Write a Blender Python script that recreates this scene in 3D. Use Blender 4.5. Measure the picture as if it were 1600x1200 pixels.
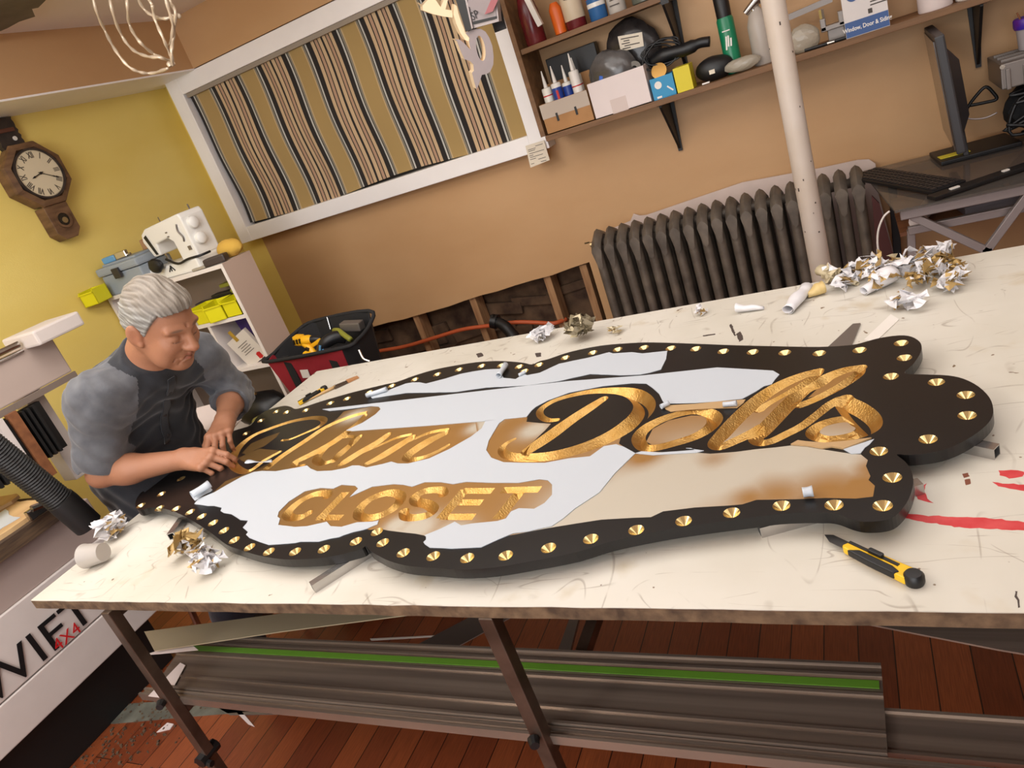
import bpy, bmesh, math, random
import numpy as np
from mathutils import Vector, Matrix, geometry
PI = math.pi
SC = bpy.context.scene
COL = SC.collection
for o in list(bpy.data.objects): bpy.data.objects.remove(o)

# ------------------------------------------------------------ camera, light, exposure
CAMZ = 1.55
F_PX = 1132.196
MC = np.array([[0.87794558, 0.13135974, 0.46038699], [0.35459381, 0.46769385, -0.80964541], [-0.32167497, 0.87407499, 0.3640304]])
cam = bpy.data.cameras.new('camera'); cam.sensor_width = 36; cam.lens = F_PX / 1600 * 36; cam.clip_start = .02
camo = bpy.data.objects.new('camera', cam); COL.objects.link(camo)
camo.matrix_world = Matrix.Translation((0, 0, CAMZ)) @ Matrix([list(r) for r in MC]).to_4x4()
SC.camera = camo
SC.view_settings.view_transform = 'Standard'; SC.view_settings.look = 'None'
SC.view_settings.gamma = 1; SC.view_settings.exposure = -0.1; SC.view_settings.use_curve_mapping = False
W = bpy.data.worlds.new('world'); SC.world = W; W.use_nodes = True
W.node_tree.nodes['Background'].inputs[0].default_value = (1, .93, .86, 1)
W.node_tree.nodes['Background'].inputs[1].default_value = .12
def area(name, loc, target, sx, sy, power, col):
    l = bpy.data.lights.new(name, 'AREA'); l.shape = 'RECTANGLE'; l.size = sx; l.size_y = sy; l.energy = power; l.color = col
    o = bpy.data.objects.new(name, l); COL.objects.link(o); o.location = loc
    o.rotation_euler = (Vector(target) - Vector(loc)).to_track_quat('-Z', 'Y').to_euler()
    return o
area('ceiling_and_fill_light', (-.4, 1.7, 2.38), (-.4, 1.75, 0), 2.6, 1.2, 26, (1, .975, .945))
area('ceiling_and_fill_light', (-2.0, 1.0, 2.38), (-2.0, 1.05, 0), .9, 1.4, 24, (1, .97, .93))
area('ceiling_and_fill_light', (1.5, 1.2, 2.38), (1.3, 1.3, 0), 1.0, 1.8, 20, (1, .98, .96))
area('ceiling_and_fill_light', (-.6, -1.0, 2.38), (-.6, .2, 0), 3.2, 1.4, 44, (1, .975, .95))
area('ceiling_and_fill_light', (-1.7, -.3, 2.36), (-3.2, 2.6, 1.5), 1.0, .5, 30, (1, .975, .95))  # added fill lamp aimed at the left wall to brighten it, not a fixture
area('front_window_light', (-.6, -2.6, 1.4), (-.8, 1, .9), 2.8, 1.6, 84, (.93, .96, 1))

# ------------------------------------------------------------ pixel rays onto real planes of the place
def ray(x, y): return MC @ np.array([(x - 800) / F_PX, -(y - 600) / F_PX, -1.0])
def onz(x, y, z):
    r = ray(x, y); k = (z - CAMZ) / r[2]; return Vector((r[0] * k, r[1] * k, z))
def ony(x, y, Y):
    r = ray(x, y); k = Y / r[1]; return Vector((r[0] * k, Y, r[2] * k + CAMZ))
def onx(x, y, X):
    r = ray(x, y); k = X / r[0]; return Vector((X, r[1] * k, r[2] * k + CAMZ))

# ------------------------------------------------------------ materials
def lin(c):
    return tuple(((v / 255) / 12.92 if v / 255 <= .04045 else ((v / 255 + .055) / 1.055) ** 2.4) for v in c) + (1,)
MATS = {}
def mat(name, rgb, rough=.6, metal=0.0, var=.0, scale=12, bump=0, bscale=60, spec=.5, rgb2=None, trans=0, alpha=1, coat=0, stretch=None, sheen=0, emit=None, attr=None, detail=4):
    if name in MATS: return MATS[name]
    m = bpy.data.materials.new(name); m.use_nodes = True; nt = m.node_tree; N = nt.nodes; L = nt.links
    b = N['Principled BSDF']
    c = lin(rgb)
    b.inputs['Base Color'].default_value = c
    b.inputs['Roughness'].default_value = rough; b.inputs['Metallic'].default_value = metal
    b.inputs['Specular IOR Level'].default_value = spec
    b.inputs['Transmission Weight'].default_value = trans; b.inputs['Alpha'].default_value = alpha
    b.inputs['Coat Weight'].default_value = coat; b.inputs['Sheen Weight'].default_value = sheen
    tc = N.new('ShaderNodeTexCoord'); mp = N.new('ShaderNodeMapping'); L.new(tc.outputs['Object'], mp.inputs[0])
    if stretch: mp.inputs['Scale'].default_value = stretch
    if var or rgb2:
        nz = N.new('ShaderNodeTexNoise'); nz.inputs['Scale'].default_value = scale; nz.inputs['Detail'].default_value = detail
        L.new(mp.outputs[0], nz.inputs['Vector'])
        mr = N.new('ShaderNodeMapRange'); L.new(nz.outputs['Fac'], mr.inputs[0]); mr.inputs[1].default_value = .3; mr.inputs[2].default_value = .7
        mx = N.new('ShaderNodeMix'); mx.data_type = 'RGBA'; L.new(mr.outputs[0], mx.inputs[0])
        c2 = lin(rgb2) if rgb2 else tuple(v * (1 - var) for v in c[:3]) + (1,)
        mx.inputs[6].default_value = c2; mx.inputs[7].default_value = c if rgb2 else tuple(min(1, v * (1 + var)) for v in c[:3]) + (1,)
        L.new(mx.outputs[2], b.inputs['Base Color'])
    if attr:
        at = N.new('ShaderNodeVertexColor'); at.layer_name = attr; L.new(at.outputs[0], b.inputs['Base Color'])
    if bump:
        n2 = N.new('ShaderNodeTexNoise'); n2.inputs['Scale'].default_value = bscale; n2.inputs['Detail'].default_value = 3
        L.new(mp.outputs[0], n2.inputs['Vector'])
        bp = N.new('ShaderNodeBump'); bp.inputs['Strength'].default_value = bump; bp.inputs['Distance'].default_value = .002
        L.new(n2.outputs['Fac'], bp.inputs['Height']); L.new(bp.outputs[0], b.inputs['Normal'])
    if emit:
        b.inputs['Emission Color'].default_value = lin(emit[0]); b.inputs['Emission Strength'].default_value = emit[1]
    MATS[name] = m
    return m

# ------------------------------------------------------------ mesh helpers
def bm_(): return bmesh.new()
def add_box(bm, c, s, rot=None, bev=0):
    r = bmesh.ops.create_cube(bm, size=1)
    M = Matrix.Translation(Vector(c)) @ (rot.to_4x4() if rot is not None else Matrix.Identity(4)) @ Matrix.Diagonal((s[0], s[1], s[2], 1))
    bmesh.ops.transform(bm, matrix=M, verts=r['verts'])
    if bev:
        ed = list({e for v in r['verts'] for e in v.link_edges})
        bmesh.ops.bevel(bm, geom=ed, offset=bev, segments=2, affect='EDGES', profile=.6)
    return bm
def rz(a): return Matrix.Rotation(a, 3, 'Z')
def rx(a): return Matrix.Rotation(a, 3, 'X')
def ry(a): return Matrix.Rotation(a, 3, 'Y')
def frame_of(t):
    t = t.normalized(); up = Vector((0, 0, 1)) if abs(t.z) < .95 else Vector((1, 0, 0))
    a = t.cross(up).normalized(); return a, a.cross(t).normalized()
def smooth_path(P, n=6, closed=False):
    P = [Vector(p) for p in P]; out = []; N = len(P)
    rng = range(N if closed else N - 1)
    for i in rng:
        if closed: p0, p1, p2, p3 = P[i - 1], P[i], P[(i + 1) % N], P[(i + 2) % N]
        else: p0, p1, p2, p3 = P[max(i - 1, 0)], P[i], P[i + 1], P[min(i + 2, N - 1)]
        for k in range(n):
            t = k / n
            out.append(.5 * ((2 * p1) + (p2 - p0) * t + (2 * p0 - 5 * p1 + 4 * p2 - p3) * t * t + (3 * p1 - p0 - 3 * p2 + p3) * t ** 3))
    if not closed: out.append(P[-1])
    return out
def add_tube(bm, P, r, seg=12, closed=False, caps=True, sq=False):
    P = [Vector(p) for p in P]; n = len(P)
    R = r if isinstance(r, (list, tuple)) else [r] * n
    rings = []; pa = None
    for i in range(n):
        if closed: t = P[(i + 1) % n] - P[i - 1]
        else: t = P[min(i + 1, n - 1)] - P[max(i - 1, 0)]
        t.normalize()
        if pa is None: a, b = frame_of(t)
        else:
            a = (pa - t * pa.dot(t))
            a = a.normalized() if a.length > 1e-6 else frame_of(t)[0]
            b = a.cross(t).normalized()
        pa = a
        off = PI / 4 if sq else 0; k_ = math.sqrt(2) if sq else 1
        rings.append([bm.verts.new(P[i] + (a * math.cos(2 * PI * k / seg + off) + b * math.sin(2 * PI * k / seg + off)) * R[i] * k_) for k in range(seg)])
    for i in range(n if closed else n - 1):
        A, B = rings[i], rings[(i + 1) % n]
        for k in range(seg): bm.faces.new((A[k], A[(k + 1) % seg], B[(k + 1) % seg], B[k]))
    if caps and not closed:
        bm.faces.new(rings[0][::-1]); bm.faces.new(rings[-1])
    return bm
def add_lathe(bm, prof, c=(0, 0, 0), seg=24, rot=None):
    c = Vector(c); rings = []
    for (r, z) in prof:
        ring = []
        for k in range(seg):
            v = Vector((r * math.cos(2 * PI * k / seg), r * math.sin(2 * PI * k / seg), z))
            if rot is not None: v = rot @ v
            ring.append(bm.verts.new(c + v))
        rings.append(ring)
    for A, B in zip(rings, rings[1:]):
        for k in range(seg): bm.faces.new((A[k], A[(k + 1) % seg], B[(k + 1) % seg], B[k]))
    if prof[0][0] > 0: bm.faces.new(rings[0][::-1])
    if prof[-1][0] > 0: bm.faces.new(rings[-1])
    bmesh.ops.remove_doubles(bm, verts=bm.verts, dist=1e-6)
    return bm
def add_prism(bm, poly, vec):
    """poly: list of 3-D points (simple planar), extruded by vec"""
    vec = Vector(vec); A = [bm.verts.new(Vector(p)) for p in poly]; B = [bm.verts.new(Vector(p) + vec) for p in poly]
    n = len(A)
    fs = [bm.faces.new(A[::-1]), bm.faces.new(B)]
    for i in range(n): bm.faces.new((A[i], A[(i + 1) % n], B[(i + 1) % n], B[i]))
    return bm
def obj(name, bm, m, parent=None, world=False, smooth=False, bev=0, sub=0, solid=0, auto=None):
    bmesh.ops.recalc_face_normals(bm, faces=bm.faces)
    big = [f for f in bm.faces if len(f.verts) > 6]
    if big: bmesh.ops.triangulate(bm, faces=big, ngon_method='EAR_CLIP')
    me = bpy.data.meshes.new(name); bm.to_mesh(me); bm.free()
    return objm(name, me, m, parent, world, smooth, bev, sub, solid, auto)
def objm(name, me, m, parent=None, world=False, smooth=False, bev=0, sub=0, solid=0, auto=None):
    for mm in (m if isinstance(m, (list, tuple)) else [m]): me.materials.append(mm)
    o = bpy.data.objects.new(name, me); COL.objects.link(o)
    if smooth or auto:
        me.polygons.foreach_set('use_smooth', [True] * len(me.polygons))
        if auto: me.set_sharp_from_angle(angle=math.radians(auto))
    if parent is not None:
        o.parent = parent
        if world: 
            mw = PW.get(parent.name, Matrix.Identity(4)); me.transform(mw.inverted())
    PW[o.name] = PW.get(parent.name, Matrix.Identity(4)) if parent is not None else Matrix.Identity(4)
    if solid:
        s = o.modifiers.new('s', 'SOLIDIFY'); s.thickness = solid; s.offset = 0
    if bev:
        b = o.modifiers.new('b', 'BEVEL'); b.width = bev; b.segments = 2; b.limit_method = 'ANGLE'
    if sub:
        s = o.modifiers.new('u', 'SUBSURF'); s.levels = sub; s.render_levels = sub
    return o
PW = {}
def tag(o, label, cat, group=None, kind=None):
    o['label'] = label; o['category'] = cat
    if group: o['group'] = group
    if kind: o['kind'] = kind
    return o
def thing(name, label, cat, loc=(0, 0, 0), rotz=0, group=None, rot=None):
    o = bpy.data.objects.new(name, None); COL.objects.link(o); o.empty_display_size = .05
    M = Matrix.Translation(Vector(loc)) @ (rot.to_4x4() if rot is not None else Matrix.Rotation(rotz, 4, 'Z'))
    o.matrix_world = M; PW[o.name] = M
    tag(o, label, cat, group); return o
def struct(name, bm, m, **k):
    o = obj(name, bm, m, **k); o['kind'] = 'structure'; return o
def dup(root, M, label, group=None):
    r = root.copy(); COL.objects.link(r); r.matrix_world = M; r['label'] = label
    if group: r['group'] = group
    for ch in [c for c in ALLO() if c.parent == root]:
        c = ch.copy(); COL.objects.link(c); c.parent = r
        for g in [x for x in ALLO() if x.parent == ch]:
            d = g.copy(); COL.objects.link(d); d.parent = c
    return r
def ALLO(): return list(COL.objects)
def text_mesh(name, s, size, m, M, parent=None, world=True, ext=.0006, bold=0, shear=0, sx=1, align='CENTER', spacing=1):
    cu = bpy.data.curves.new('t', 'FONT'); cu.body = s; cu.size = size; cu.extrude = ext; cu.offset = bold; cu.shear = shear
    cu.align_x = align; cu.align_y = 'CENTER'; cu.resolution_u = 3; cu.space_character = spacing
    t = bpy.data.objects.new('t', cu); COL.objects.link(t)
    dg = bpy.context.evaluated_depsgraph_get(); dg.update()
    me = bpy.data.meshes.new_from_object(t.evaluated_get(dg)); me.name = name
    bpy.data.objects.remove(t); bpy.data.curves.remove(cu)
    me.transform(Matrix.Diagonal((sx, 1, 1, 1))); me.transform(M)
    me.materials.clear()
    return objm(name, me, m, parent, world)
def basis(o, X, Y):
    X = Vector(X).normalized(); Z = X.cross(Vector(Y)).normalized(); Y = Z.cross(X)
    return Matrix(((X.x, Y.x, Z.x, o[0]), (X.y, Y.y, Z.y, o[1]), (X.z, Y.z, Z.z, o[2]), (0, 0, 0, 1)))
rnd = random.Random(7)
# ============================================================ room shell
YW = 3.45; XL = -3.43; ZC = 2.416; ZS0 = 2.167
def paint_wall(name, rgb, rgb2):
    return mat(name, rgb, .55, rgb2=rgb2, scale=1.6, bump=.25, bscale=180, stretch=(1, 1, 2.5))
M_TAN = paint_wall('tan_paint', (198, 158, 114), (191, 149, 104))
M_YEL = paint_wall('yellow_paint', (236, 212, 122), (230, 203, 108))
M_WHT = mat('white_trim_paint', (246, 242, 240), .45, var=.03, scale=5)
M_CEIL = mat('ceiling_paint', (240, 228, 220), .8, var=.03, scale=3)
def wood_floor():
    m = bpy.data.materials.new('wood_floor'); m.use_nodes = True; N = m.node_tree.nodes; L = m.node_tree.links; b = N['Principled BSDF']
    tc = N.new('ShaderNodeTexCoord'); mp = N.new('ShaderNodeMapping'); mp.inputs['Rotation'].default_value = (0, 0, PI / 2)
    L.new(tc.outputs['Object'], mp.inputs[0])
    br = N.new('ShaderNodeTexBrick'); br.inputs['Scale'].default_value = 1; br.inputs['Brick Width'].default_value = .9
    br.inputs['Row Height'].default_value = .082; br.inputs['Mortar Size'].default_value = .0015; br.inputs['Mortar Smooth'].default_value = .1
    br.inputs['Color1'].default_value = lin((150, 80, 44)); br.inputs['Color2'].default_value = lin((112, 54, 30)); br.inputs['Mortar'].default_value = lin((30, 14, 9))
    br.inputs['Bias'].default_value = 0; br.offset = .37
    L.new(mp.outputs[0], br.inputs[0])
    nz = N.new('ShaderNodeTexNoise'); mp2 = N.new('ShaderNodeMapping'); mp2.inputs['Scale'].default_value = (60, 3, 1)
    L.new(tc.outputs['Object'], mp2.inputs[0]); L.new(mp2.outputs[0], nz.inputs[0]); nz.inputs['Detail'].default_value = 6
    mx = N.new('ShaderNodeMix'); mx.data_type = 'RGBA'; mx.blend_type = 'MULTIPLY'; mx.inputs[0].default_value = .6
    cr = N.new('ShaderNodeValToRGB'); cr.color_ramp.elements[0].position = .3; cr.color_ramp.elements[0].color = (.5, .42, .4, 1); cr.color_ramp.elements[1].position = .7; cr.color_ramp.elements[1].color = (1.2, 1.15, 1.1, 1)
    L.new(nz.outputs[0], cr.inputs[0]); L.new(br.outputs[0], mx.inputs[6]); L.new(cr.outputs[0], mx.inputs[7]); L.new(mx.outputs[2], b.inputs['Base Color'])
    b.inputs['Roughness'].default_value = .38
    return m
M_FLOOR = wood_floor()
bm = bm_(); add_box(bm, (-.3, .3, -.025), (8, 7.4, .05)); struct('floor', bm, M_FLOOR)
bm = bm_(); add_box(bm, (-.3, .3, ZC + .03), (8, 7.4, .06)); struct('ceiling', bm, M_CEIL)
# back wall: tan plaster with an opening low on the left that shows the studs
WT = [ony(x, y, YW) for x, y in [(563, 517), (600, 506), (665, 490), (752, 462), (858, 431), (921, 410)]]
OX0, OX1 = WT[0].x, WT[-1].x   # opening extent
def wall_top(x):          # lower ragged edge of the plaster
    for a, b in zip(WT, WT[1:]):
        if x <= b.x: return a.z + (b.z - a.z) * (x - a.x) / (b.x - a.x)
    return WT[-1].z
bm = bm_()
XT = ony(446, 450, YW).x
poly = [(XT, YW, 0), (OX0, YW, 0), (OX0, YW, wall_top(OX0))]
for i in range(1, 15): x = OX0 + (OX1 - OX0) * i / 14; poly.append((x, YW, wall_top(x) + (0.002 if i % 3 else -.002)))
poly += [(OX1, YW, 0), (3.6, YW, 0), (3.6, YW, ZC), (XT, YW, ZC)]
add_prism(bm, poly, (0, .018, 0)); struct('wall_back', bm, M_TAN)
bm = bm_(); add_box(bm, ((XL + XT) / 2, YW + .009, ZC / 2), (XT - XL, .018, ZC)); struct('wall_back_corner', bm, M_YEL)
bm = bm_(); add_box(bm, (XL - .03, .3, ZC / 2), (.06, 6.6, ZC)); struct('wall_left', bm, M_YEL)
bm = bm_(); add_box(bm, (3.62, .3, ZC / 2), (.06, 6.6, ZC)); struct('wall_right', bm, M_TAN)
bm = bm_(); add_box(bm, (-.3, -3.0, ZC / 2), (8, .06, ZC)); struct('wall_front', bm, mat('front_wall_paint', (150, 135, 120), .7))
# cavity behind the opening
M_RUB = mat('old_plaster_rubble', (108, 84, 62), .95, rgb2=(52, 34, 24), scale=9, bump=1, bscale=30)
bm = bm_(); add_box(bm, ((OX0 + OX1) / 2, YW + .17, .37), (OX1 - OX0 + .7, .04, .75)); struct('trim_cavity_back', bm, M_RUB)
bm = bm_()
r_ = random.Random(3)
for i in range(26):
    x = OX0 + (OX1 - OX0) * r_.random(); z = .1 + .36 * r_.random()
    add_box(bm, (x, YW + .15 - .02 * r_.random(), z), (.12 + .16 * r_.random(), .03, .03 + .05 * r_.random()), rot=ry(r_.uniform(-.15, .15)), bev=.006)
tag(obj('rubble', bm, M_RUB), 'rough brown lath and broken plaster behind the open wall cavity', 'rubble', kind='stuff')
M_STUD = mat('raw_stud_wood', (176, 136, 96), .8, rgb2=(140, 100, 66), scale=6, stretch=(8, 8, 1))
names = ['leftmost, beside the red tool bag', 'second from the left, crossed by the orange hose', 'third from the left, next to the black pipe fitting', 'fourth from the left, close to the radiator', 'half hidden beside the radiator end']
for k, (px, py) in enumerate([(573, 560), (664, 520), (752, 495), (868, 465), (918, 430)]):
    p = ony(px, py, YW + .05)
    bm = bm_(); add_box(bm, (p.x, YW + .066, .3), (.04, .09, .60), bev=.002)
    tag(obj('wall_stud', bm, M_STUD), 'raw timber stud in the opening, ' + names[k], 'wall stud', 'timber studs in the wall opening')
# soffit: front faces tan, undersides white
SXI = onz(328, 103, ZS0).x; SYF = YW - .1
bm = bm_(); add_box(bm, ((XL + SXI) / 2, .3, (ZS0 + ZC) / 2), (SXI - XL, 6.26, ZC - ZS0)); struct('trim_soffit_left', bm, M_TAN)
bm = bm_(); add_box(bm, ((XL + SXI) / 2, .3, ZS0 - .004), (SXI - XL + .004, 6.26, .008)); struct('trim_soffit_underside', bm, M_WHT)
bm = bm_(); add_box(bm, ((SXI + 3.6) / 2, YW - .05, (ZS0 + ZC) / 2), (3.6 - SXI, .1, ZC - ZS0)); struct('trim_soffit_back', bm, M_TAN)
# ============================================================ work table
ZT = .80; TT = .026
def tabletop_mat():
    m = bpy.data.materials.new('table_paint'); m.use_nodes = True; N = m.node_tree.nodes; L = m.node_tree.links; b = N['Principled BSDF']
    tc = N.new('ShaderNodeTexCoord')
    def noise(scale, det=3, st=(1, 1, 1), rot=0):
        mp = N.new('ShaderNodeMapping'); mp.inputs['Scale'].default_value = st; mp.inputs['Rotation'].default_value = (0, 0, rot); L.new(tc.outputs['Object'], mp.inputs[0])
        n = N.new('ShaderNodeTexNoise'); n.inputs['Scale'].default_value = scale; n.inputs['Detail'].default_value = det; L.new(mp.outputs[0], n.inputs[0]); return n.outputs[0], mp.outputs[0]
    def ramp(inp, stops):
        r = N.new('ShaderNodeValToRGB'); e = r.color_ramp.elements
        while len(e) < len(stops): e.new(.5)
        for i, (p, c) in enumerate(stops): e[i].position = p; e[i].color = c
        L.new(inp, r.inputs[0]); return r.outputs[0]
    def mix(f, a, bb, mode='MIX'):
        x = N.new('ShaderNodeMix'); x.data_type = 'RGBA'; x.blend_type = mode
        if isinstance(f, float): x.inputs[0].default_value = f
        else: L.new(f, x.inputs[0])
        for k, v in ((6, a), (7, bb)):
            if isinstance(v, tuple): x.inputs[k].default_value = v
            else: L.new(v, x.inputs[k])
        return x.outputs[2]
    n1, _ = noise(2.2, 5)
    base = ramp(n1, [(.35, lin((198, 192, 178))), (.6, lin((212, 207, 196)))])
    n2, _ = noise(6, 4); stain = ramp(n2, [(.62, (0, 0, 0, 1)), (.74, (1, 1, 1, 1))])
    c = mix(stain, base, lin((190, 176, 150)))
    # specks and chips
    n3, _ = noise(38, 2); sp = ramp(n3, [(.735, (0, 0, 0, 1)), (.75, (1, 1, 1, 1))]); c = mix(sp, c, lin((120, 98, 76)))
    # thin curved cut lines: iso-lines of stretched noise
    for i, (sc, st, ro) in enumerate([(3.0, (1, 3, 1), .3), (2.4, (3, 1, 1), .9), (5.0, (1, 1, 1), 0), (4, (1, 6, 1), 1.9)]):
        nn, _ = noise(sc, 1, st, ro)
        ln = ramp(nn, [(.492, (0, 0, 0, 1)), (.4965, (1, 1, 1, 1)), (.4985, (1, 1, 1, 1)), (.503, (0, 0, 0, 1))])
        br, _ = noise(9 + i * 3, 2); bk = ramp(br, [(.5, (0, 0, 0, 1)), (.62, (.55, .55, .55, 1))])
        f = mix(1.0, ln, bk, 'MULTIPLY'); c = mix(f, c, lin((128, 112, 96)))
    L.new(c, b.inputs['Base Color']); b.inputs['Roughness'].default_value = .42
    n4, _ = noise(14, 4); bp = N.new('ShaderNodeBump'); bp.inputs['Strength'].default_value = .25; bp.inputs['Distance'].default_value = .003; L.new(n4, bp.inputs[0]); L.new(bp.outputs[0], b.inputs['Normal'])
    return m
M_TTOP = tabletop_mat()
M_CHIP = mat('chipboard_edge', (120, 96, 72), .95, rgb2=(74, 56, 42), scale=40, bump=1, bscale=90)
FL = onz(48, 938, ZT); BL = onz(495, 580, ZT); FR = onz(1600, 957, ZT); BR = onz(1600, 383, ZT)
tx0 = (FL.x + BL.x) / 2; ty0 = FL.y; ty1 = BL.y
XR = 1.25
table = thing('work_table', 'long white-painted chipboard work table on angled-looking steel tube legs under the black sign', 'table', (-.4, 1.4, 0))
me = bm_()
# slightly uneven front edge
pts = []
n = 60
fx0, fy0 = FL.x, FL.y; dx = (FR.y - FL.y) / (FR.x - FL.x)
for i in range(n + 1):
    x = fx0 + (XR - fx0) * i / n; pts.append((x, fy0 + dx * (x - fx0) + rnd.uniform(-.0012, .0012), ZT))
bslope = (BR.y - BL.y) / (BR.x - BL.x)
pts += [(XR, BL.y + bslope * (XR - BL.x), ZT), (BL.x, BL.y, ZT)]
def table_part(z0, z1, m, name, parent, grow=0):
    bm = bm_(); add_prism(bm, [(p[0], p[1] + (-grow if i <= n else 0), z0) for i, p in enumerate(pts)], (0, 0, z1 - z0)); return obj(name, bm, m, parent, True)
ttop = table_part(ZT - TT, ZT - .0015, M_CHIP, 'tabletop', table)
tsurf = table_part(ZT - .0015, ZT, M_TTOP, 'painted_surface', ttop)
M_STEEL = mat('raw_steel', (128, 112, 100), .42, metal=.8, rgb2=(84, 70, 60), scale=10, bump=.1, bscale=80)
M_BLK = mat('black_plastic', (18, 18, 20), .45)
for (px, py, kz) in [(170, 952, 1), (762, 958, 0)]:
    p = onz(px, py, ZT - TT)
    for yy in (p.y + .0, ty1 - .14):
        bm = bm_(); add_tube(bm, [(p.x, yy, 0.012), (p.x, yy, ZT - TT)], .014, 4, sq=True)
        lg = obj('leg', bm, M_STEEL, table, True, bev=.002)
        bm = bm_(); add_tube(bm, [(p.x - .004, yy - .02, .49), (p.x + .004, yy - .034, .49)], [.012, .009], 10); obj('bolt', bm, M_BLK, lg, True)
        bm = bm_(); add_tube(bm, [(p.x, yy - .03, .285), (p.x, yy + .03, .285)], .017, 8)
        add_tube(bm, [(p.x - .025, yy - .02, .28), (p.x + .03, yy - .02, .275)], .009, 6); obj('clamp', bm, M_BLK, lg, True)
        bm = bm_(); add_box(bm, (p.x, yy, .006), (.05, .05, .012), bev=.003); obj('foot', bm, M_BLK, lg, True)
    for zz in (.435, ZT - TT - .016):
        bm = bm_(); add_tube(bm, [(p.x, p.y + .014, zz), (p.x, ty1 - .154, zz)], .013, 4, sq=True); obj('crossbar', bm, M_STEEL, table, True)
# third trestle beyond the right edge of the photo
p = onz(762, 958, ZT - TT)
for yy in (p.y, ty1 - .14):
    bm = bm_(); add_tube(bm, [(1.05, yy, 0), (1.05, yy, ZT - TT)], .014, 4, sq=True); obj('leg', bm, M_STEEL, table, True)
bm = bm_(); add_tube(bm, [(1.05, p.y + .014, .435), (1.05, ty1 - .154, .435)], .013, 4, sq=True); obj('crossbar', bm, M_STEEL, table, True)
# paint marks on the table
M_REDP = mat('red_paint', (184, 30, 38), .5, rgb2=(204, 74, 74), scale=30)
def blot(poly, m, name, jag=.0015, zz=ZT):
    bm = bm_(); P = []
    for i in range(len(poly)):
        a = onz(*poly[i], zz); b = onz(*poly[(i + 1) % len(poly)], zz)
        k = max(2, int((b - a).length / .006))
        for j in range(k):
            q = a.lerp(b, j / k); P.append((q.x + rnd.uniform(-jag, jag), q.y + rnd.uniform(-jag, jag), zz))
    add_prism(bm, P, (0, 0, .0003)); return obj(name, bm, m, tsurf, True)
blot([(1415, 803), (1450, 806), (1520, 808), (1600, 815), (1640, 820), (1640, 832), (1600, 828), (1540, 826), (1500, 824), (1440, 815), (1412, 810)], M_REDP, 'red_paint_stroke')
blot([(1560, 735), (1580, 734), (1600, 738), (1598, 744), (1578, 748), (1562, 743)], M_REDP, 'red_paint_stroke')
blot([(1550, 754), (1600, 758), (1640, 764), (1640, 772), (1596, 766), (1560, 760)], M_REDP, 'red_paint_stroke')
blot([(1428, 772), (1436, 762), (1447, 755), (1444, 768), (1450, 780), (1458, 787), (1444, 783), (1434, 780)], M_REDP, 'red_paint_stroke')
M_BRN = mat('brown_drip', (120, 66, 44), .5)
blot([(1503, 741), (1512, 739), (1515, 744), (1506, 747)], M_BRN, 'brown_drip', .0005); blot([(1507, 750), (1515, 748), (1517, 756), (1509, 758)], M_BRN, 'brown_drip', .0005)
M_PEN = mat('pen_mark', (70, 58, 52), .7)
for poly in ([(1140, 508), (1143, 506), (1150, 524), (1147, 525)], [(1150, 522), (1157, 518), (1162, 530), (1155, 534)], [(1098, 524), (1118, 521), (1118, 523), (1099, 526)], [(744, 553), (752, 551), (756, 556), (747, 559)], [(836, 552), (845, 551), (846, 557), (838, 558)], [(1585, 925), (1588, 924), (1594, 950), (1591, 951)]):
    blot(poly, M_PEN, 'pen_mark', .0012)
# ============================================================ the carved sign
ZS = .8395; SB = .8195      # top and underside of the board
def S2(x, y): p = onz(x, y, ZS); return (p.x, p.y)
right_px = [(1280, 542), (1330, 539), (1352, 534), (1375, 528), (1405, 524), (1424, 526), (1437, 534), (1440, 543), (1437, 554), (1426, 570), (1413, 583),
 (1442, 585), (1480, 586.5), (1506, 592), (1529, 604), (1546, 621), (1552, 639), (1549, 654), (1536, 669), (1510, 687), (1480, 701), (1450, 708), (1420, 711), (1401, 710),
 (1414, 721), (1424, 736), (1427, 755), (1421, 777), (1409, 796), (1394, 809), (1375, 814), (1349, 815), (1330, 811), (1311, 804), (1296, 801), (1280, 801)]
bot_px = [(1255, 801), (1217, 803), (1180, 808), (1085, 821), (1020, 832), (955, 846), (900, 863), (835, 876), (770, 887), (721, 890), (689, 888), (656, 886), (631, 883), (607, 876), (591, 868), (579, 861),
 (572, 853), (566, 857), (550, 862), (526, 868), (501, 872), (469, 874), (444, 874), (420, 871), (397, 866), (375, 859), (354, 851), (333, 835), (308, 818), (283, 804), (258, 795), (236, 793), (219, 797), (212, 792), (213, 780), (222, 768)]
topl_px = [(403, 650), (418, 641), (434, 636), (446, 634), (455, 636), (462, 639), (478, 635), (502, 627), (551, 613), (600, 601), (619, 597), (650, 586), (681, 577), (712, 571), (744, 566), (775, 564), (800, 565), (819, 567), (831, 569.5), (844, 564), (857, 561), (890, 550), (939, 540), (987, 536), (1020, 535), (1085, 537), (1150, 539.5), (1215, 541)]
OUT = [S2(*p) for p in right_px + bot_px]
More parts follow.
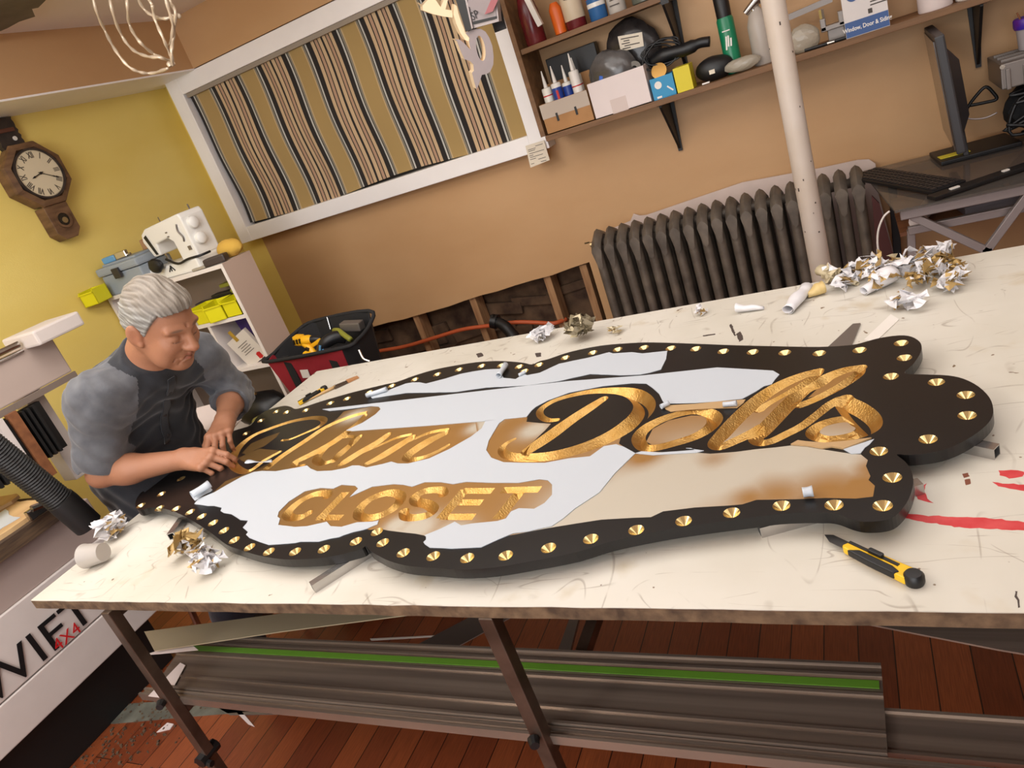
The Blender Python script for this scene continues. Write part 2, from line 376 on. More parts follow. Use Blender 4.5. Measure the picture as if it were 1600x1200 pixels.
# left bulb mirrors the right-hand bulb
bulb_r = [S2(*p) for p in right_px[10:24]]
cx = (S2(831, 569.5)[0] + S2(572, 853)[0]) / 2
lb = [(2 * cx - x, y) for x, y in bulb_r][::-1]
ys = [p[1] for p in lb]
lo = S2(222, 768); hi = S2(392, 664)
s_ = (hi[1] - lo[1]) / (lb[-1][1] - lb[0][1])
bx = min(p[0] for p in lb)
lb2 = []
for (x, y) in lb:
    t = (y - lb[0][1]) / (lb[-1][1] - lb[0][1]); lb2.append((x - (lb[0][0] * (1 - t) + lb[-1][0] * t) + lo[0] * (1 - t) + hi[0] * t, lo[1] + (hi[1] - lo[1]) * t))
lb2 = [(max(x, tx0 + .0), y) for x, y in lb2]
OUT += lb2[1:-1] + [hi] + [S2(*p) for p in topl_px]
OUT = [(p.x, p.y) for p in smooth_path([(x, y, 0) for x, y in OUT], 3, True)]

studs_px = [(385, 677), (408, 657), (432, 643), (448, 644), (478, 641), (516, 630), (542, 623), (577, 613), (612, 603), (648, 593), (683, 585), (717, 577.5), (752, 572), (783, 571), (811, 573), (819, 580), (842, 570), (883, 559), (926, 551), (965, 546), (1006, 543), (1048, 544), (1087, 545), (1130, 549), (1176, 550), (1226, 551), (1280, 552), (1343, 547), (1408, 536), (1413, 559), (1392, 588), (1463, 597), (1509, 617), (1511, 649), (1450, 686), (1373, 705), (1394, 746), (1379, 790), (1303, 789), (1221, 790), (1143, 801), (1068, 814), (994, 828), (923, 842), (857, 856), (790, 868), (730, 872), (677, 869), (630, 864), (598, 848), (589, 831), (556, 846), (506, 858), (461, 862), (420, 862), (390, 855), (366, 844), (350, 829), (333, 817), (315, 807), (297, 800), (275, 795), (249, 794), (220, 799 - 9), (252, 772), (283, 748)]
STUDS = [S2(*p) for p in studs_px]
SR = .0135
# letters: name, label, strokes of (x px, y px) with half-width in metres
ST = []
def stroke(letter, pts, w, flat=False, closed=False, n=5):
    w = w if isinstance(w, (list, tuple)) else [w] * len(pts)
    P = [(*S2(p[0], p[1]), ww) for p, ww in zip(pts, w)]
    if not flat: P = [tuple(v) for v in smooth_path([Vector(p) for p in P], n, closed)]
    if closed: P.append(P[0])
    ST.append((letter, P, flat))
stroke('G', [(441, 688), (454, 686), (478, 676), (496, 668), (506, 660), (503, 654), (486, 653), (454, 659), (421, 670), (397, 680), (378, 694), (366, 710), (364, 726), (380, 737), (395, 733), (412, 720), (437, 706)], [.006, .006, .007, .009, .011, .012, .011, .011, .012, .013, .015, .016, .014, .012, .010, .010, .008])
stroke('l', [(419, 730), (440, 713), (475, 690), (510, 667), (545, 652), (570, 645)], [.014, .014, .014, .013, .012, .01])
stroke('l', [(571, 648), (556, 664), (522, 690), (484, 711), (462, 722), (462, 729), (475, 727)], [.008, .013, .017, .017, .014, .01, .007])
stroke('a', [(552, 682), (530, 685), (506, 702), (495, 717), (503, 724), (522, 718), (542, 702), (550, 688)], [.007, .009, .013, .014, .012, .009, .008, .007], closed=True)
stroke('a', [(563, 681), (548, 695), (530, 710), (522, 720)], [.008, .013, .013, .01])
stroke('m', [(606, 679), (590, 691), (562, 707), (540, 721), (530, 727)], [.012, .016, .016, .016, .009])
stroke('m', [(556, 712), (590, 697), (620, 684), (641, 679)], [.004, .006, .007, .007])
stroke('m', [(644, 683), (622, 697), (596, 713), (574, 724)], [.013, .017, .017, .010])
stroke('m', [(600, 708), (640, 689), (672, 676), (699, 671)], [.004, .006, .008, .007])
stroke('m', [(695, 677), (672, 688), (648, 703), (636, 714), (642, 718), (660, 715), (682, 706), (701, 695)], [.013, .018, .018, .014, .011, .009, .008, .005])
stroke('D', [(943, 623), (920, 638), (890, 658), (856, 683), (824, 705)], [.012, .017, .019, .021, .016])
stroke('D', [(871, 656), (856, 656.5), (845, 650), (845, 640), (862, 628), (890, 618.5), (927, 611.5), (965, 610.5), (990, 615), (1005, 627), (1005, 641), (990, 658), (961, 678), (927, 694), (890, 706), (852, 713.5), (815, 715), (792, 711), (784, 702), (791, 693), (804, 686)],
  [.007, .009, .009, .010, .010, .010, .012, .016, .021, .024, .026, .026, .024, .022, .020, .018, .016, .013, .010, .007, .005])
stroke('o', [(998, 683), (1012, 667), (1043, 652), (1081, 643), (1107, 645), (1117, 655), (1108, 669), (1086, 682), (1052, 693), (1022, 700), (1004, 698)], [.015, .015, .013, .012, .015, .016, .014, .013, .012, .012, .013], closed=True)
stroke('first_l', [(1280, 579), (1254, 587), (1221, 601), (1189, 621), (1156, 650), (1129, 679), (1117, 693), (1125, 698), (1146, 690), (1174, 677), (1190, 668)], [.010, .014, .017, .018, .018, .017, .014, .012, .012, .013, .014])
stroke('first_l', [(1280, 581), (1272, 589), (1254, 601), (1229, 615), (1200, 631), (1186, 640)], [.009, .010, .009, .007, .008, .012])
stroke('second_l', [(1346, 574), (1319, 579), (1294, 589), (1278, 600), (1254, 611), (1229, 635), (1205, 660), (1189, 676), (1181, 686), (1189, 692), (1206, 689), (1229, 678), (1254, 665), (1278, 647), (1296, 633), (1312, 625)], [.011, .013, .015, .016, .017, .018, .018, .018, .014, .011, .010, .010, .010, .010, .011, .013])
stroke('second_l', [(1345, 577), (1340, 585), (1319, 600), (1288, 617), (1264, 628), (1250, 633)], [.009, .011, .011, .010, .010, .011])
stroke('s', [(1322, 622), (1312, 627)], [.013, .015])
stroke('s', [(1320, 628), (1335, 640), (1350, 654), (1356, 666), (1346, 676), (1325, 683), (1294, 686.5), (1274, 682), (1270, 674), (1282, 664), (1304, 657), (1328, 655), (1345, 663)], [.02, .026, .027, .022, .015, .012, .011, .012, .012, .011, .011, .011, .010])
stroke('C', [(512, 775), (510, 771), (493, 772), (474, 780), (458, 792), (449, 803), (456, 809), (470, 808), (482, 802)], [.013, .013, .013, .013, .014, .014, .013, .012, .012])
stroke('L', [(540, 769), (500, 810)], .013, True); stroke('L', [(497, 808.5), (534, 808.5)], .010, True)
stroke('O', [(560, 804), (564, 792), (582, 778), (607, 770), (624, 773), (625, 783), (611, 797), (589, 807), (570, 809)], [.013] * 9, closed=True)
stroke('S', [(693, 772), (690, 766), (678, 765.5), (662, 768), (649, 776), (651, 784), (668, 788), (677, 796), (667, 805), (646, 809), (633, 807), (631, 799)], [.012, .012, .012, .013, .013, .014, .014, .013, .013, .012, .012, .012])
stroke('E', [(727, 765), (689, 810)], .013, True); stroke('E', [(722, 767), (770, 767)], .010, True); stroke('E', [(708, 785), (753, 785)], .010, True); stroke('E', [(690, 807.5), (741, 807.5)], .010, True)
stroke('T', [(784, 766), (844, 764.5)], .0105, True); stroke('T', [(813, 767), (778, 811)], .013, True)

def pip(P, poly):
    x, y = P[:, 0], P[:, 1]; c = np.zeros(len(P), bool); n = len(poly)
    for i in range(n):
        x1, y1 = poly[i]; x2, y2 = poly[(i + 1) % n]
        if y1 == y2: continue
        m = ((y1 > y) != (y2 > y)) & (x < (x2 - x1) * (y - y1) / (y2 - y1) + x1); c ^= m
    return c
def stroke_depth(P):
    """inside distance (half width minus distance) and letter index for every 2-D point"""
    best = np.full(len(P), -1.0); who = np.full(len(P), -1)
    for li, (letter, pts, flat) in enumerate(ST):
        a0 = np.array(pts); lo = a0[:, :2].min(0) - .04; hi = a0[:, :2].max(0) + .04
        idx = np.where((P > lo).all(1) & (P < hi).all(1))[0]
        if not len(idx): continue
        Q = P[idx]; d = np.full(len(Q), -1.0)
        for (ax, ay, aw), (bx_, by_, bw) in zip(pts, pts[1:]):
            vx, vy = bx_ - ax, by_ - ay; L2 = vx * vx + vy * vy + 1e-12; L = math.sqrt(L2)
            t = ((Q[:, 0] - ax) * vx + (Q[:, 1] - ay) * vy) / L2
            if flat:
                perp = np.abs((Q[:, 0] - ax) * -vy + (Q[:, 1] - ay) * vx) / L
                dd = np.minimum(aw - perp, np.minimum(t * L, (1 - t) * L))
            else:
                tc = np.clip(t, 0, 1); dd = aw + (bw - aw) * tc - np.hypot(Q[:, 0] - ax - vx * tc, Q[:, 1] - ay - vy * tc)
            d = np.maximum(d, dd)
        m = d > best[idx]; best[idx[m]] = d[m]; who[idx[m]] = li
    return best, who
# film polygons (pixels)
G_PX = [
 [(330, 772), (352, 752), (400, 734), (418, 725), (437, 712), (475, 689), (511, 665), (527, 654), (537, 643), (545, 641), (600, 632), (700, 645), (765, 652), (768, 668), (740, 690), (700, 715), (640, 735), (560, 738), (480, 738), (410, 742), (350, 772)],
 [(378, 708), (392, 693), (415, 683), (438, 675), (431, 684), (413, 697), (398, 703), (388, 711)],
 [(372, 716), (388, 708), (405, 701), (437, 704), (424, 714), (400, 722), (385, 724)],
 [(742, 652), (790, 645), (824, 652), (822.5, 659), (843, 661), (861, 662), (852, 672), (830, 693), (812, 712), (852, 714), (890, 707), (927, 695), (961, 680), (975, 668), (972, 677), (967, 693), (990, 708), (975, 726), (930, 722), (850, 732), (780, 730), (752, 712)],
 [(1010, 690), (1020, 670), (1045, 657), (1080, 649), (1105, 650), (1108, 660), (1085, 678), (1050, 689), (1020, 696)],
 [(1281, 582), (1254, 588), (1221, 603), (1189, 623), (1156, 652), (1130, 682), (1125, 694), (1146, 688), (1174, 675), (1195, 660), (1229, 630), (1262, 604)],
 [(1344, 578), (1319, 582), (1285, 600), (1262, 622), (1290, 615), (1325, 596)],
 [(1276, 679), (1284, 667), (1305, 659), (1328, 657), (1342, 664), (1340, 674), (1322, 681), (1294, 684)],
 [(993, 708), (1020, 705.5), (1053, 708), (1085, 707), (1110, 709), (1150, 706), (1180, 702), (1212, 699), (1236, 696), (1247, 691), (1262, 698), (1285, 702), (1310, 706), (1330, 709), (1345, 710), (1356, 719), (1353, 728), (1360, 744), (1357, 750), (1367, 759), (1364, 776), (1337, 779), (1290, 778), (1244, 780), (1182, 781), (1160, 788), (1137, 790), (1085, 793), (1036, 799), (1017, 808), (990, 809), (939, 812), (900, 818), (857, 825), (800, 836), (720, 850), (668, 840), (662, 836.5), (650, 834), (631, 832), (607, 829), (592, 826), (578, 828), (560, 824), (520, 836), (440, 836), (425, 812), (440, 780), (480, 758), (560, 748), (860, 742), (950, 728)],
]
G = [[S2(*q) for q in p] for p in G_PX]
allp = []; edges = []
def addpoly(P, closed=True):
    s = len(allp); allp.extend([(p[0], p[1]) for p in P]); n = len(P)
    edges.extend([(s + i, s + (i + 1) % n) for i in range(n if closed else n - 1)])
addpoly(OUT)
circles = []
for (x, y) in STUDS: addpoly([(x + SR * math.cos(2 * PI * k / 20), y + SR * math.sin(2 * PI * k / 20)) for k in range(20)]); allp.append((x, y))
for g in G: addpoly(g)
for letter, pts, flat in ST:
    A = [Vector(p[:2]) for p in pts]; Wd = [p[2] for p in pts]; n = len(A)
    closed = (A[0] - A[-1]).length < 1e-6
    Lf, Rt = [], []
    for i in range(n):
        if closed and i in (0, n - 1): t = A[1] - A[-2]
        else: t = A[min(i + 1, n - 1)] - A[max(i - 1, 0)]
        t.normalize(); nn = Vector((-t.y, t.x)); Lf.append(A[i] + nn * Wd[i]); Rt.append(A[i] - nn * Wd[i])
    if closed: addpoly(Lf[:-1]); addpoly(Rt[:-1]); addpoly(A[:-1])
    elif flat:
        addpoly(Lf + Rt[::-1]); t = (A[-1] - A[0]).normalized(); w = Wd[0]; a, b = A[0] + t * w, A[-1] - t * w
        addpoly([a, b], False)
        for c, e in ((a, Lf[0]), (a, Rt[0]), (b, Lf[-1]), (b, Rt[-1])): addpoly([c, e], False)
    else:
        t0 = (A[1] - A[0]).normalized(); t1 = (A[-1] - A[-2]).normalized()
        def cap(c, t, w):
            nn = Vector((-t.y, t.x)); return [c + (nn * math.cos(a) + t * math.sin(a)) * w for a in [PI * k / 8 for k in range(1, 8)]]
        addpoly(Lf + cap(A[-1], t1, Wd[-1]) + Rt[::-1] + cap(A[0], -t0, Wd[0])); addpoly(A, False)
# interior points in the painted film for its sprayed colour
gx = np.arange(-1.8, .1, .011); gy = np.arange(.85, 1.75, .011); GG = np.array([(x + (.0055 if i % 2 else 0), y) for i, y in enumerate(gy) for x in gx])
ing = np.zeros(len(GG), bool)
for g in G: ing |= pip(GG, g)
allp.extend([tuple(p) for p in GG[ing]])
# extra points inside the grooves
gx = np.arange(-1.8, .1, .0045); gy = np.arange(.85, 1.75, .0045); GG = np.array([(x, y) for y in gy for x in gx])
dd, _ = stroke_depth(GG); allp.extend([tuple(p) for p in GG[dd > .002]])
res = geometry.delaunay_2d_cdt([Vector(p) for p in allp], edges, [], 0, 1e-5)
V = np.array([(v.x, v.y) for v in res[0]]); Fc = [f for f in res[2] if len(f) == 3]; Fa = np.array(Fc)
CEN = V[Fa].mean(1)
inside = pip(CEN, OUT)
dS, wS = stroke_depth(CEN); isS = dS > 1e-4
dV, _ = stroke_depth(V)
Z = np.zeros(len(V)); Z = -np.clip(dV, 0, .03) * .95
Z = np.maximum(Z, -.024)
isD = np.full(len(CEN), -1)
for k, (x, y) in enumerate(STUDS): isD[np.hypot(CEN[:, 0] - x, CEN[:, 1] - y) < SR * .99] = k
isG = np.zeros(len(CEN), bool)
for g in G: isG |= pip(CEN, g)
def submesh(name, sel, zarr, m, parent, col=None, z0=ZS, smooth=False):
    fs = Fa[sel]; u, inv = np.unique(fs, return_inverse=True); inv = inv.reshape(-1, 3)
    me = bpy.data.meshes.new(name); co = [(V[i][0], V[i][1], z0 + zarr[i]) for i in u]
    a, b, c = V[fs[:, 0]], V[fs[:, 1]], V[fs[:, 2]]
    area_ = (b[:, 0] - a[:, 0]) * (c[:, 1] - a[:, 1]) - (b[:, 1] - a[:, 1]) * (c[:, 0] - a[:, 0])
    inv[area_ < 0] = inv[area_ < 0][:, ::-1]
    me.from_pydata(co, [], [tuple(int(q) for q in f) for f in inv]); me.update()
    if col is not None:
        ca = me.color_attributes.new('spray', 'FLOAT_COLOR', 'POINT')
        arr = np.ones((len(u), 4), np.float32); arr[:, :3] = col[u]; ca.data.foreach_set('color', arr.ravel())
    o = objm(name, me, m, parent, True); return o
# sprayed colour on the film
M_BOARD = mat('black_board_paint', (15, 13, 13), .33, spec=.45, bump=.04, bscale=300)
M_GOLD = mat('gold_leaf', (200, 162, 98), .36, metal=.9, bump=.5, bscale=260, rgb2=(180, 136, 68), scale=30)
M_FILMW = mat('white_masking_film', (186, 192, 199), .4)
M_SPRAY = mat('sprayed_film', (200, 170, 110), .42, attr='spray', spec=.5)
M_SPRAY.node_tree.nodes['Principled BSDF'].inputs['Metallic'].default_value = .35
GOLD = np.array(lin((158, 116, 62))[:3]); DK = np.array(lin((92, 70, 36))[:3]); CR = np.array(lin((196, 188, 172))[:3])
blobs = [(1290, 715, .10, 'c'), (1240, 730, .14, 'c'), (1150, 740, .14, 'c'), (1060, 750, .15, 'c'), (1000, 775, .15, 'c'), (930, 790, .12, 'c'), (1100, 725, .1, 'c'), (880, 815, .08, 'c'), (1330, 725, .05, 'c'), (650, 826, .05, 'c'), (620, 820, .03, 'c'), (700, 838, .05, 'c'),
 (760, 660, .035, 'c'), (835, 672, .04, 'c'), (745, 668, .03, 'c'), (1112, 718, .035, 'g'), (1280, 760, .07, 'g'), (1220, 765, .06, 'g'), (1170, 775, .04, 'g'), (1340, 765, .05, 'g'), (1350, 730, .03, 'd'), (1010, 712, .04, 'g'), (553, 650, .04, 'c')]
cf = np.zeros(len(V)); gf = np.zeros(len(V))
for x, y, r, k in blobs:
    bx_, by_ = S2(x, y); d2 = ((V[:, 0] - bx_) ** 2 + (V[:, 1] - by_) ** 2) / r ** 2
    (cf if k == 'c' else gf)[:] = np.maximum(cf if k == 'c' else gf, np.exp(-d2 * 1.2))
t = np.clip(cf * 1.35 - gf * .95, 0, 1)[:, None]
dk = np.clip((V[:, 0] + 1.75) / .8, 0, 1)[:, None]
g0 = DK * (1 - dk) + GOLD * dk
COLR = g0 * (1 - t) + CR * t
sign = thing('carved_sign', 'large black scalloped sign with gold carved lettering and patches of white masking film', 'sign', (-.85, 1.3, SB))
flat = inside & ~isS & (isD < 0)
board = submesh('board', flat & ~isG, np.zeros(len(V)), M_BOARD, sign)
bm = bm_(); bm.from_mesh(board.data)
off = PW[sign.name].translation
n = len(OUT); A = [bm.verts.new((x - off.x, y - off.y, ZS - off.z)) for x, y in OUT]; B = [bm.verts.new((x - off.x, y - off.y, 0)) for x, y in OUT]
for i in range(n): bm.faces.new((A[i], B[i], B[(i + 1) % n], A[(i + 1) % n]))
vb_ = {}
for f_ in Fa[inside]:
    for i_ in f_:
        if i_ not in vb_: vb_[i_] = bm.verts.new((V[i_][0] - off.x, V[i_][1] - off.y, 0))
    bm.faces.new([vb_[i_] for i_ in f_[::-1]])
bm.to_mesh(board.data); bm.free()
submesh('painted_film', flat & isG, np.full(len(V), 0.0), M_SPRAY, sign, col=COLR)
letters = []
for s in ST:
    if s[0] not in letters: letters.append(s[0])
lidx = np.array([letters.index(s[0]) for s in ST])
for k, l in enumerate(letters):
    sel = inside & isS & (lidx[wS] == k)
    o = submesh('carved_letter', sel, Z, M_GOLD, sign)
    o['label'] = 'carved gold letter ' + {'first_l': 'l, first of the pair in the right word', 'second_l': 'l, second of the pair in the right word', 's': 's ending the right word', 'l': 'l after the big G', 'a': 'small a', 'm': 'm', 'o': 'small o', 'G': 'G', 'D': 'big D', 'C': 'C in the block capitals', 'L': 'L in the block capitals', 'O': 'O in the block capitals', 'S': 'S in the block capitals', 'E': 'E in the block capitals', 'T': 'T in the block capitals'}[l]
M_STUDG = mat('gold_cone', (224, 200, 140), .24, metal=.95)
for k, (x, y) in enumerate(STUDS):
    bm = bm_(); vs = [bm.verts.new((x + SR * math.cos(2 * PI * j / 20), y + SR * math.sin(2 * PI * j / 20), ZS)) for j in range(20)]; c = bm.verts.new((x, y, ZS - .011))
    for j in range(20): bm.faces.new((vs[j], vs[(j + 1) % 20], c))
    me = bpy.data.meshes.new('gold_dimple'); bm.to_mesh(me); bm.free(); objm('gold_dimple', me, M_STUDG, sign, True)
# white masking film still stuck on
def film(px, name='masking_film', th=.0012, m=None, label=None, jag=0):
    bm = bm_(); P = []
    for i in range(len(px)):
        a = Vector((*S2(*px[i]), ZS)); b = Vector((*S2(*px[(i + 1) % len(px)]), ZS)); k = max(1, int((b - a).length / .012)) if jag else 1
        for j in range(k):
            q = a.lerp(b, j / k); P.append((q.x + rnd.uniform(-jag, jag) * (j > 0), q.y + rnd.uniform(-jag, jag) * (j > 0), ZS + .0004))
    A = [bm.verts.new(p) for p in P]; B = [bm.verts.new((p[0], p[1], p[2] + th)) for p in P]; n = len(P)
    f = bm.faces.new(B); 
    for i in range(n): bm.faces.new((A[i], A[(i + 1) % n], B[(i + 1) % n], B[i]))
    bmesh.ops.triangulate(bm, faces=[f], ngon_method='EAR_CLIP')
    o = obj(name, bm, m or M_FILMW, sign, True)
    if label: o['label'] = label
    return o
film([(577, 618), (590, 616), (600, 613), (634, 600), (645, 598), (656, 598), (666, 600), (697, 592), (719, 585), (737, 581.5), (759, 578), (781, 577), (787, 591), (806, 593), (814, 588), (819, 585), (824, 587), (844, 583), (874, 569), (922, 559), (952, 551), (958, 553), (987, 551), (1004, 553), (1043, 549), (1041, 562), (1033, 578), (1015, 583), (1000, 586), (968, 587), (922, 585), (874, 596), (825, 603), (760, 606), (712, 613), (666, 614), (634, 614.5), (594, 621), (582, 623)], label='long ragged white strip along the back edge', jag=.0006)
film([(504, 640), (600, 629), (760, 610.5), (890, 596), (1004, 587.5), (1121, 575), (1208, 580), (1218, 586), (1211, 594), (1206, 601), (1194, 604), (1182, 612), (1160, 624), (1085, 632), (1043, 634), (1036, 628), (1030, 616), (1020, 607), (1010, 600), (987, 599.5), (942, 604), (890, 614), (857, 626), (838, 636), (831, 642), (823, 652), (753, 659), (665, 666), (551, 674), (541, 673), (567, 661), (587, 648), (595, 640), (592, 636), (580, 635), (541, 640), (515, 642.5)], label='wide white band of masking film across the middle of the sign')
film([(335, 770), (352, 760), (377, 746), (397, 738), (410, 736.5), (431, 737), (454, 733), (470, 730), (480, 728), (486, 733), (496, 737), (519, 736), (540, 732), (551, 728), (561, 728), (573, 731), (597, 726), (612, 722), (622, 725), (638, 725), (671, 717), (703, 702), (736, 683), (753, 670), (759, 658), (789, 655.5), (780, 662), (774, 672), (764, 689), (760, 704), (768, 716), (787, 723), (815, 724), (852, 724), (890, 717), (922, 714), (944, 698), (963, 695), (975, 699), (993, 709), (961, 740), (937, 770), (899, 795), (880, 811), (862, 823), (851, 825), (826, 831), (802, 834), (778, 844), (752, 856), (705, 858), (690, 857), (672, 856.5), (664, 851), (662, 848), (666, 844), (666, 839), (664, 837), (689, 827), (711, 816), (721, 822), (737, 819), (778, 815), (791, 811), (799, 800), (811, 795), (835, 796), (851, 787), (863, 774), (863, 758), (856, 751), (843, 749.5), (811, 755), (770, 755), (729, 753.5), (708, 757), (689, 754), (664, 754), (644, 761), (630, 758), (615, 757), (582, 761), (564, 769), (547, 777), (560, 764), (555, 759.5), (534, 758), (521, 764), (501, 763), (477, 768), (452, 784), (436, 800), (434, 808), (438, 811), (435, 821), (461, 824), (480, 823), (511, 816), (517, 823), (534, 824), (558, 817), (582, 816), (592, 814), (590, 820), (582, 823), (573, 827), (566, 829), (552, 832), (537, 837), (530, 840), (517, 842), (498, 847), (470, 847), (461, 849), (436, 851), (420, 852), (405, 847), (390, 841), (385, 836), (388, 832), (380, 825), (386, 818), (388, 814), (376, 813), (370, 809), (362, 804), (350, 802), (345, 799), (347, 794), (335, 791), (325, 791), (304, 788), (310, 780)], label='largest white sheet of masking film around the block capitals')
M_FILMB = mat('film_underside', (178, 146, 104), .5)
film([(1036, 632), (1085, 631), (1165, 625), (1162, 630), (1152, 638), (1110, 639), (1075, 641), (1048, 644), (1040, 640)], name='folded_film_edge', m=M_FILMB, label='brown folded film edge above the small o')
film([(1318, 703), (1330, 699), (1345, 694), (1366, 687), (1359, 695), (1352, 700), (1345, 709), (1330, 710)], name='film_flap', label='white film flap below the letter s')
film([(1236, 696), (1247, 690), (1262, 692), (1290, 694), (1325, 691), (1362, 686), (1340, 695), (1318, 703), (1300, 700), (1285, 702), (1262, 698)], name='folded_film_edge', m=M_FILMB, th=.003, label='brown film edge lifting below the letter s')
film([(993, 709), (1003, 706), (1030, 708), (1060, 706), (1086, 704), (1080, 701), (1072, 701), (1100, 705), (1088, 708), (1050, 710), (1020, 712)], name='film_flap', label='narrow white film flap below the small o')
def curl(pts, r, name='film_curl', turns=1.3, z=ZS + .001):
    """rolled piece of film lying along pts"""
    bm = bm_(); a = Vector((*S2(*pts[0]), z)); b = Vector((*S2(*pts[1]), z)); ax = (b - a); L = ax.length; ax.normalize(); side = Vector((-ax.y, ax.x, 0))
    K = 16; rows = []
    for i in range(5):
        t = i / 4; row = []
        for k in range(K + 1):
            an = -PI / 2 + turns * 2 * PI * k / K; rr = r * (1 - .35 * k / K) * (1 - .2 * t * math.sin(3 * t + 1))
            row.append(bm.verts.new(a + ax * (L * t) + side * (rr * math.cos(an)) + Vector((0, 0, r + rr * math.sin(an)))))
        rows.append(row)
    for A, B in zip(rows, rows[1:]):
        for k in range(K): bm.faces.new((A[k], A[k + 1], B[k + 1], B[k]))
    return obj(name, bm, M_FILMW, sign, True, smooth=True, solid=.0006)
curl([(574, 622), (606, 612)], .008); curl([(781, 592), (792, 575)], .009); curl([(812, 589), (822, 584)], .005); curl([(1034, 640), (1046, 634)], .006); curl([(1131, 637), (1152, 635)], .006)
curl([(305, 783), (333, 766)], .016, turns=.8); curl([(1256, 778), (1272, 776)], .009)
# ============================================================ window frame and striped blind
YFR = 3.35
wx0, wx1, wz0, wz1 = -3.325, -1.271, 1.222, ZS0 - .004
ix0, ix1, iz0, iz1 = -3.235, -1.362, 1.305, 2.075
bm = bm_()
for c, s in [(((wx0 + ix0) / 2, 3.40, (wz0 + wz1) / 2), (ix0 - wx0, .1, wz1 - wz0)), (((wx1 + ix1) / 2, 3.40, (wz0 + wz1) / 2), (wx1 - ix1, .1, wz1 - wz0)),
             (((ix0 + ix1) / 2, 3.40, (wz0 + iz0) / 2), (ix1 - ix0, .1, iz0 - wz0)), (((ix0 + ix1) / 2, 3.40, (iz1 + wz1) / 2), (ix1 - ix0, .1, wz1 - iz1))]:
    add_box(bm, c, s)
struct('window_1', bm, M_WHT, bev=.003)
HALF = [(.0, 'g'), (.122, 't'), (.142, 'y'), (.172, 'd'), (.186, 'w'), (.212, 'd'), (.292, 'b'), (.345, 'd'), (.362, 'p'), (.408, 'd'), (.424, 'b'), (.482, 'd')]
STRIPES = HALF + [(round(1 - HALF[i + 1][0], 4), HALF[i][1]) for i in range(len(HALF) - 2, -1, -1)]
def blind_mat():
    m = bpy.data.materials.new('striped_cloth'); m.use_nodes = True; N = m.node_tree.nodes; L = m.node_tree.links; b = N['Principled BSDF']
    at = N.new('ShaderNodeAttribute'); at.attribute_name = 'stripe'
    r = N.new('ShaderNodeValToRGB'); r.color_ramp.interpolation = 'CONSTANT'
    g = (168, 140, 88); tan = (190, 164, 122); gry = (128, 122, 108); dk = (34, 28, 26); wt = (190, 188, 180); be = (196, 168, 132); pk = (176, 142, 116)
    st = [(p, dict(g=g, t=tan, y=gry, d=dk, w=wt, b=be, p=pk)[c]) for p, c in STRIPES]
    e = r.color_ramp.elements
    e[0].position = 0; e[0].color = lin(st[0][1]); e[1].position = 1; e[1].color = lin(g)
    for p, c in st[1:]: q = e.new(p); q.color = lin(c)
    L.new(at.outputs['Fac'], r.inputs[0]); 
    nz = N.new('ShaderNodeTexNoise'); nz.inputs['Scale'].default_value = 400; bp = N.new('ShaderNodeBump'); bp.inputs['Strength'].default_value = .3; bp.inputs['Distance'].default_value = .001
    L.new(nz.outputs[0], bp.inputs['Height']); L.new(bp.outputs[0], b.inputs['Normal'])
    L.new(r.outputs[0], b.inputs['Base Color']); b.inputs['Roughness'].default_value = .9; b.inputs['Sheen Weight'].default_value = .2
    return m
PER = .3446; GB = -1.392
bl = thing('window_blind', 'striped brown, gold and black fabric roman blind inside the white window frame', 'blind', ((ix0 + ix1) / 2, 3.39, iz0 + .01))
stops = [p for p, c in STRIPES]
bx0, bx1 = ix0 + .012, ix1 - .003
us = set([bx0, bx1])
k = 0
for per in range(-8, 3):
    for s_ in stops:
        x = GB - .04 * PER + (per + s_) * PER
        if bx0 < x < bx1: us.add(round(x, 5))
us = sorted(us)
vsn = 16
verts = []; faces = []; strp = []
def cloth_y(x, v): return 3.385 + .006 * math.sin(x * 9 + 1) * (1 - v) + .010 * math.sin(v * 9.5) * .6 + .004 * math.sin(x * 31 + v * 4)
for j in range(vsn + 1):
    v = j / vsn
    for x in us:
        z = iz0 + .012 + .010 * math.sin(x * 5.2) * (1 - v) ** 2 - .006 + (iz1 - .01 - iz0) * v
        xx = x + .012 * math.sin(v * 5 + x * 2) * (1 - v) * .6
        verts.append((min(max(xx, bx0), bx1), cloth_y(x, v), z))
nu = len(us)
for j in range(vsn):
    for i in range(nu - 1):
        faces.append((j * nu + i, j * nu + i + 1, (j + 1) * nu + i + 1, (j + 1) * nu + i)); m_ = (us[i] + us[i + 1]) / 2; strp.append(((m_ - GB + .04 * PER) / PER) % 1.0)
mesh = bpy.data.meshes.new('blind_cloth'); mesh.from_pydata(verts, [], faces); mesh.update()
a = mesh.attributes.new('stripe', 'FLOAT', 'FACE'); a.data.foreach_set('value', strp)
objm('cloth', mesh, blind_mat(), bl, True, smooth=True)
bm = bm_(); add_box(bm, ((bx0 + bx1) / 2, 3.37, iz1 - .012), (bx1 - bx0, .02, .022)); obj('head_rail', bm, mat('blind_rail', (150, 138, 124), .6), bl, True)
bm = bm_(); add_box(bm, ((bx0 + bx1) / 2, 3.43, (iz0 + iz1) / 2), (ix1 - ix0, .01, iz1 - iz0)); struct('window_1_backing', bm, mat('dark_pane', (40, 34, 30), .5))
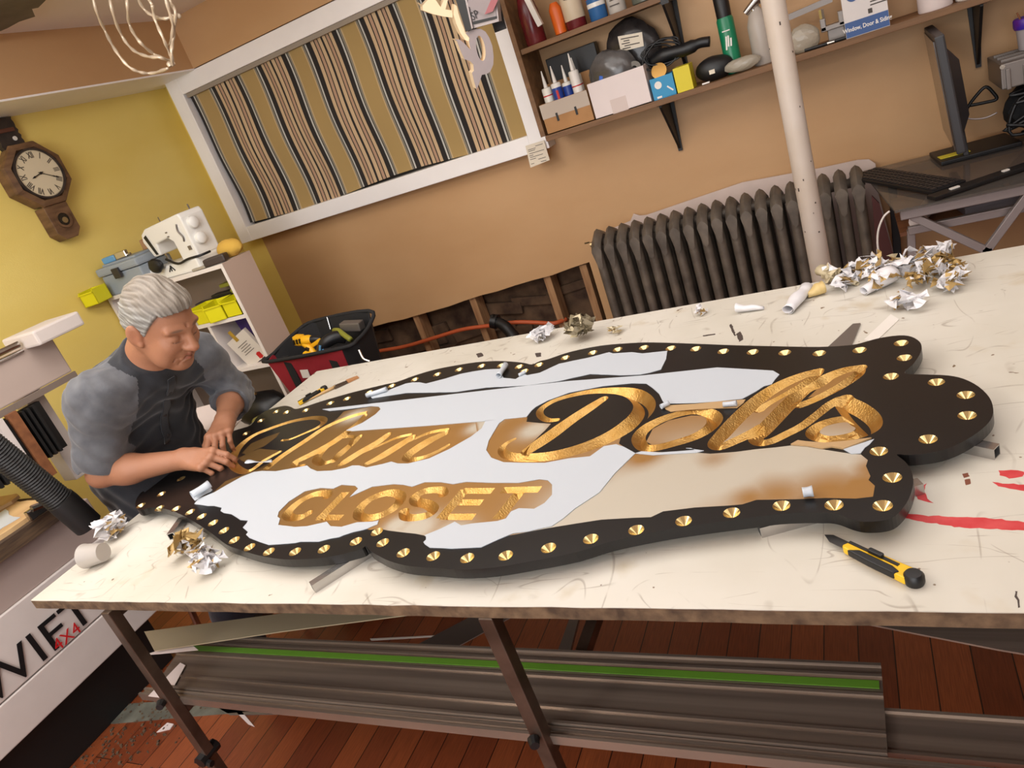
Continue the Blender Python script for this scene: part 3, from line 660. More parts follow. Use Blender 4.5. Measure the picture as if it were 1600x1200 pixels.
# creases
M_PAPER = mat('receipt_paper', (226, 214, 194), .7)
M_INK = mat('ink', (74, 66, 60), .7)
rc = thing('receipt', 'small printed paper slip stuck on the lower right corner of the window frame', 'paper slip', tuple(ony(840, 240, 3.34)))
q = [ony(821, 228, 3.338), ony(850, 219, 3.338), ony(859, 250, 3.338), ony(829, 262, 3.338)]
bm = bm_(); add_prism(bm, q, (0, -.001, 0)); obj('paper', bm, M_PAPER, rc, True)
bm = bm_()
X_ = (q[1] - q[0]); D_ = (q[3] - q[0])
for t, a0, a1 in [(.12, .5, .9), (.2, .08, .5), (.27, .08, .45), (.38, .1, .9), (.47, .08, .3), (.55, .1, .8), (.64, .08, .4), (.72, .5, .9), (.84, .08, .25), (.86, .6, .9)]:
    a_ = q[0] + X_ * a0 + D_ * t; b_ = q[0] + X_ * a1 + D_ * t; d_ = D_ * .025
    add_prism(bm, [a_ + Vector((0, -.0012, 0)), b_ + Vector((0, -.0012, 0)), b_ + d_ + Vector((0, -.0012, 0)), a_ + d_ + Vector((0, -.0012, 0))], (0, -.0002, 0))
obj('print', bm, M_INK, rc, True)

# ============================================================ wooden shelves
M_SHELF = mat('shelf_wood', (132, 96, 62), .6, rgb2=(104, 72, 44), scale=5, stretch=(1, 6, 6), bump=.2, bscale=40)
M_BRK = mat('black_iron', (24, 20, 19), .5)
SZ = 1.29      # top of the lower shelf
su = thing('wall_shelf', 'long lower wooden wall shelf crowded with boxes and bottles, on black brackets', 'shelf', (-.4, 3.45, SZ))
bm = bm_(); add_box(bm, (.2, 3.325, SZ - .012), (2.84, .25, .024), bev=.002); obj('board', bm, M_SHELF, su, True)
bm = bm_(); add_box(bm, (-1.232, 3.33, 1.62), (.022, .24, .66)); obj('side_panel', bm, M_SHELF, su, True)
def bracket(x, z, h, parent, name='bracket', dp=.2):
    bm = bm_()
    add_prism(bm, [(x - .022, YW - .004, z), (x + .022, YW - .004, z), (x + .009, YW - .004, z - h), (x - .009, YW - .004, z - h)], (0, -.008, 0))
    add_prism(bm, [(x - .006, YW - .008, z), (x - .006, YW - dp, z), (x - .006, YW - dp, z - .012), (x - .006, YW - .016, z - h * .95), (x - .006, YW - .008, z - h * .95)], (.010, 0, 0))
    add_box(bm, (x, YW - dp / 2, z - .003), (.03, dp, .006))
    obj(name, bm, M_BRK, parent, True)
bracket(-.705, SZ - .024, .235, su); bracket(.45, SZ - .024, .24, su)
UZ = 1.66
us_ = thing('wall_shelf', 'short upper wooden wall shelf holding cleaning bottles, next to the blind', 'shelf', (-.9, 3.45, UZ))
bm = bm_(); add_box(bm, (-.895, 3.335, UZ - .011), (.65, .23, .022), bev=.002); obj('board', bm, M_SHELF, us_, True)
bracket(-.60, UZ - .022, .27, us_)
bm = bm_(); add_box(bm, (-.585, 3.215, UZ - .0), (.03, .01, .07)); obj('bracket_end', bm, M_BRK, us_, True)
# front of things on the lower shelf
M_CARD = mat('cardboard', (176, 130, 84), .8, rgb2=(160, 116, 72), scale=10)
M_TAPE = mat('clear_tape', (206, 190, 174), .25, alpha=.75)
M_WPL = mat('white_plastic', (226, 220, 212), .35)
M_WCARD = mat('white_card', (222, 208, 204), .55, var=.02)
M_RED = mat('red_plastic', (190, 30, 34), .4)
M_BLU = mat('blue_print', (28, 60, 140), .4)
def openbox(name, label, cat, x0, x1, y0, y1, z, h, m, th=.004, group=None, hb=None):
    t = thing(name, label, cat, ((x0 + x1) / 2, (y0 + y1) / 2, z), 0, group)
    bm = bm_(); hb = hb or h
    add_box(bm, ((x0 + x1) / 2, y0 + th / 2, z + h / 2), (x1 - x0, th, h)); add_box(bm, ((x0 + x1) / 2, y1 - th / 2, z + hb / 2), (x1 - x0, th, hb))
    for x in (x0 + th / 2, x1 - th / 2): add_box(bm, (x, (y0 + y1) / 2, z + h / 2), (th, y1 - y0 - 2 * th, h))
    add_box(bm, ((x0 + x1) / 2, (y0 + y1) / 2, z + th / 2), (x1 - x0, y1 - y0, th)); obj('walls', bm, m, t, True)
    return t
cb = openbox('cardboard_box', 'open brown cardboard box full of sealant tubes, at the left end of the shelf', 'box', -1.208, -.985, 3.215, 3.34, SZ, .13, M_CARD, hb=.2)
bm = bm_(); add_box(bm, (-1.097, 3.2135, SZ + .098), (.225, .001, .062)); obj('tape', bm, M_TAPE, cb, True)
for dx in (-.045, .045): bm = bm_(); add_box(bm, (-1.097 + dx, 3.2135, SZ + .062), (.010, .002, .035)); obj('slot', bm, M_BLK, cb, True)
M_TUBEL = mat('tube_white', (224, 218, 206), .35)
tubes = [(-1.172, 3.262, .255, 'white with a thin red line, leftmost', M_TUBEL, 'red'), (-1.122, 3.252, .262, 'blue and red lettered', M_WPL, 'blue'), (-1.080, 3.275, .25, 'blue labelled with a round mark', M_TUBEL, 'logo'), (-1.040, 3.308, .265, 'at the back with a grey nozzle', M_TUBEL, 'red'), (-1.030, 3.252, .285, 'white with a thin red line, rightmost', M_WPL, 'red')]
for x, y, h, lb, m, k in tubes:
    t = thing('sealant_tube', lb.split(',')[0].capitalize() + ' sealant tube' + (',' + lb.split(',')[1] if ',' in lb else '') + ' in the open cardboard box', 'tube', (x, y, SZ + .004), 0, 'sealant tubes in the cardboard box')
    z0 = SZ + .004
    bm = bm_(); add_lathe(bm, [(.022, 0), (.022, h - .075), (.02, h - .07), (.008, h - .068)], (x, y, z0), 20); obj('barrel', bm, m, t, True, auto=40)
    bm = bm_(); add_lathe(bm, [(.009, h - .068), (.008, h - .05), (.0025, h), (.002, h + .002)], (x, y, z0), 12); obj('nozzle', bm, M_WPL, t, True, auto=40)
    bm = bm_()
    if k == 'red': add_lathe(bm, [(.0223, .150), (.0227, .151), (.0227, .154), (.0223, .155)], (x, y, z0), 20); obj('stripe', bm, M_RED, t, True)
    elif k == 'blue':
        add_lathe(bm, [(.0223, .05), (.0226, .051), (.0226, .172), (.0223, .173)], (x, y, z0), 20); w = obj('label_band', bm, M_BLU, t, True)
        bm = bm_(); add_box(bm, (x + .006, y - .0215, z0 + .132), (.010, .004, .06)); obj('label_stripe', bm, M_RED, w, True)
    else:
        add_lathe(bm, [(.0223, .09), (.0226, .091), (.0226, .165), (.0223, .166)], (x, y, z0), 20); obj('label_band', bm, M_BLU, t, True)
# black box standing behind
bm = bm_(); add_box(bm, (-1.06, 3.395, SZ + .15), (.235, .05, .30), bev=.004)
tag(obj('storage_case', bm, M_BLK), 'flat black case standing behind the sealant tubes', 'case')
# white box with a plastic bag in it
wb = openbox('white_box', 'wide white cardboard box holding grey plastic bags, near the middle of the shelf', 'box', -.985 + .012, -.725, 3.205, 3.33, SZ, .148, M_WCARD)
bm = bm_(); add_box(bm, (-.86, 3.2045, SZ + .03), (.07, .0008, .058)); obj('tape', bm, mat('dirty_tape', (206, 188, 180), .4), wb, True)
M_BAGP = mat('grey_plastic_bag', (128, 124, 122), .22, trans=.35, rgb2=(84, 80, 78), scale=14, bump=.8, bscale=22)
M_BAGD = mat('dark_plastic_bag', (72, 66, 64), .25, trans=.2, rgb2=(44, 40, 40), scale=12, bump=1, bscale=20)
def lump(c, r, seed, sub=3, amp=.18, f=2.2):
    bm = bm_(); bmesh.ops.create_icosphere(bm, subdivisions=sub, radius=1)
    R = random.Random(seed); ph = [(Vector((R.uniform(-1, 1), R.uniform(-1, 1), R.uniform(-1, 1))).normalized() * f * (1 + i * .6), R.uniform(0, 6), 1 / (1 + i * .5)) for i in range(7)]
    for v in bm.verts:
        n = v.co.normalized(); d = 1 + amp * sum(a * abs(math.sin(k.dot(n) + p)) for k, p, a in ph) / 2 - amp
        v.co = Vector((n.x * r[0] * d, n.y * r[1] * d, n.z * r[2] * d)) + Vector(c)
    return bm
pb = obj('plastic_bag', lump((-.865, 3.27, SZ + .15), (.105, .052, .10), 4), M_BAGP, auto=30); tag(pb, 'crumpled light grey plastic bag bulging out of the white box', 'bag')
t = thing('plastic_bag', 'dark grey plastic bag with a cream paper label, behind the white box', 'bag', (-.80, 3.375, SZ))
obj('bag', lump((-.79, 3.385, SZ + .19), (.115, .05, .16), 9), M_BAGD, t, True, auto=30)
a = ony(965, 57, 3.31); b = ony(1003, 50, 3.31); c = ony(1006, 72, 3.31); d = ony(970, 81, 3.31)
bm = bm_(); add_prism(bm, [a, b, c, d], (0, .002, 0)); lb_ = obj('paper_label', bm, M_PAPER, t, True)
bm = bm_()
for k in range(5):
    p_ = a.lerp(d, .18 + .16 * k); q_ = b.lerp(c, .18 + .16 * k); l_ = p_.lerp(q_, .1 + .1 * (k % 2)); r__ = p_.lerp(q_, .45 + .4 * (k % 3 == 0)); add_prism(bm, [l_ + Vector((0, -.0006, 0)), r__ + Vector((0, -.0006, 0)), r__ + Vector((0, -.0006, -.004)), l_ + Vector((0, -.0006, -.004))], (0, .0004, 0))
obj('print', bm, M_INK, lb_, True)
bm = bm_(); p = ony(992, 108, 3.25); add_lathe(bm, [(.012, -.012), (.03, -.012), (.03, .012), (.012, .012), (.012, -.012)], p, 24, rot=rx(PI / 2 - .3))
tag(obj('tape_roll', bm, mat('tape_roll', (92, 84, 72), .3)), 'small clear-brown roll of tape on top of the white box', 'tape roll')
bm = bm_(); add_box(bm, ony(943, 128, 3.235), (.035, .02, .05), rot=ry(.3)); tag(obj('blue_packet', bm, mat('blue_packet', (34, 92, 190), .4), bev=.003), 'small blue and white packet at the left corner of the white box', 'packet')
# blue box with the sander, yellow box
M_CYAN = mat('cyan_card', (42, 140, 186), .5)
bb = openbox('blue_box', 'small light blue cardboard box with white print, holding a grinder', 'box', -.715, -.62, 3.21, 3.31, SZ, .085, M_CYAN)
bm = bm_(); add_lathe(bm, [(.008, 0), (.015, 0), (.015, .001), (.008, .001), (.008, 0)], (-.685, 3.2095, SZ + .055), 20, rot=rx(PI / 2)); add_box(bm, (-.64, 3.2095, SZ + .03), (.03, .001, .006), rot=ry(.8)); add_box(bm, (-.69, 3.2095, SZ + .008), (.02, .001, .008)); obj('print', bm, M_WPL, bb, True)
yb = thing('yellow_box', 'small plain yellow card box beside the light blue box', 'box', (-.585, 3.26, SZ)); bm = bm_(); add_box(bm, (-.582, 3.255, SZ + .048), (.066, .09, .096), bev=.001); obj('carton', bm, mat('yellow_card', (214, 196, 30), .5), yb, True)
g = thing('angle_grinder', 'black power tool with a coiled cord and gold disc, above the light blue box', 'power tool', (-.66, 3.27, SZ + .09))
bm = bm_(); add_tube(bm, smooth_path([(-.70, 3.30, SZ + .14), (-.64, 3.28, SZ + .155), (-.56, 3.27, SZ + .15), (-.50, 3.27, SZ + .155), (-.46, 3.27, SZ + .148)], 4), [.03] * 5 + [.026] * 6 + [.02] * 6, 14); obj('body', bm, M_BLK, g, True, smooth=True)
bm = bm_(); add_lathe(bm, [(.0, .006), (.032, .004), (.033, 0), (.03, -.004), (0, -.004)], (-.675, 3.245, SZ + .105), 24, rot=rx(PI / 2 - .4)); obj('disc', bm, mat('brass_disc', (176, 134, 70), .35, metal=.7), g, True, auto=40)
bm = bm_()
P = []
for k in range(70):
    a_ = k * .42; P.append((-.655 + .075 * math.cos(a_) + .01 * math.sin(k), 3.28 + .018 * math.sin(a_ * .5) - .012, SZ + .165 + (.042 - .0003 * k) * math.sin(a_) + .02 * math.cos(a_ * .9)))
add_tube(bm, smooth_path(P, 2), .004, 6); obj('cord', bm, M_BLK, g, True, smooth=True)
t = thing('black_pouch', 'low black pouch with a small white tag, right of the yellow box', 'pouch', (-.47, 3.27, SZ))
obj('pouch', lump((-.465, 3.275, SZ + .045), (.075, .045, .048), 12, amp=.1), M_BLK, t, True, auto=30)
bm = bm_(); add_box(bm, (-.47, 3.228, SZ + .038), (.022, .003, .016)); obj('tag', bm, M_PAPER, t, True)
bm = bm_(); add_box(bm, (-.5, 3.215, SZ + .005), (.03, .012, .006), bev=.001); tag(obj('small_eraser', bm, M_WPL), 'tiny white block lying at the shelf edge by the black pouch', 'block')
tag(obj('clear_packet', lump((-.355, 3.245, SZ + .03), (.07, .025, .026), 14, amp=.12), mat('clear_packet', (196, 186, 168), .25, trans=.4)), 'clear plastic packet of small pale parts lying before the green can', 'packet')
# green spray can
sp = thing('spray_can', 'tall green spray can with a black cap', 'spray can', (-.40, 3.31, SZ), 0, None)
lean = ry(-.06)
bm = bm_(); add_lathe(bm, [(.026, 0), (.033, .003), (.033, .205), (.026, .222)], (-.395, 3.32, SZ), 24); obj('can', bm, mat('green_can', (20, 122, 84), .3), sp, True, auto=40)
bm = bm_(); add_lathe(bm, [(.029, .215), (.030, .3), (.027, .305), (0, .305)], (-.395, 3.32, SZ), 24); obj('cap', bm, M_BLK, sp, True, auto=40)
bm = bm_()
for k in range(3): add_box(bm, (-.402 + .009 * k, 3.2865, SZ + .12 + .006 * (k == 1)), (.006, .003, .05 - .01 * k), rot=ry(.15))
add_box(bm, (-.395, 3.287, SZ + .165), (.03, .003, .004)); obj('label_marks', bm, M_WPL, sp, True)
# spray gun, white bottle left of pole
p = ony(1172, 14, 3.3)
t = thing('metal_nozzle', 'shiny metal valve fitting at the top beside the white pole', 'metal fitting', p)
M_CHR = mat('chrome', (190, 186, 180), .18, metal=1)
bm = bm_(); add_tube(bm, [p + Vector((-.02, 0, -.01)), p + Vector((.04, 0, .03))], [.012, .02], 12); add_tube(bm, [p + Vector((.01, 0, 0)), p + Vector((.012, 0, -.05))], .009, 10); add_tube(bm, [p + Vector((.03, 0, .02)), p + Vector((.1, 0, .0))], .012, 10); obj('body', bm, M_CHR, t, True, auto=40)
bt = thing('plastic_bottle', 'pale grey plastic bottle under the metal valve fitting, half behind the pole', 'bottle', (-.285, 3.3, SZ))
bm = bm_(); add_lathe(bm, [(.04, 0), (.043, .004), (.043, .15), (.03, .19), (.014, .21), (.014, .24), (0, .24)], (-.275, 3.31, SZ), 24); obj('body', bm, mat('pale_bottle', (176, 166, 156), .4), bt, True, auto=40)
# right of the pole
tag(obj('clear_packet', lump((-.125, 3.26, SZ + .045), (.06, .03, .05), 16, amp=.15), MATS['clear_packet']), 'clear bag of small parts just right of the white pole', 'packet')
v = thing('metal_vise', 'small grey metal clamp with a chrome bolt on the shelf', 'clamp', (-.02, 3.28, SZ))
M_GMET = mat('grey_metal', (128, 120, 114), .4, metal=.6)
bm = bm_(); add_box(bm, (-.015, 3.28, SZ + .055), (.09, .06, .018), bev=.003); add_box(bm, (.018, 3.28, SZ + .075), (.03, .06, .05), bev=.003); add_box(bm, (-.05, 3.28, SZ + .07), (.02, .06, .045), bev=.003); add_box(bm, (-.01, 3.3, SZ + .025), (.06, .04, .05), bev=.003); obj('body', bm, M_GMET, v, True)
bm = bm_(); add_tube(bm, [(-.05, 3.28, SZ + .08), (-.05, 3.28, SZ + .125)], [.010, .010], 6); obj('bolt', bm, M_CHR, v, True)
for k, (x, lab) in enumerate([(-.075, 'black pen with a chrome tip at the shelf edge right of the pole'), (-.0, 'white-tipped black pen at the shelf edge before the metal clamp')]):
    t = thing('pen', lab, 'pen', (x, 3.22, SZ)); bm = bm_(); add_tube(bm, [(x - .05, 3.225, SZ + .006), (x + .03, 3.215, SZ + .006)], .006, 8); obj('barrel', bm, M_BLK, t, True)
    bm = bm_(); add_tube(bm, [(x + .03, 3.215, SZ + .006), (x + .055, 3.212, SZ + .006)], [.006, .004], 8); obj('tip', bm, M_WPL if k else M_CHR, t, True)
# silicone carton
ge = thing('silicone_carton', 'white and blue silicone sealant carton with a round blue emblem', 'box', (.13, 3.27, SZ))
gx0, gx1 = ony(1323, 63, 3.205).x, ony(1391, 39, 3.205).x; gh = .205; gz = SZ
bm = bm_(); add_box(bm, ((gx0 + gx1) / 2, 3.27, gz + gh / 2), (gx1 - gx0, .13, gh), bev=.001); obj('carton', bm, mat('carton_white', (214, 206, 202), .45), ge, True)
bm = bm_(); add_box(bm, ((gx0 + gx1) / 2, 3.2045, gz + .028), (gx1 - gx0 - .002, .001, .052)); obj('blue_band', bm, mat('carton_blue', (42, 78, 136), .45), ge, True)
bm = bm_(); add_box(bm, ((gx0 + gx1) / 2, 3.2045, gz + gh - .012), (gx1 - gx0 - .002, .001, .022)); obj('blue_band', bm, mat('carton_blue', (42, 78, 136), .45), ge, True)
FM = lambda x, z, y=3.2035: basis((x, y, z), (1, 0, 0), (0, 0, 1))
text_mesh('lettering', 'Window, Door & Siding', .0205, M_WPL, FM((gx0 + gx1) / 2, gz + .028), ge, bold=.0004, sx=.80)
text_mesh('lettering', 'SILICONE 2', .022, M_INK, FM(gx0 + .115, gz + .165, 3.204), ge, sx=.85)
text_mesh('lettering', 'WINDOW & DOOR', .015, M_INK, FM(gx0 + .115, gz + .147, 3.204), ge, sx=.8)
bm = bm_(); add_lathe(bm, [(0, .0), (.0215, 0), (.0215, .001), (0, .001)], (gx0 + .038, 3.2045, gz + .14), 28, rot=rx(PI / 2)); lg = obj('emblem', bm, mat('carton_blue', (0, 0, 0)), ge, True)
text_mesh('emblem_letters', 'GE', .028, M_WPL, FM(gx0 + .038, gz + .14, 3.2025), lg, shear=.2)
bm = bm_()
for k in range(5): add_box(bm, (gx0 + .12 + .006 * (k % 2), 3.2042, gz + .132 - .011 * k), (.07 - .01 * (k % 3), .0006, .004))
add_box(bm, (gx0 + .088, 3.2042, gz + .07), (.014, .0006, .016)); obj('print', bm, M_INK, ge, True)
# grey item behind the carton, rolls right of it
bm = bm_(); add_box(bm, (.085, 3.36, SZ + .1), (.05, .06, .19), bev=.006); tag(obj('olive_case', bm, mat('olive_plastic', (122, 116, 96), .5)), 'olive grey case standing behind the left of the silicone carton', 'case')
for x, r, h, lab, mm in [(.315, .055, .24, 'plain white roll of paper right of the silicone carton', M_WCARD), (.445, .068, .25, 'white tub with a blue and red label at the right of the shelf', M_WPL), (.585, .06, .25, 'white tub behind the right edge of the photo, end of shelf', M_WPL)]:
    t = thing('paper_roll' if r == .055 else 'plastic_tub', lab, 'roll' if r == .055 else 'tub', (x, 3.28, SZ))
    bm = bm_(); add_lathe(bm, [(r * .95, 0), (r, .004), (r, h), (r * .9, h + .01), (0, h + .01)], (x, 3.285, SZ), 28); bd = obj('body', bm, mm, t, True, auto=40)
    if r != .055:
        bm = bm_(); add_lathe(bm, [(r + .0004, .03), (r + .001, .031), (r + .001, .045), (r + .0004, .046)], (x, 3.285, SZ), 28); obj('label_band', bm, mat('lt_blue_print', (50, 120, 180), .4), t, True)
        bm = bm_(); add_lathe(bm, [(r + .0004, .07), (r + .001, .071), (r + .001, .1), (r + .0004, .101)], (x, 3.285, SZ), 28); obj('label_band', bm, M_RED, t, True)
# upper shelf bottles
def bottle(name, label, cat, x, y, z, prof, m, seg=24): 
    t = thing(name, label, cat, (x, y, z)); bm = bm_(); add_lathe(bm, prof, (x, y, z), seg); obj('body', bm, m, t, True, auto=40); return t
M_MAR = mat('maroon_liquid', (112, 34, 38), .25, rgb2=(86, 24, 30), scale=20)
t = bottle('spray_bottle', 'maroon spray bottle with a white trigger tube, left end of the upper shelf', 'bottle', -1.155, 3.27, UZ, [(.042, 0), (.045, .005), (.044, .13), (.03, .2), (.015, .22), (.015, .25)], M_MAR)
bm = bm_(); add_tube(bm, smooth_path([(-1.13, 3.225, UZ + .20), (-1.115, 3.22, UZ + .13), (-1.10, 3.22, UZ + .06)], 4), .011, 4, sq=True); obj('trigger_strip', bm, M_WPL, t, True)
bottle('orange_bottle', 'flat orange bottle between the spray bottle and the cream label', 'bottle', -1.035, 3.26, UZ, [(.02, 0), (.026, .004), (.027, .10), (.015, .125), (0, .125)], mat('orange_plastic', (214, 96, 24), .35))
t = bottle('label_bottle', 'red bottle with a large cream label and an oval mark', 'bottle', -.965, 3.27, UZ, [(.04, 0), (.043, .004), (.043, .17), (.03, .2), (.015, .22), (.015, .25)], M_MAR)
bm = bm_(); add_lathe(bm, [(.0434, .035), (.044, .036), (.044, .15), (.0434, .151)], (-.965, 3.27, UZ), 24); l_ = obj('label', bm, mat('cream_label', (206, 188, 160), .5), t, True, auto=40)
bm = bm_(); add_lathe(bm, [(.014, 0), (.016, 0), (.016, .002), (.014, .002), (.014, 0)], (-.965, 3.227, UZ + .12), 24, rot=rx(PI / 2)); bmesh.ops.scale(bm, vec=(1, 1, .5), space=Matrix.Translation((.965, -3.227, -(UZ + .12))), verts=bm.verts); obj('oval', bm, M_INK, l_, True)
t = bottle('aerosol_can', 'blue and red striped can on the upper shelf', 'can', -.865, 3.27, UZ, [(.034, 0), (.037, .004), (.037, .2), (.03, .215), (0, .215)], mat('can_blue', (44, 96, 150), .35))
for z, m in ((.05, M_WPL), (.085, M_RED), (.12, M_WPL)): bm = bm_(); add_lathe(bm, [(.0374, z), (.038, z + .001), (.038, z + .016), (.0374, z + .017)], (-.865, 3.27, UZ), 24); obj('stripe', bm, m, t, True)
t = bottle('aerosol_can', 'white can with small black print, right of the striped can', 'can', -.785, 3.275, UZ, [(.034, 0), (.037, .004), (.037, .2), (.03, .215), (0, .215)], mat('can_white', (190, 182, 172), .35))
bm = bm_(); [add_box(bm, (-.785, 3.2375, UZ + .03 + .02 * k), (.04 - .01 * (k % 2), .003, .004)) for k in range(5)]; obj('print', bm, M_INK, t, True)
t = bottle('grey_jar', 'low grey green jar at the right end of the upper shelf', 'jar', -.665, 3.27, UZ, [(.05, 0), (.055, .004), (.055, .08), (.045, .1), (0, .1)], mat('grey_green', (88, 92, 82), .35))
# long metal strip hanging at the top, right of pole
a = ony(1226, 30, 3.36); b = ony(1300, -2, 3.36)
bm = bm_(); add_tube(bm, [a, b], .011, 4, sq=True); tag(obj('perforated_strip', bm, M_GMET), 'perforated metal strip running up from the white pole to the top edge', 'metal strip')
# ============================================================ pole, radiator, sheet, hose
M_POLE = mat('pole_paint', (206, 194, 184), .5, rgb2=(190, 172, 152), scale=3, bump=.4, bscale=30)
pc = (ony(1253, 258, 2.68)); 
pl = thing('support_pole', 'white painted round steel pole standing behind the table', 'pole', (-.169, 2.68, 0))
bm = bm_(); add_lathe(bm, [(.034, 0), (.036, .01), (.036, ZC)], (-.169, 2.68, 0), 32); obj('shaft', bm, M_POLE, pl, True, auto=40)
bm = bm_(); add_lathe(bm, [(.07, 0), (.07, .008), (.04, .012)], (-.169, 2.68, 0), 32); obj('base_plate', bm, M_POLE, pl, True, auto=40)
bm = bm_(); R = random.Random(5)
for k in range(16):
    an = -PI / 2 + R.uniform(-1.2, 1.2); z = R.uniform(.7, 1.7); s = R.uniform(.002, .005)
    add_box(bm, (-.169 + .0362 * math.cos(an), 2.68 + .0362 * math.sin(an), z), (s, .001, s * R.uniform(1, 2.5)), rot=rz(an + PI / 2))
obj('paint_chip', bm, M_PEN, pl, True)
M_RAD = mat('radiator_paint', (120, 109, 97), .5, metal=.3, rgb2=(86, 78, 70), scale=14, bump=.3, bscale=60)
ra = thing('radiator', 'old cast-iron column radiator painted grey brown under the shelf', 'radiator', (-.58, 3.25, 0))
NS = 19; rx0, rx1 = -1.128, -.016; zt = .79
for k in range(NS):
    x = rx0 + (rx1 - rx0) * k / (NS - 1)
    bm = bm_()
    for j, y in enumerate((3.185, 3.25, 3.315)):
        add_tube(bm, smooth_path([(x, y, .1), (x, y, .3), (x, y, .6), (x, y, zt - .07), (x, y, zt - .03)], 2), [.0215] * 8 + [.016], 12)
    # pointed crown
    w = .024
    for (z, ww, yy0, yy1) in []: pass
    prof = [(3.158, zt - .085), (3.16, zt - .035), (3.185, zt - .005), (3.25, zt + .022), (3.315, zt - .005), (3.34, zt - .035), (3.342, zt - .085)]
    rings = []
    for i, (y, z) in enumerate(prof):
        s = .55 if i in (0, 6) else 1
        cz = z; rings.append([bm.verts.new((x + dx_ * w * s, y, z + dz)) for dx_, dz in ((0, .006), (.6, -.004), (1, -.022), (.8, -.05), (0, -.062), (-.8, -.05), (-1, -.022), (-.6, -.004))])
    for A, B in zip(rings, rings[1:]):
        for q in range(8): bm.faces.new((A[q], A[(q + 1) % 8], B[(q + 1) % 8], B[q]))
    bm.faces.new(rings[0]); bm.faces.new(rings[-1])
    add_tube(bm, [(x, 3.17, .14), (x, 3.33, .14)], .026, 10)
    if k in (0, NS - 1):
        for y in (3.185, 3.315): add_tube(bm, [(x, y, 0), (x, y, .12)], [.018, .022], 8)
    obj('radiator_section', bm, M_RAD, ra, True, auto=35)
bm = bm_()
for z in (.14, zt - .04): add_tube(bm, [(rx0 - .028, 3.25, z), (rx1 + .028, 3.25, z)], .02, 12)
obj('connecting_pipe', bm, M_RAD, ra, True, smooth=True)
bm = bm_(); add_tube(bm, [(rx0 - .05, 3.25, zt - .04), (rx0 - .02, 3.25, zt - .04)], .012, 8); add_tube(bm, [(rx0 - .05, 3.24, zt - .025), (rx0 - .065, 3.22, zt - .02)], .004, 6); obj('valve', bm, mat('brass', (170, 150, 110), .35, metal=.8), ra, True)
# pale sheet behind the radiator
sh = [ony(x, y, 3.41) for x, y in [(938, 385), (945, 362), (985, 345), (990, 334), (1000, 337), (1010, 336), (1083, 311), (1160, 285), (1220, 274), (1280, 263), (1340, 250), (1358, 249), (1368, 256), (1372, 300)]]
sh += [Vector((sh[-1].x + .05, 3.41, .12)), Vector((sh[0].x, 3.41, .12))]
bm = bm_(); add_prism(bm, sh, (0, .006, 0)); tag(obj('foam_sheet', bm, mat('foam_sheet', (206, 186, 176), .7, var=.05)), 'pale pinkish underlay sheet leaning on the wall behind the radiator', 'sheet')
# orange hose and black fitting
YH = YW - .012
bm = bm_(); P = [ony(x, y, YH) for x, y in [(575, 552), (589, 549), (634, 541), (681, 527), (722, 515), (759, 509.5), (806, 503.5), (840, 504), (866, 505)]]
P.append(P[-1] + Vector((.05, .06, -.01))); P.insert(0, P[0] + Vector((-.06, .04, -.01)))
add_tube(bm, smooth_path(P, 5), .0115, 12); tag(obj('orange_hose', bm, mat('orange_rubber', (196, 92, 52), .5), smooth=True), 'orange hose running through the open wall cavity across the studs', 'hose')
f = thing('pipe_elbow', 'black plastic pipe elbow in front of the orange hose', 'pipe fitting', ony(780, 510, 3.40))
a, b, c, d = ony(772, 503, 3.36), ony(783, 506, 3.35), ony(795, 516, 3.33), ony(806, 532, 3.3)
bm = bm_(); add_tube(bm, smooth_path([a, b, c, d], 4), [.03] * 3 + [.03] * 3 + [.032] * 4 + [.036] * 3, 16); obj('pipe', bm, M_BLK, f, True, smooth=True)
bm = bm_(); add_tube(bm, [a + Vector((-.012, 0, .008)), a + Vector((.018, 0, -.004))], .04, 16); add_tube(bm, [a + Vector((.0, -.01, .035)), a + Vector((.02, -.012, .036))], .012, 6); obj('collar', bm, M_BLK, f, True, auto=40)

# ============================================================ glass desk with monitor
M_GLASS = mat('smoked_glass', (96, 90, 84), .06, spec=.6, alpha=.55)
M_SILV = mat('silver_paint', (158, 148, 146), .4, metal=.5)
M_DWOOD = mat('desk_wood', (142, 92, 58), .55, rgb2=(112, 68, 42), scale=4, stretch=(1, 8, 8))
DX0, DX1, DY0, DY1 = .045, 1.15, 2.715, 3.39
dk = thing('glass_desk', 'smoked glass desk on a silver frame with crossed braces, right of the radiator', 'desk', (.6, 3.05, 0))
bm = bm_(); add_prism(bm, [(.085, DY0, .744), (DX1, DY0, .744), (DX1, DY1, .744), (.005, DY1, .744)], (0, 0, .01)); obj('glass_top', bm, M_GLASS, dk, True, bev=.002)
bm = bm_(); add_box(bm, ((.1 + DX1) / 2, DY0 + .035, .725), (DX1 - .1, .025, .034)); obj('front_beam', bm, M_SILV, dk, True, bev=.003)
bm = bm_(); add_box(bm, ((.1 + DX1) / 2, DY1 - .04, .725), (DX1 - .1, .025, .034)); obj('back_beam', bm, M_SILV, dk, True, bev=.003)
for a, b in [((.14, 2.75, .71), (.60, 2.75, .38)), ((.60, 2.75, .71), (.30, 2.75, .47)), ]:
    pass
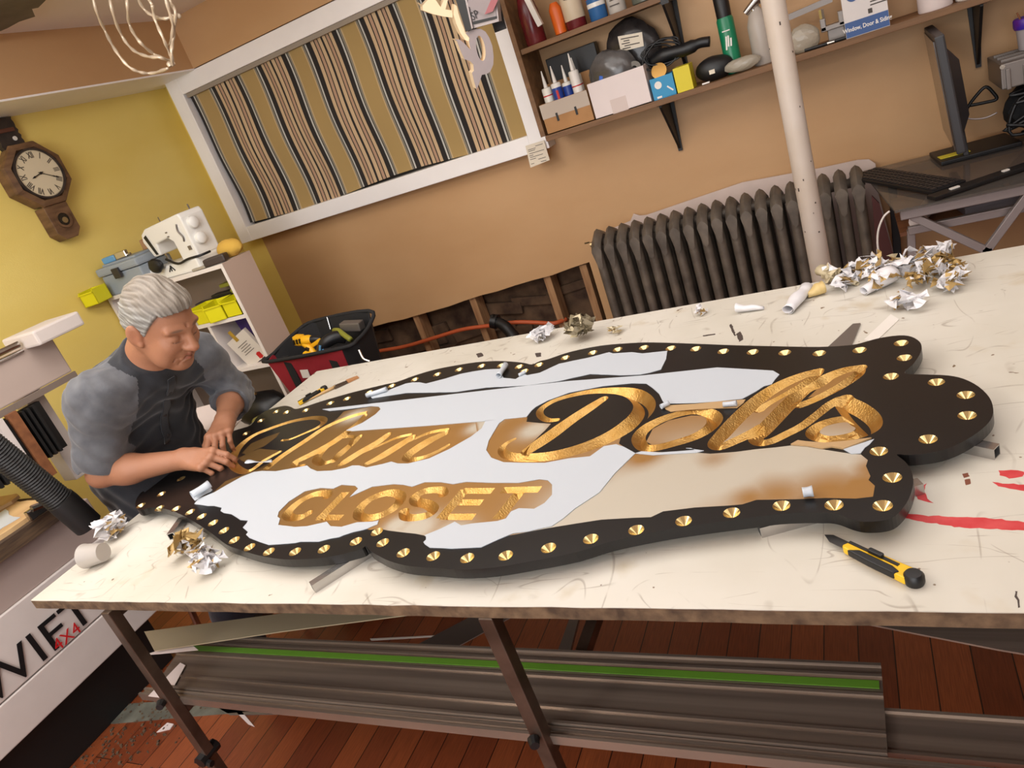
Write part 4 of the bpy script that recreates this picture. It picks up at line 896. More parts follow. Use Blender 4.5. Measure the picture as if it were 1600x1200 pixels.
def bar(a, b, w, d, m, name, parent):
    bm = bm_(); a = Vector(a); b = Vector(b); t = (b - a).normalized(); n = Vector((0, 1, 0)); s = t.cross(n).normalized() * w / 2; n = n * d / 2
    vs = []
    for p in (a, b): vs.append([bm.verts.new(p + s + n), bm.verts.new(p - s + n), bm.verts.new(p - s - n), bm.verts.new(p + s - n)])
    for i in range(4): bm.faces.new((vs[0][i], vs[0][(i + 1) % 4], vs[1][(i + 1) % 4], vs[1][i]))
    bm.faces.new(vs[0][::-1]); bm.faces.new(vs[1]); return obj(name, bm, m, parent, True, bev=.002)
bar((.135, 2.755, .712), (.345, 2.755, .535), .026, .02, M_SILV, 'brace', dk)
bar((.47, 2.755, .712), (.335, 2.755, .535), .026, .02, M_SILV, 'brace', dk)
bar((.34, 2.755, .55), (.34, 2.755, .02), .03, .02, M_SILV, 'leg', dk)
bar((.12, 2.80, .648), (1.12, 2.80, .648), .028, .02, M_SILV, 'lower_rail', dk)
bm = bm_(); add_box(bm, (.62, 3.05, .632), (1.05, .46, .014)); obj('lower_shelf', bm, M_DWOOD, dk, True)
bar((.11, 3.35, .71), (.075, 3.35, .01), .03, .03, M_BLK, 'leg', dk); bar((.13, 2.83, .64), (.085, 2.83, .01), .026, .026, M_SILV, 'leg', dk)
bar((1.12, 2.77, .71), (1.12, 2.77, .0), .03, .03, M_SILV, 'leg', dk); bar((1.12, 3.34, .71), (1.12, 3.34, .0), .03, .03, M_SILV, 'leg', dk)
bm = bm_(); add_box(bm, (.45, 3.0, .655), (.34, .24, .03), rot=rz(.15), bev=.002); tag(obj('folder', bm, mat('grey_folder', (112, 104, 108), .6)), 'grey folder lying on the desk undershelf beneath the glass', 'folder')
bm = bm_(); add_tube(bm, [(.15, 2.83, .665), (.24, 3.1, .665)], .025, 16); tag(obj('paper_roll', bm, M_WCARD, auto=40), 'short cream roll of paper on the desk undershelf at its left corner', 'roll')
# dark red brown board beside radiator
bm = bm_(); add_prism(bm, [ony(x, y, 3.1) for x, y in [(1362, 306), (1374, 318), (1402, 420), (1372, 420)]][:4], (0, .02, 0)); 
tag(obj('wood_panel', bm, mat('mahogany', (74, 26, 18), .4)), 'dark red wood board standing between the radiator and the desk', 'board')
bm = bm_(); P = [ony(x, y, 2.72) for x, y in [(1390, 330), (1380, 340), (1372, 362), (1372, 388), (1380, 408), (1388, 420)]]; add_tube(bm, smooth_path(P, 5), .0035, 8); tag(obj('cable', bm, M_WPL, smooth=True), 'thin white cable looping down from the left corner of the desk', 'cable')
# keyboard
kb = [onz(1330, 271, .772), onz(1352, 264, .772), onz(1508, 288, .772), onz(1487, 297, .772)]
ux = (kb[3] - kb[0]).normalized(); L_ = (kb[3] - kb[0]).length
KM = basis(kb[0].lerp(kb[2], .5), ux, Vector((-ux.y, ux.x, 0)) * 1.0)
L_ = min(L_, .5)
k = thing('keyboard', 'black computer keyboard lying slanted on the left of the glass desk', 'keyboard', tuple(KM.translation)); 
def xf(bm, M): bmesh.ops.transform(bm, matrix=M, verts=bm.verts); return bm
bm = bm_(); add_box(bm, (0, 0, -.006), (L_ + .04, .12, .012), bev=.003); obj('case', xf(bm, KM), M_BLK, k, True)
bm = bm_()
for r in range(5):
    for c in range(22): add_box(bm, (-L_ / 2 + .0 + c * (L_ / 21.0), -.042 + r * .021, .002), (.017, .016, .005))
obj('keys', xf(bm, KM), mat('key_grey', (40, 36, 36), .5), k, True)['kind'] = 'stuff'
kb2 = [onz(1487, 298, .766), onz(1540, 278, .766), onz(1640, 246, .766)]
t = thing('keyboard', 'thin black second keyboard with white keys near the desk front edge', 'keyboard', tuple(kb2[1])); u = (kb2[2] - kb2[0]).normalized(); M2 = basis(kb2[1], u, Vector((-u.y, u.x, 0)))
bm = bm_(); add_box(bm, (.0, -.01, -.002), (.38, .05, .012), bev=.002); obj('case', xf(bm, M2), M_BLK, t, True)
bm = bm_(); add_box(bm, (-.11, -.01, .006), (.03, .012, .004)); add_box(bm, (.06, -.01, .006), (.02, .012, .004)); obj('white_keys', xf(bm, M2), M_WPL, t, True)
# monitor seen from its edge
mo = thing('monitor', 'black flat computer monitor seen edge-on on a square stand', 'monitor', (.40, 3.27, .754))
M_DGREY = mat('dark_grey_plastic', (48, 46, 48), .45)
vd = Vector((.30, 3.22, 0)).normalized(); ang = math.atan2(vd.y, vd.x)
MM = Matrix.Translation((.305, 3.15, 1.035)) @ Matrix.Rotation(ang + .07, 4, 'Z') @ Matrix.Rotation(-.08, 4, 'X')
bm = bm_(); add_box(bm, (0, 0, 0), (.42, .03, .40), bev=.006); obj('panel', xf(bm, MM), M_DGREY, mo, True)
bm = bm_(); add_box(bm, (0, .017, 0), (.39, .004, .37)); obj('screen', xf(bm, MM), mat('screen_glass', (70, 58, 48), .15), mo, True)
bm = bm_(); add_prism(bm, [(-.17, -.014, -.15), (.17, -.014, -.15), (.17, -.014, .15), (-.17, -.014, .15)], (0, -.002, 0))
r1 = [bm.verts.new(p) for p in ((-.17, -.014, -.15), (.17, -.014, -.15), (.17, -.014, .15), (-.17, -.014, .15))]; r2 = [bm.verts.new(p) for p in ((-.1, -.05, -.1), (.1, -.05, -.1), (.1, -.05, .09), (-.1, -.05, .09))]
for i in range(4): bm.faces.new((r1[i], r1[(i + 1) % 4], r2[(i + 1) % 4], r2[i]))
bm.faces.new(r2); obj('back_bulge', xf(bm, MM), M_DGREY, mo, True)
bm = bm_(); add_box(bm, (.05, -.028, -.205), (.05, .018, .15), bev=.004); add_box(bm, (.05, -.03, -.12), (.05, .03, .05)); obj('neck', xf(bm, MM), M_DGREY, mo, True)
bm = bm_(); add_box(bm, (.39, 3.27, .763), (.26, .20, .016), rot=rz(.1), bev=.004); obj('stand_base', bm, M_BLK, mo, True)
bm = bm_(); add_box(bm, (.32, 3.225, .773), (.10, .045, .002), rot=rz(.15)); tag(obj('sticky_note', bm, mat('yellow_paper', (226, 208, 60), .6)), 'yellow paper note lying on the black monitor stand', 'note')
# cables, black case, metal box, paint cup
cs = thing('black_device', 'bulky black device covered by cables at the right edge on the glass desk', 'device', (.62, 3.25, .754))
obj('body', lump((.65, 3.25, .875), (.15, .10, .11), 21, amp=.25), mat('black_canvas', (26, 26, 28), .8, bump=.4, bscale=120), cs, True, auto=30)
for k in range(7):
    R = random.Random(30 + k); P = [(.47 + R.uniform(0, .25), 3.13 + R.uniform(-.03, .05), .78 + R.uniform(0, .2)) for _ in range(6)]
    bm = bm_(); add_tube(bm, smooth_path(P, 6), .006, 6); obj('cable', bm, M_BLK, cs, True, smooth=True)
bm = bm_(); P = [ony(x, y, 3.3) for x, y in [(1500, 192), (1512, 168), (1525, 150), (1540, 136), (1552, 145), (1557, 155), (1540, 160), (1515, 165)]]; add_tube(bm, smooth_path(P, 5), .006, 8); tag(obj('cable', bm, M_BLK, smooth=True), 'black cable looped in the air behind the monitor', 'cable')
bm = bm_(); P = [ony(x, y, 3.12) for x, y in [(1503, 183), (1520, 186), (1540, 184), (1558, 176)]]; add_tube(bm, smooth_path(P, 5), .003, 6); tag(obj('cable', bm, M_SILV, smooth=True), 'thin grey cable from the monitor back to the black device', 'cable')
mb = thing('metal_case', 'ribbed grey aluminium case on top of the black device at the right edge', 'metal case', (.63, 3.25, .98))
bm = bm_(); add_box(bm, (.63, 3.25, 1.02), (.32, .26, .085), bev=.004)
for q in range(6): add_box(bm, (.49 + q * .05, 3.12, 1.01), (.014, .02, .07), bev=.003)
for q in range(3): add_box(bm, (.63, 3.17 + q * .07, 1.066), (.3, .008, .008))
obj('shell', bm, M_GMET, mb, True); bm = bm_(); add_lathe(bm, [(0, 0), (.008, 0), (.008, .006), (0, .006)], (.475, 3.12, 1.055), 12, rot=rx(PI / 2)); obj('button', bm, M_CHR, mb, True)
pcu = thing('paint_cup', 'purple and blue rimmed plastic cup with a stick on the metal case', 'cup', (.575, 3.25, 1.07))
bm = bm_(); add_lathe(bm, [(.03, 0), (.032, .005), (.037, .07), (.04, .075), (.04, .095), (.037, .1)], (.578, 3.25, 1.072), 24); obj('cup_body', bm, mat('cup_clear', (170, 160, 160), .3), pcu, True, auto=40)
bm = bm_(); add_lathe(bm, [(.041, .07), (.044, .078), (.044, .1), (.04, .105), (0, .1)], (.578, 3.25, 1.072), 24); obj('rim', bm, mat('purple_paint', (92, 30, 110), .4, rgb2=(40, 40, 170), scale=20), pcu, True, auto=40)
bm = bm_(); add_tube(bm, [(.58, 3.25, 1.1), (.545, 3.23, 1.2)], .003, 6); obj('stick', bm, M_DWOOD, pcu, True)
# ============================================================ wall clock
M_CLK = mat('clock_wood', (122, 90, 62), .5, rgb2=(84, 58, 38), scale=10, stretch=(1, 1, 4), bump=.3, bscale=60)
M_CLKD = mat('dark_carved_wood', (58, 46, 40), .6, rgb2=(34, 28, 26), scale=24, bump=.8, bscale=70)
cc = Vector((XL, 2.399, 1.884))
ck = thing('wall_clock', 'octagonal brown wooden wall clock with Roman numerals and a pendulum box', 'clock', (XL, 2.40, 1.88))
fx = XL + .09
def octo(r, x0, x1, rot=PI / 8, ry_=1.0):
    return [Vector((x0, cc.y + r * ry_ * math.sin(rot + k * PI / 4), cc.z + r * math.cos(rot + k * PI / 4))) for k in range(8)]
R8 = .158
bm = bm_(); P0 = octo(R8 * .93, XL + .002, 0); add_prism(bm, P0, (.075, 0, 0)); obj('case', bm, M_CLK, ck, True)
bm = bm_()
A = [bm.verts.new(p) for p in octo(R8, XL + .07, 0)]; B = [bm.verts.new(p) for p in octo(R8 * .97, XL + .085, 0)]; C = [bm.verts.new(p) for p in octo(R8 * .8, XL + .092, 0)]; D = [bm.verts.new(p) for p in octo(R8 * .76, XL + .08, 0)]; E_ = [bm.verts.new(p) for p in octo(R8 * .5, XL + .075, 0)]
for P, Q in ((A, B), (B, C), (C, D), (D, E_)):
    for i in range(8): bm.faces.new((P[i], P[(i + 1) % 8], Q[(i + 1) % 8], Q[i]))
bm.faces.new(A[::-1]); bm.faces.new(E_); obj('bezel', bm, M_CLK, ck, True)
RYM = Matrix.Rotation(PI / 2, 3, 'Y')
bm = bm_(); add_lathe(bm, [(0, .0), (.110, 0), (.110, .012), (.104, .016), (0, .016)], (XL + .078, cc.y, cc.z), 48, rot=RYM); dial = obj('dial', bm, mat('dial_cream', (214, 200, 170), .5), ck, True, auto=30)
bm = bm_(); add_lathe(bm, [(.108, .0), (.116, 0), (.116, .022), (.108, .022), (.108, 0)], (XL + .078, cc.y, cc.z), 48, rot=RYM); obj('ring', bm, M_CLKD, ck, True, auto=30)
for i, s in enumerate(['XII', 'I', 'II', 'III', 'IIII', 'V', 'VI', 'VII', 'VIII', 'IX', 'X', 'XI']):
    a = i * PI / 6; d = Vector((0, math.sin(a), math.cos(a))); t_ = Vector((0, math.cos(a), -math.sin(a)))
    M = basis(Vector((XL + .0955, cc.y, cc.z)) + d * .084, t_, d)
    text_mesh('numeral', s, .040, M_INK, M, dial, sx=.62, bold=.0004, ext=.0004)
def hand(a, L, w):
    d = Vector((0, math.sin(a), math.cos(a))); n = Vector((0, d.z, -d.y)); o = Vector((XL + .099, cc.y, cc.z)); bm = bm_()
    add_prism(bm, [o - d * .012 - n * w, o + d * L * .6 - n * w, o + d * L * .7 - n * w * 2.2, o + d * L, o + d * L * .7 + n * w * 2.2, o + d * L * .6 + n * w, o - d * .012 + n * w], (.0015, 0, 0)); return obj('hand', bm, M_BLK, ck, True)
hand(19.5 / 60 * 2 * PI, .085, .0014); hand(8.5 / 12 * 2 * PI, .055, .002)
bm = bm_(); add_lathe(bm, [(0, 0), (.006, 0), (.006, .004), (0, .004)], (XL + .098, cc.y, cc.z), 16, rot=RYM); obj('hub', bm, M_BLK, ck, True)
# pendulum box
zb = cc.z - R8 * .90
bm = bm_(); add_prism(bm, [(XL + .002, cc.y - .062, zb), (XL + .002, cc.y + .062, zb), (XL + .002, cc.y + .062, zb - .13), (XL + .002, cc.y + .03, zb - .165), (XL + .002, cc.y - .03, zb - .165), (XL + .002, cc.y - .062, zb - .13)], (.072, 0, 0)); pbx = obj('pendulum_box', bm, M_CLK, ck, True, bev=.003)
bm = bm_(); add_lathe(bm, [(.030, 0), (.041, 0), (.041, .008), (.030, .008), (.030, 0)], (XL + .074, cc.y, zb - .075), 32, rot=RYM); obj('window_ring', bm, M_CLK, pbx, True, auto=30)
bm = bm_(); add_lathe(bm, [(0, 0), (.031, 0), (.031, .002), (0, .002)], (XL + .0742, cc.y, zb - .075), 32, rot=RYM); obj('window_glass', bm, mat('dark_glass', (34, 28, 22), .15), pbx, True)
bm = bm_(); add_lathe(bm, [(0, 0), (.014, 0), (.014, .003), (0, .004)], (XL + .077, cc.y + .004, zb - .08), 24, rot=RYM); obj('pendulum', bm, mat('brass', (0, 0, 0)), pbx, True, auto=30)
# carved strap board above the clock
st = thing('carved_plaque', 'dark carved narrow wooden board with a pale button, above the clock', 'plaque', (XL, 2.4, 2.02))
bm = bm_()
zz0, zz1 = cc.z + R8 * .8, ZS0 - .012
pl_ = [(XL + .01, cc.y - .058, zz0)]
nz = 12
L1 = [(XL + .002, cc.y - .056 + .004 * math.sin(k * 2.1), zz0 + (zz1 - zz0) * k / nz) for k in range(nz + 1)]; L2 = [(XL + .002, cc.y + .056 + .004 * math.sin(k * 2.7 + 1), zz0 + (zz1 - zz0) * k / nz) for k in range(nz, -1, -1)]
add_prism(bm, L1 + L2, (.03, 0, 0)); obj('board', bm, M_CLKD, st, True, bev=.003)
bm = bm_(); add_lathe(bm, [(0, 0), (.010, 0), (.010, .004), (0, .005)], (XL + .032, cc.y + .02, zz0 + .05), 16, rot=RYM); obj('button', bm, M_WPL, st, True)
bm = bm_(); add_box(bm, (XL + .034, cc.y, zz0 + .09), (.008, .08, .018), bev=.003); obj('carved_band', bm, mat('red_brown', (92, 52, 38), .5), st, True)

# ============================================================ white shelving unit
UX0, UX1, UY0, UY1, UT = -3.41, -2.575, 2.43, 2.62, 1.256
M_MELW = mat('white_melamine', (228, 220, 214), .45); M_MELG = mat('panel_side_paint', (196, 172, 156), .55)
un = thing('shelving_unit', 'tall narrow white shelving unit under the window corner, behind the man', 'shelving unit', ((UX0 + UX1) / 2, (UY0 + UY1) / 2, 0))
def ubox(c, s, name, m=M_MELW): bm = bm_(); add_box(bm, c, s); return obj(name, bm, m, un, True)
um = (UY0 + UY1) / 2; ud = UY1 - UY0; T_ = .018
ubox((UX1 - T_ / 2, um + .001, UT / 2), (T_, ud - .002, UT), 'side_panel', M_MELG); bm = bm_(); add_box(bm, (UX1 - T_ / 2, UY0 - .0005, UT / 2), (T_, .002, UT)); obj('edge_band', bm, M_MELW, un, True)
ubox((UX0 + T_ / 2, um, UT / 2), (T_, ud, UT), 'side_panel')
for z, nm in ((UT - .009, 'top_board'), (1.0, 'shelf_board'), (.745, 'shelf_board'), (.42, 'shelf_board'), (.1, 'shelf_board')): ubox(((UX0 + UX1) / 2, um, z), (UX1 - UX0 - 2 * T_, ud, T_), nm)
ubox(((UX0 + UX1) / 2, UY1 - .004, UT / 2), (UX1 - UX0 - 2 * T_, .006, UT), 'back_panel', mat('unit_back', (120, 104, 92), .6))
ubox((-2.852, um, .873), (T_, ud - .01, .237), 'divider')
# bins
M_BIN = mat('yellow_bin', (222, 214, 22), .4)
def bin_(x, y, z, w, d, h, label, group=None, rot=0):
    t = thing('yellow_bin', label, 'storage bin', (x, y, z), rot, group)
    bm = bm_(); th = .003
    add_box(bm, (0, 0, th / 2), (w, d, th)); add_box(bm, (-w / 2 + th / 2, 0, h / 2), (th, d, h)); add_box(bm, (w / 2 - th / 2, 0, h / 2), (th, d, h)); add_box(bm, (0, d / 2 - th / 2, h / 2), (w, th, h)); add_box(bm, (0, -d / 2 + th / 2, h * .42), (w, th, h * .84))
    obj('shell', bm, M_BIN, t); bm = bm_(); add_box(bm, (0, -d / 2 - .003, h * .84), (w, .008, .006)); obj('rim', bm, M_BIN, t)
    return t
bin_(-2.655, UY0 + .055, 1.009, .10, .10, .085, 'yellow plastic bin at the right end of the upper shelf of the white unit', rot=.0)
bin_(-2.765, UY0 + .045, 1.009, .095, .12, .085, 'yellow plastic bin second from the right on the white unit', rot=.25)
bin_(-2.865, UY0 + .055, 1.009, .09, .10, .085, 'yellow plastic bin nearest the man\'s forehead on the white unit', rot=-.08)
bin_(UX0 + .03, UY0 - .07, UT - .02 + .019, .085, .10, .075, 'yellow plastic bin at the far left top corner of the white unit', rot=.2)
# dark tools behind the bins
for x, z, s, m, nm, lb, ct in [(-2.66, 1.04, (.12, .05, .09), M_GMET, 'tool_case', 'grey tool case behind the rightmost yellow bin', 'case'), (-2.80, 1.04, (.16, .05, .10), M_BLK, 'tool_case', 'black tool case behind the middle yellow bin', 'case'), (-2.95, 1.03, (.12, .05, .08), M_DGREY, 'tool_case', 'dark grey tool case behind the left yellow bin', 'case')]:
    bm = bm_(); add_box(bm, (x, UY1 - .04, 1.0095 + s[2] / 2), s, bev=.006); tag(obj(nm, bm, m), lb, ct)
bm = bm_(); add_tube(bm, [(-2.62, UY1 - .1, 1.13), (-2.7, UY1 - .09, 1.11)], .012, 8); 
add_box(bm, (-2.70, UY1 - .035, 1.14), (.20, .05, .018), bev=.003); tag(obj('hand_tool', bm, mat('olive_tool', (130, 130, 44), .5)), 'olive green tool lying across the cases in the top compartment of the unit', 'tool')
# papers and folders in the lower compartment
M_DOC = mat('printed_card', (214, 206, 196), .6)
def slab(p, w, h, th, rot, name, label, cat, m, extra=None):
    M = Matrix.Translation(p) @ rot.to_4x4(); t = thing(name, label, cat, p, rot=rot); bm = bm_(); add_box(bm, (0, 0, 0), (w, th, h), bev=.001); obj('body', bm, m, t)
    if extra: extra(t)
    return t
def ex1(t):
    bm = bm_(); add_box(bm, (-.005, -.011, .085), (.022, .002, .06)); obj('gold_strip', bm, mat('gold_strip', (170, 136, 50), .4), t)
    bm = bm_(); [add_box(bm, (.0, -.0105, .03 - .012 * k), (.08 - .02 * (k % 2), .001, .003)) for k in range(5)]; obj('print', bm, M_INK, t)
    bm = bm_(); add_box(bm, (.035, -.0105, -.06), (.03, .001, .03)); add_box(bm, (.035, -.011, -.06), (.012, .001, .036)); obj('red_mark', bm, M_RED, t)
slab(Vector((-2.72, UY0 + .045, .835)), .155, .16, .02, ry(-.35) @ rx(.1), 'mask_packet', 'white printed packet with a gold strip and red mark in the unit', 'packet', M_DOC, ex1)
slab(Vector((-2.655, UY0 + .12, .86)), .08, .19, .02, ry(-.12), 'red_folder', 'red folder standing at the right inside the white unit', 'folder', mat('red_folder', (178, 28, 52), .5))
slab(Vector((-2.755, UY0 + .15, .87)), .10, .20, .016, ry(-.2), 'purple_folder', 'purple folder behind the red folder in the white unit', 'folder', mat('purple_folder', (66, 40, 110), .5))
slab(Vector((-2.79, UY0 + .07, .815)), .07, .10, .012, ry(-.5), 'paper_card', 'small white printed card under the gold striped packet', 'paper', M_DOC)
slab(Vector((-2.95, UY0 + .09, .83)), .10, .15, .03, ry(-.1), 'paper_card', 'grey papers left of the divider in the white unit', 'paper', M_GMET)
# dark bag and tools in the lowest compartment
tag(obj('black_bag', lump((-2.80, UY0 + .02, .52), (.16, .09, .09), 31, amp=.14), M_BLK, auto=30), 'black cloth bag slumped in the lower compartment of the white unit', 'bag')
t = thing('chrome_tool', 'black and chrome hand tool lying on the slumped black bag', 'tool', (-2.76, UY0 - .05, .62)); bm = bm_(); add_tube(bm, [(-2.79, UY0 - .05, .628), (-2.71, UY0 - .05, .632)], .008, 8); obj('shaft', bm, M_CHR, t, True); bm = bm_(); add_tube(bm, [(-2.85, UY0 - .05, .626), (-2.79, UY0 - .05, .628)], .012, 8); obj('handle', bm, M_BLK, t, True)
tag(obj('navy_cloth', lump((-2.36, 2.10, .50), (.19, .10, .07), 33, amp=.16), mat('navy_cloth', (36, 42, 54), .9, rgb2=(24, 28, 36), scale=20), auto=30), 'dark navy cloth heaped beside the unit behind the sign', 'cloth')
bm = bm_(); add_box(bm, (-2.36, 2.10, .215), (.40, .2, .43)); tag(obj('storage_crate', bm, M_BLK), 'dark crate standing on the floor under the navy cloth', 'crate')
tag(obj('olive_rag', lump((-2.50, 2.14, .585), (.035, .03, .03), 35), mat('olive_cloth', (120, 112, 52), .9), auto=30), 'small olive rag by the foot of the white unit', 'cloth')

# ============================================================ on top of the unit: toolbox, sewing machine, cloth
M_TBOX = mat('toolbox_grey', (150, 160, 170), .45)
tb = thing('toolbox', 'pale blue grey plastic toolbox at the left on top of the white unit', 'toolbox', (-3.26, 2.55, UT))
bm = bm_(); add_box(bm, (-3.25, 2.55, UT + .05), (.29, .20, .10), bev=.008); obj('tub', bm, M_TBOX, tb, True)
bm = bm_(); add_box(bm, (-3.25, 2.545, UT + .122), (.31, .21, .04), bev=.01); add_box(bm, (-3.25, 2.545, UT + .147), (.25, .15, .012), bev=.005); obj('lid', bm, M_TBOX, tb, True)
bm = bm_(); add_box(bm, (-3.25, 2.432, UT + .10), (.05, .012, .05), bev=.003); obj('latch', bm, M_DGREY, tb, True)
for x, y, s, m, lb in [(-3.33, 2.5, (.07, .04, .03), mat('lt_blue_plastic', (96, 150, 190), .4), 'small light blue clamp on the toolbox lid'), (-3.24, 2.5, (.06, .03, .035), M_CHR, 'small shiny metal part on the toolbox lid'), (-3.17, 2.6, (.035, .035, .05), M_STUD, 'small wooden spool at the right of the toolbox lid')]:
    bm = bm_(); add_box(bm, (x, y, UT + .153 + s[2] / 2), s, rot=rz(.4), bev=.006); add_tube(bm, [(x - .03, y, UT + .158), (x + .05, y + .01, UT + .162)], .006, 8); tag(obj('small_part', bm, m), lb, 'small part')
sm = thing('sewing_machine', 'white sewing machine with two dials on its end, on the white unit', 'sewing machine', (-2.885, 2.55, UT), -.12)
M_SEW = mat('sewing_white', (232, 230, 224), .3)
bm = bm_(); add_box(bm, (-.03, 0, .03), (.40, .17, .06), bev=.012); obj('base', bm, M_SEW, sm)
bm = bm_(); add_prism(bm, [(.045, -.065, .055), (.17, -.065, .055), (.175, -.065, .24), (.165, -.065, .262), (-.12, -.065, .245), (-.165, -.065, .225), (-.18, -.065, .19), (-.15, -.065, .11), (-.095, -.065, .11), (-.085, -.065, .165), (.015, -.065, .175), (.045, -.065, .15)], (0, .13, 0)); obj('arm', bm, M_SEW, sm, bev=.008)
bm = bm_(); add_prism(bm, [(-.150, -.0665, .21), (-.128, -.0665, .218), (-.105, -.0665, .118), (-.122, -.0665, .118)], (0, -.002, 0)); obj('thread_slot', bm, M_BLK, sm)
bm = bm_(); add_tube(bm, [(-.125, -.02, .12), (-.125, -.02, .07)], .005, 8); add_box(bm, (-.125, -.02, .068), (.02, .03, .006)); obj('needle_bar', bm, M_CHR, sm)
for z, y in ((.205, -.02), (.13, -.02)):
    bm = bm_(); add_lathe(bm, [(0, 0), (.026, 0), (.028, .006), (.026, .022), (.018, .028), (0, .028)], (.172, y, z), 28, rot=RYM); obj('dial', bm, M_SEW, sm, auto=40)
bm = bm_(); add_tube(bm, smooth_path([(.13, -.068, .22), (.12, -.07, .19), (.135, -.07, .16), (.125, -.068, .14)], 4), .004, 6); obj('stitch_lever', bm, M_GMET, sm, smooth=True)
bm = bm_(); add_box(bm, (.14, -.067, .105), (.022, .004, .02), bev=.001); add_box(bm, (.03, -.067, .2), (.014, .002, .006)); add_box(bm, (.03, -.067, .18), (.014, .002, .006)); obj('buttons', bm, M_GMET, sm)
bm = bm_(); add_tube(bm, [(-.10, .02, .24), (-.10, .02, .275)], .003, 6); add_tube(bm, [(.15, .02, .25), (.15, .02, .285)], .004, 6); obj('spool_pin', bm, M_CHR, sm)
for k, (a, b) in enumerate([((-.06, -.087, .028), (-.035, -.087, .052)), ((-.04, -.087, .028), (-.035, -.087, .056)), ((-.015, -.087, .028), (-.033, -.087, .052))]):
    bm = bm_(); add_tube(bm, [a, b], .003, 6); obj('black_mark', bm, M_BLK, sm)
bm = bm_(); P = [(-.02, -.1, .09), (.05, -.1, .055), (.12, -.09, .062), (.19, -.07, .06), (.2, -.02, .06)]; add_tube(bm, smooth_path(P, 4), .006, 6); obj('cord', bm, M_BLK, sm, smooth=True)
tag(obj('black_cloth', lump((-3.0, 2.452, UT + .075), (.045, .02, .035), 41, amp=.2), M_BLK, auto=30), 'small black cloth tucked under the arm of the sewing machine', 'cloth')
tag(obj('yellow_cloth', lump((-2.625, 2.56, UT + .042), (.075, .04, .042), 43, amp=.12), mat('mustard_cloth', (206, 164, 70), .9, bump=.5, bscale=80), auto=30), 'rolled mustard yellow cloth at the right end on top of the unit', 'cloth')
t = thing('handheld_tool', 'dark brown handled tool lying at the right front on top of the unit', 'tool', (-2.62, 2.47, UT)); bm = bm_(); add_box(bm, (-2.64, 2.47, UT + .02), (.11, .05, .035), rot=rz(.3), bev=.008); obj('body', bm, mat('dark_brown_plastic', (60, 48, 42), .5), t, True)
bm = bm_(); add_box(bm, (-2.73, 2.455, UT + .008), (.08, .05, .012), rot=rz(.1)); tag(obj('clear_packet', bm, MATS['clear_packet'], bev=.003), 'clear packet of small parts before the sewing machine', 'packet')

# ============================================================ red tool bag behind the table
M_REDC = mat('red_canvas', (150, 30, 44), .7, bump=.4, bscale=120); M_BLKC = mat('black_canvas', (26, 26, 28), .8, bump=.4, bscale=120)
BAG0 = set(ALLO())
bg = thing('tool_bag', 'open red and black tool bag full of yellow power tools, behind the table corner', 'tool bag', (-2.55, 2.74, .42))
BG = lambda p: p
top = [(-2.84, 2.62, .70), (-2.33, 2.60, .70), (-2.27, 2.66, .705), (-2.27, 2.80, .73), (-2.31, 2.88, .775), (-2.70, 2.92, .775), (-2.80, 2.86, .755), (-2.86, 2.70, .71)]
low = [(-2.79, 2.64, .44), (-2.37, 2.63, .44), (-2.32, 2.68, .44), (-2.32, 2.80, .44), (-2.36, 2.86, .44), (-2.68, 2.88, .44), (-2.76, 2.84, .44), (-2.81, 2.70, .44)]
bm = bm_(); A = [bm.verts.new(p) for p in top]; B = [bm.verts.new(p) for p in low]
for i in (0, 7): bm.faces.new((A[i], A[(i + 1) % 8], B[(i + 1) % 8], B[i]))
bm.faces.new(B); obj('red_wall', bm, M_REDC, bg, True, solid=.006)
bm = bm_(); A = [bm.verts.new(p) for p in top]; B = [bm.verts.new(p) for p in low]
for i in (1, 2, 3, 4, 5, 6): bm.faces.new((A[i], A[(i + 1) % 8], B[(i + 1) % 8], B[i]))
obj('black_wall', bm, M_BLKC, bg, True, solid=.006)
bm = bm_(); add_tube(bm, smooth_path(top, 4, True), .010, 8, closed=True); obj('rim', bm, M_BLKC, bg, True, smooth=True)
bm = bm_(); add_box(bm, (-2.71, 2.618, .60), (.045, .006, .22)); obj('strap', bm, M_BLKC, bg, True)
bm = bm_(); add_box(bm, (-2.42, 2.61, .60), (.045, .006, .22)); obj('strap', bm, M_BLKC, bg, True)
bm = bm_(); add_box(bm, (-2.63, 2.613, .60), (.05, .003, .045), rot=ry(.1)); obj('white_label', bm, M_WPL, bg, True)
bm = bm_(); add_tube(bm, [(-2.60, 2.905, .785), (-2.60, 2.89, .72)], .004, 6); obj('zip_pull', bm, M_CHR, bg, True)
bm = bm_(); add_tube(bm, smooth_path([(-2.27, 2.64, .66), (-2.25, 2.62, .62), (-2.22, 2.62, .60)], 3), .006, 6); obj('buckle', bm, M_CHR, bg, True)
bm = bm_(); add_box(bm, (-2.21, 2.36, .286), (.40, .22, .572)); tag(obj('side_crate', bm, M_DWOOD), 'wooden crate under the red tool bag', 'crate')
M_DRY = mat('tool_yellow', (238, 178, 28), .4)
dr = thing('cordless_drill', 'yellow and black cordless power tool lying in the tool bag', 'power tool', (-2.60, 2.74, .66))
bm = bm_(); add_tube(bm, [(-2.72, 2.74, .735), (-2.70, 2.74, .737), (-2.62, 2.73, .735), (-2.60, 2.73, .733)], [.018, .027, .027, .020], 12); add_box(bm, (-2.685, 2.735, .745), (.05, .045, .05), rot=ry(.2), bev=.008); obj('motor_body', bm, M_DRY, dr, True, auto=40)
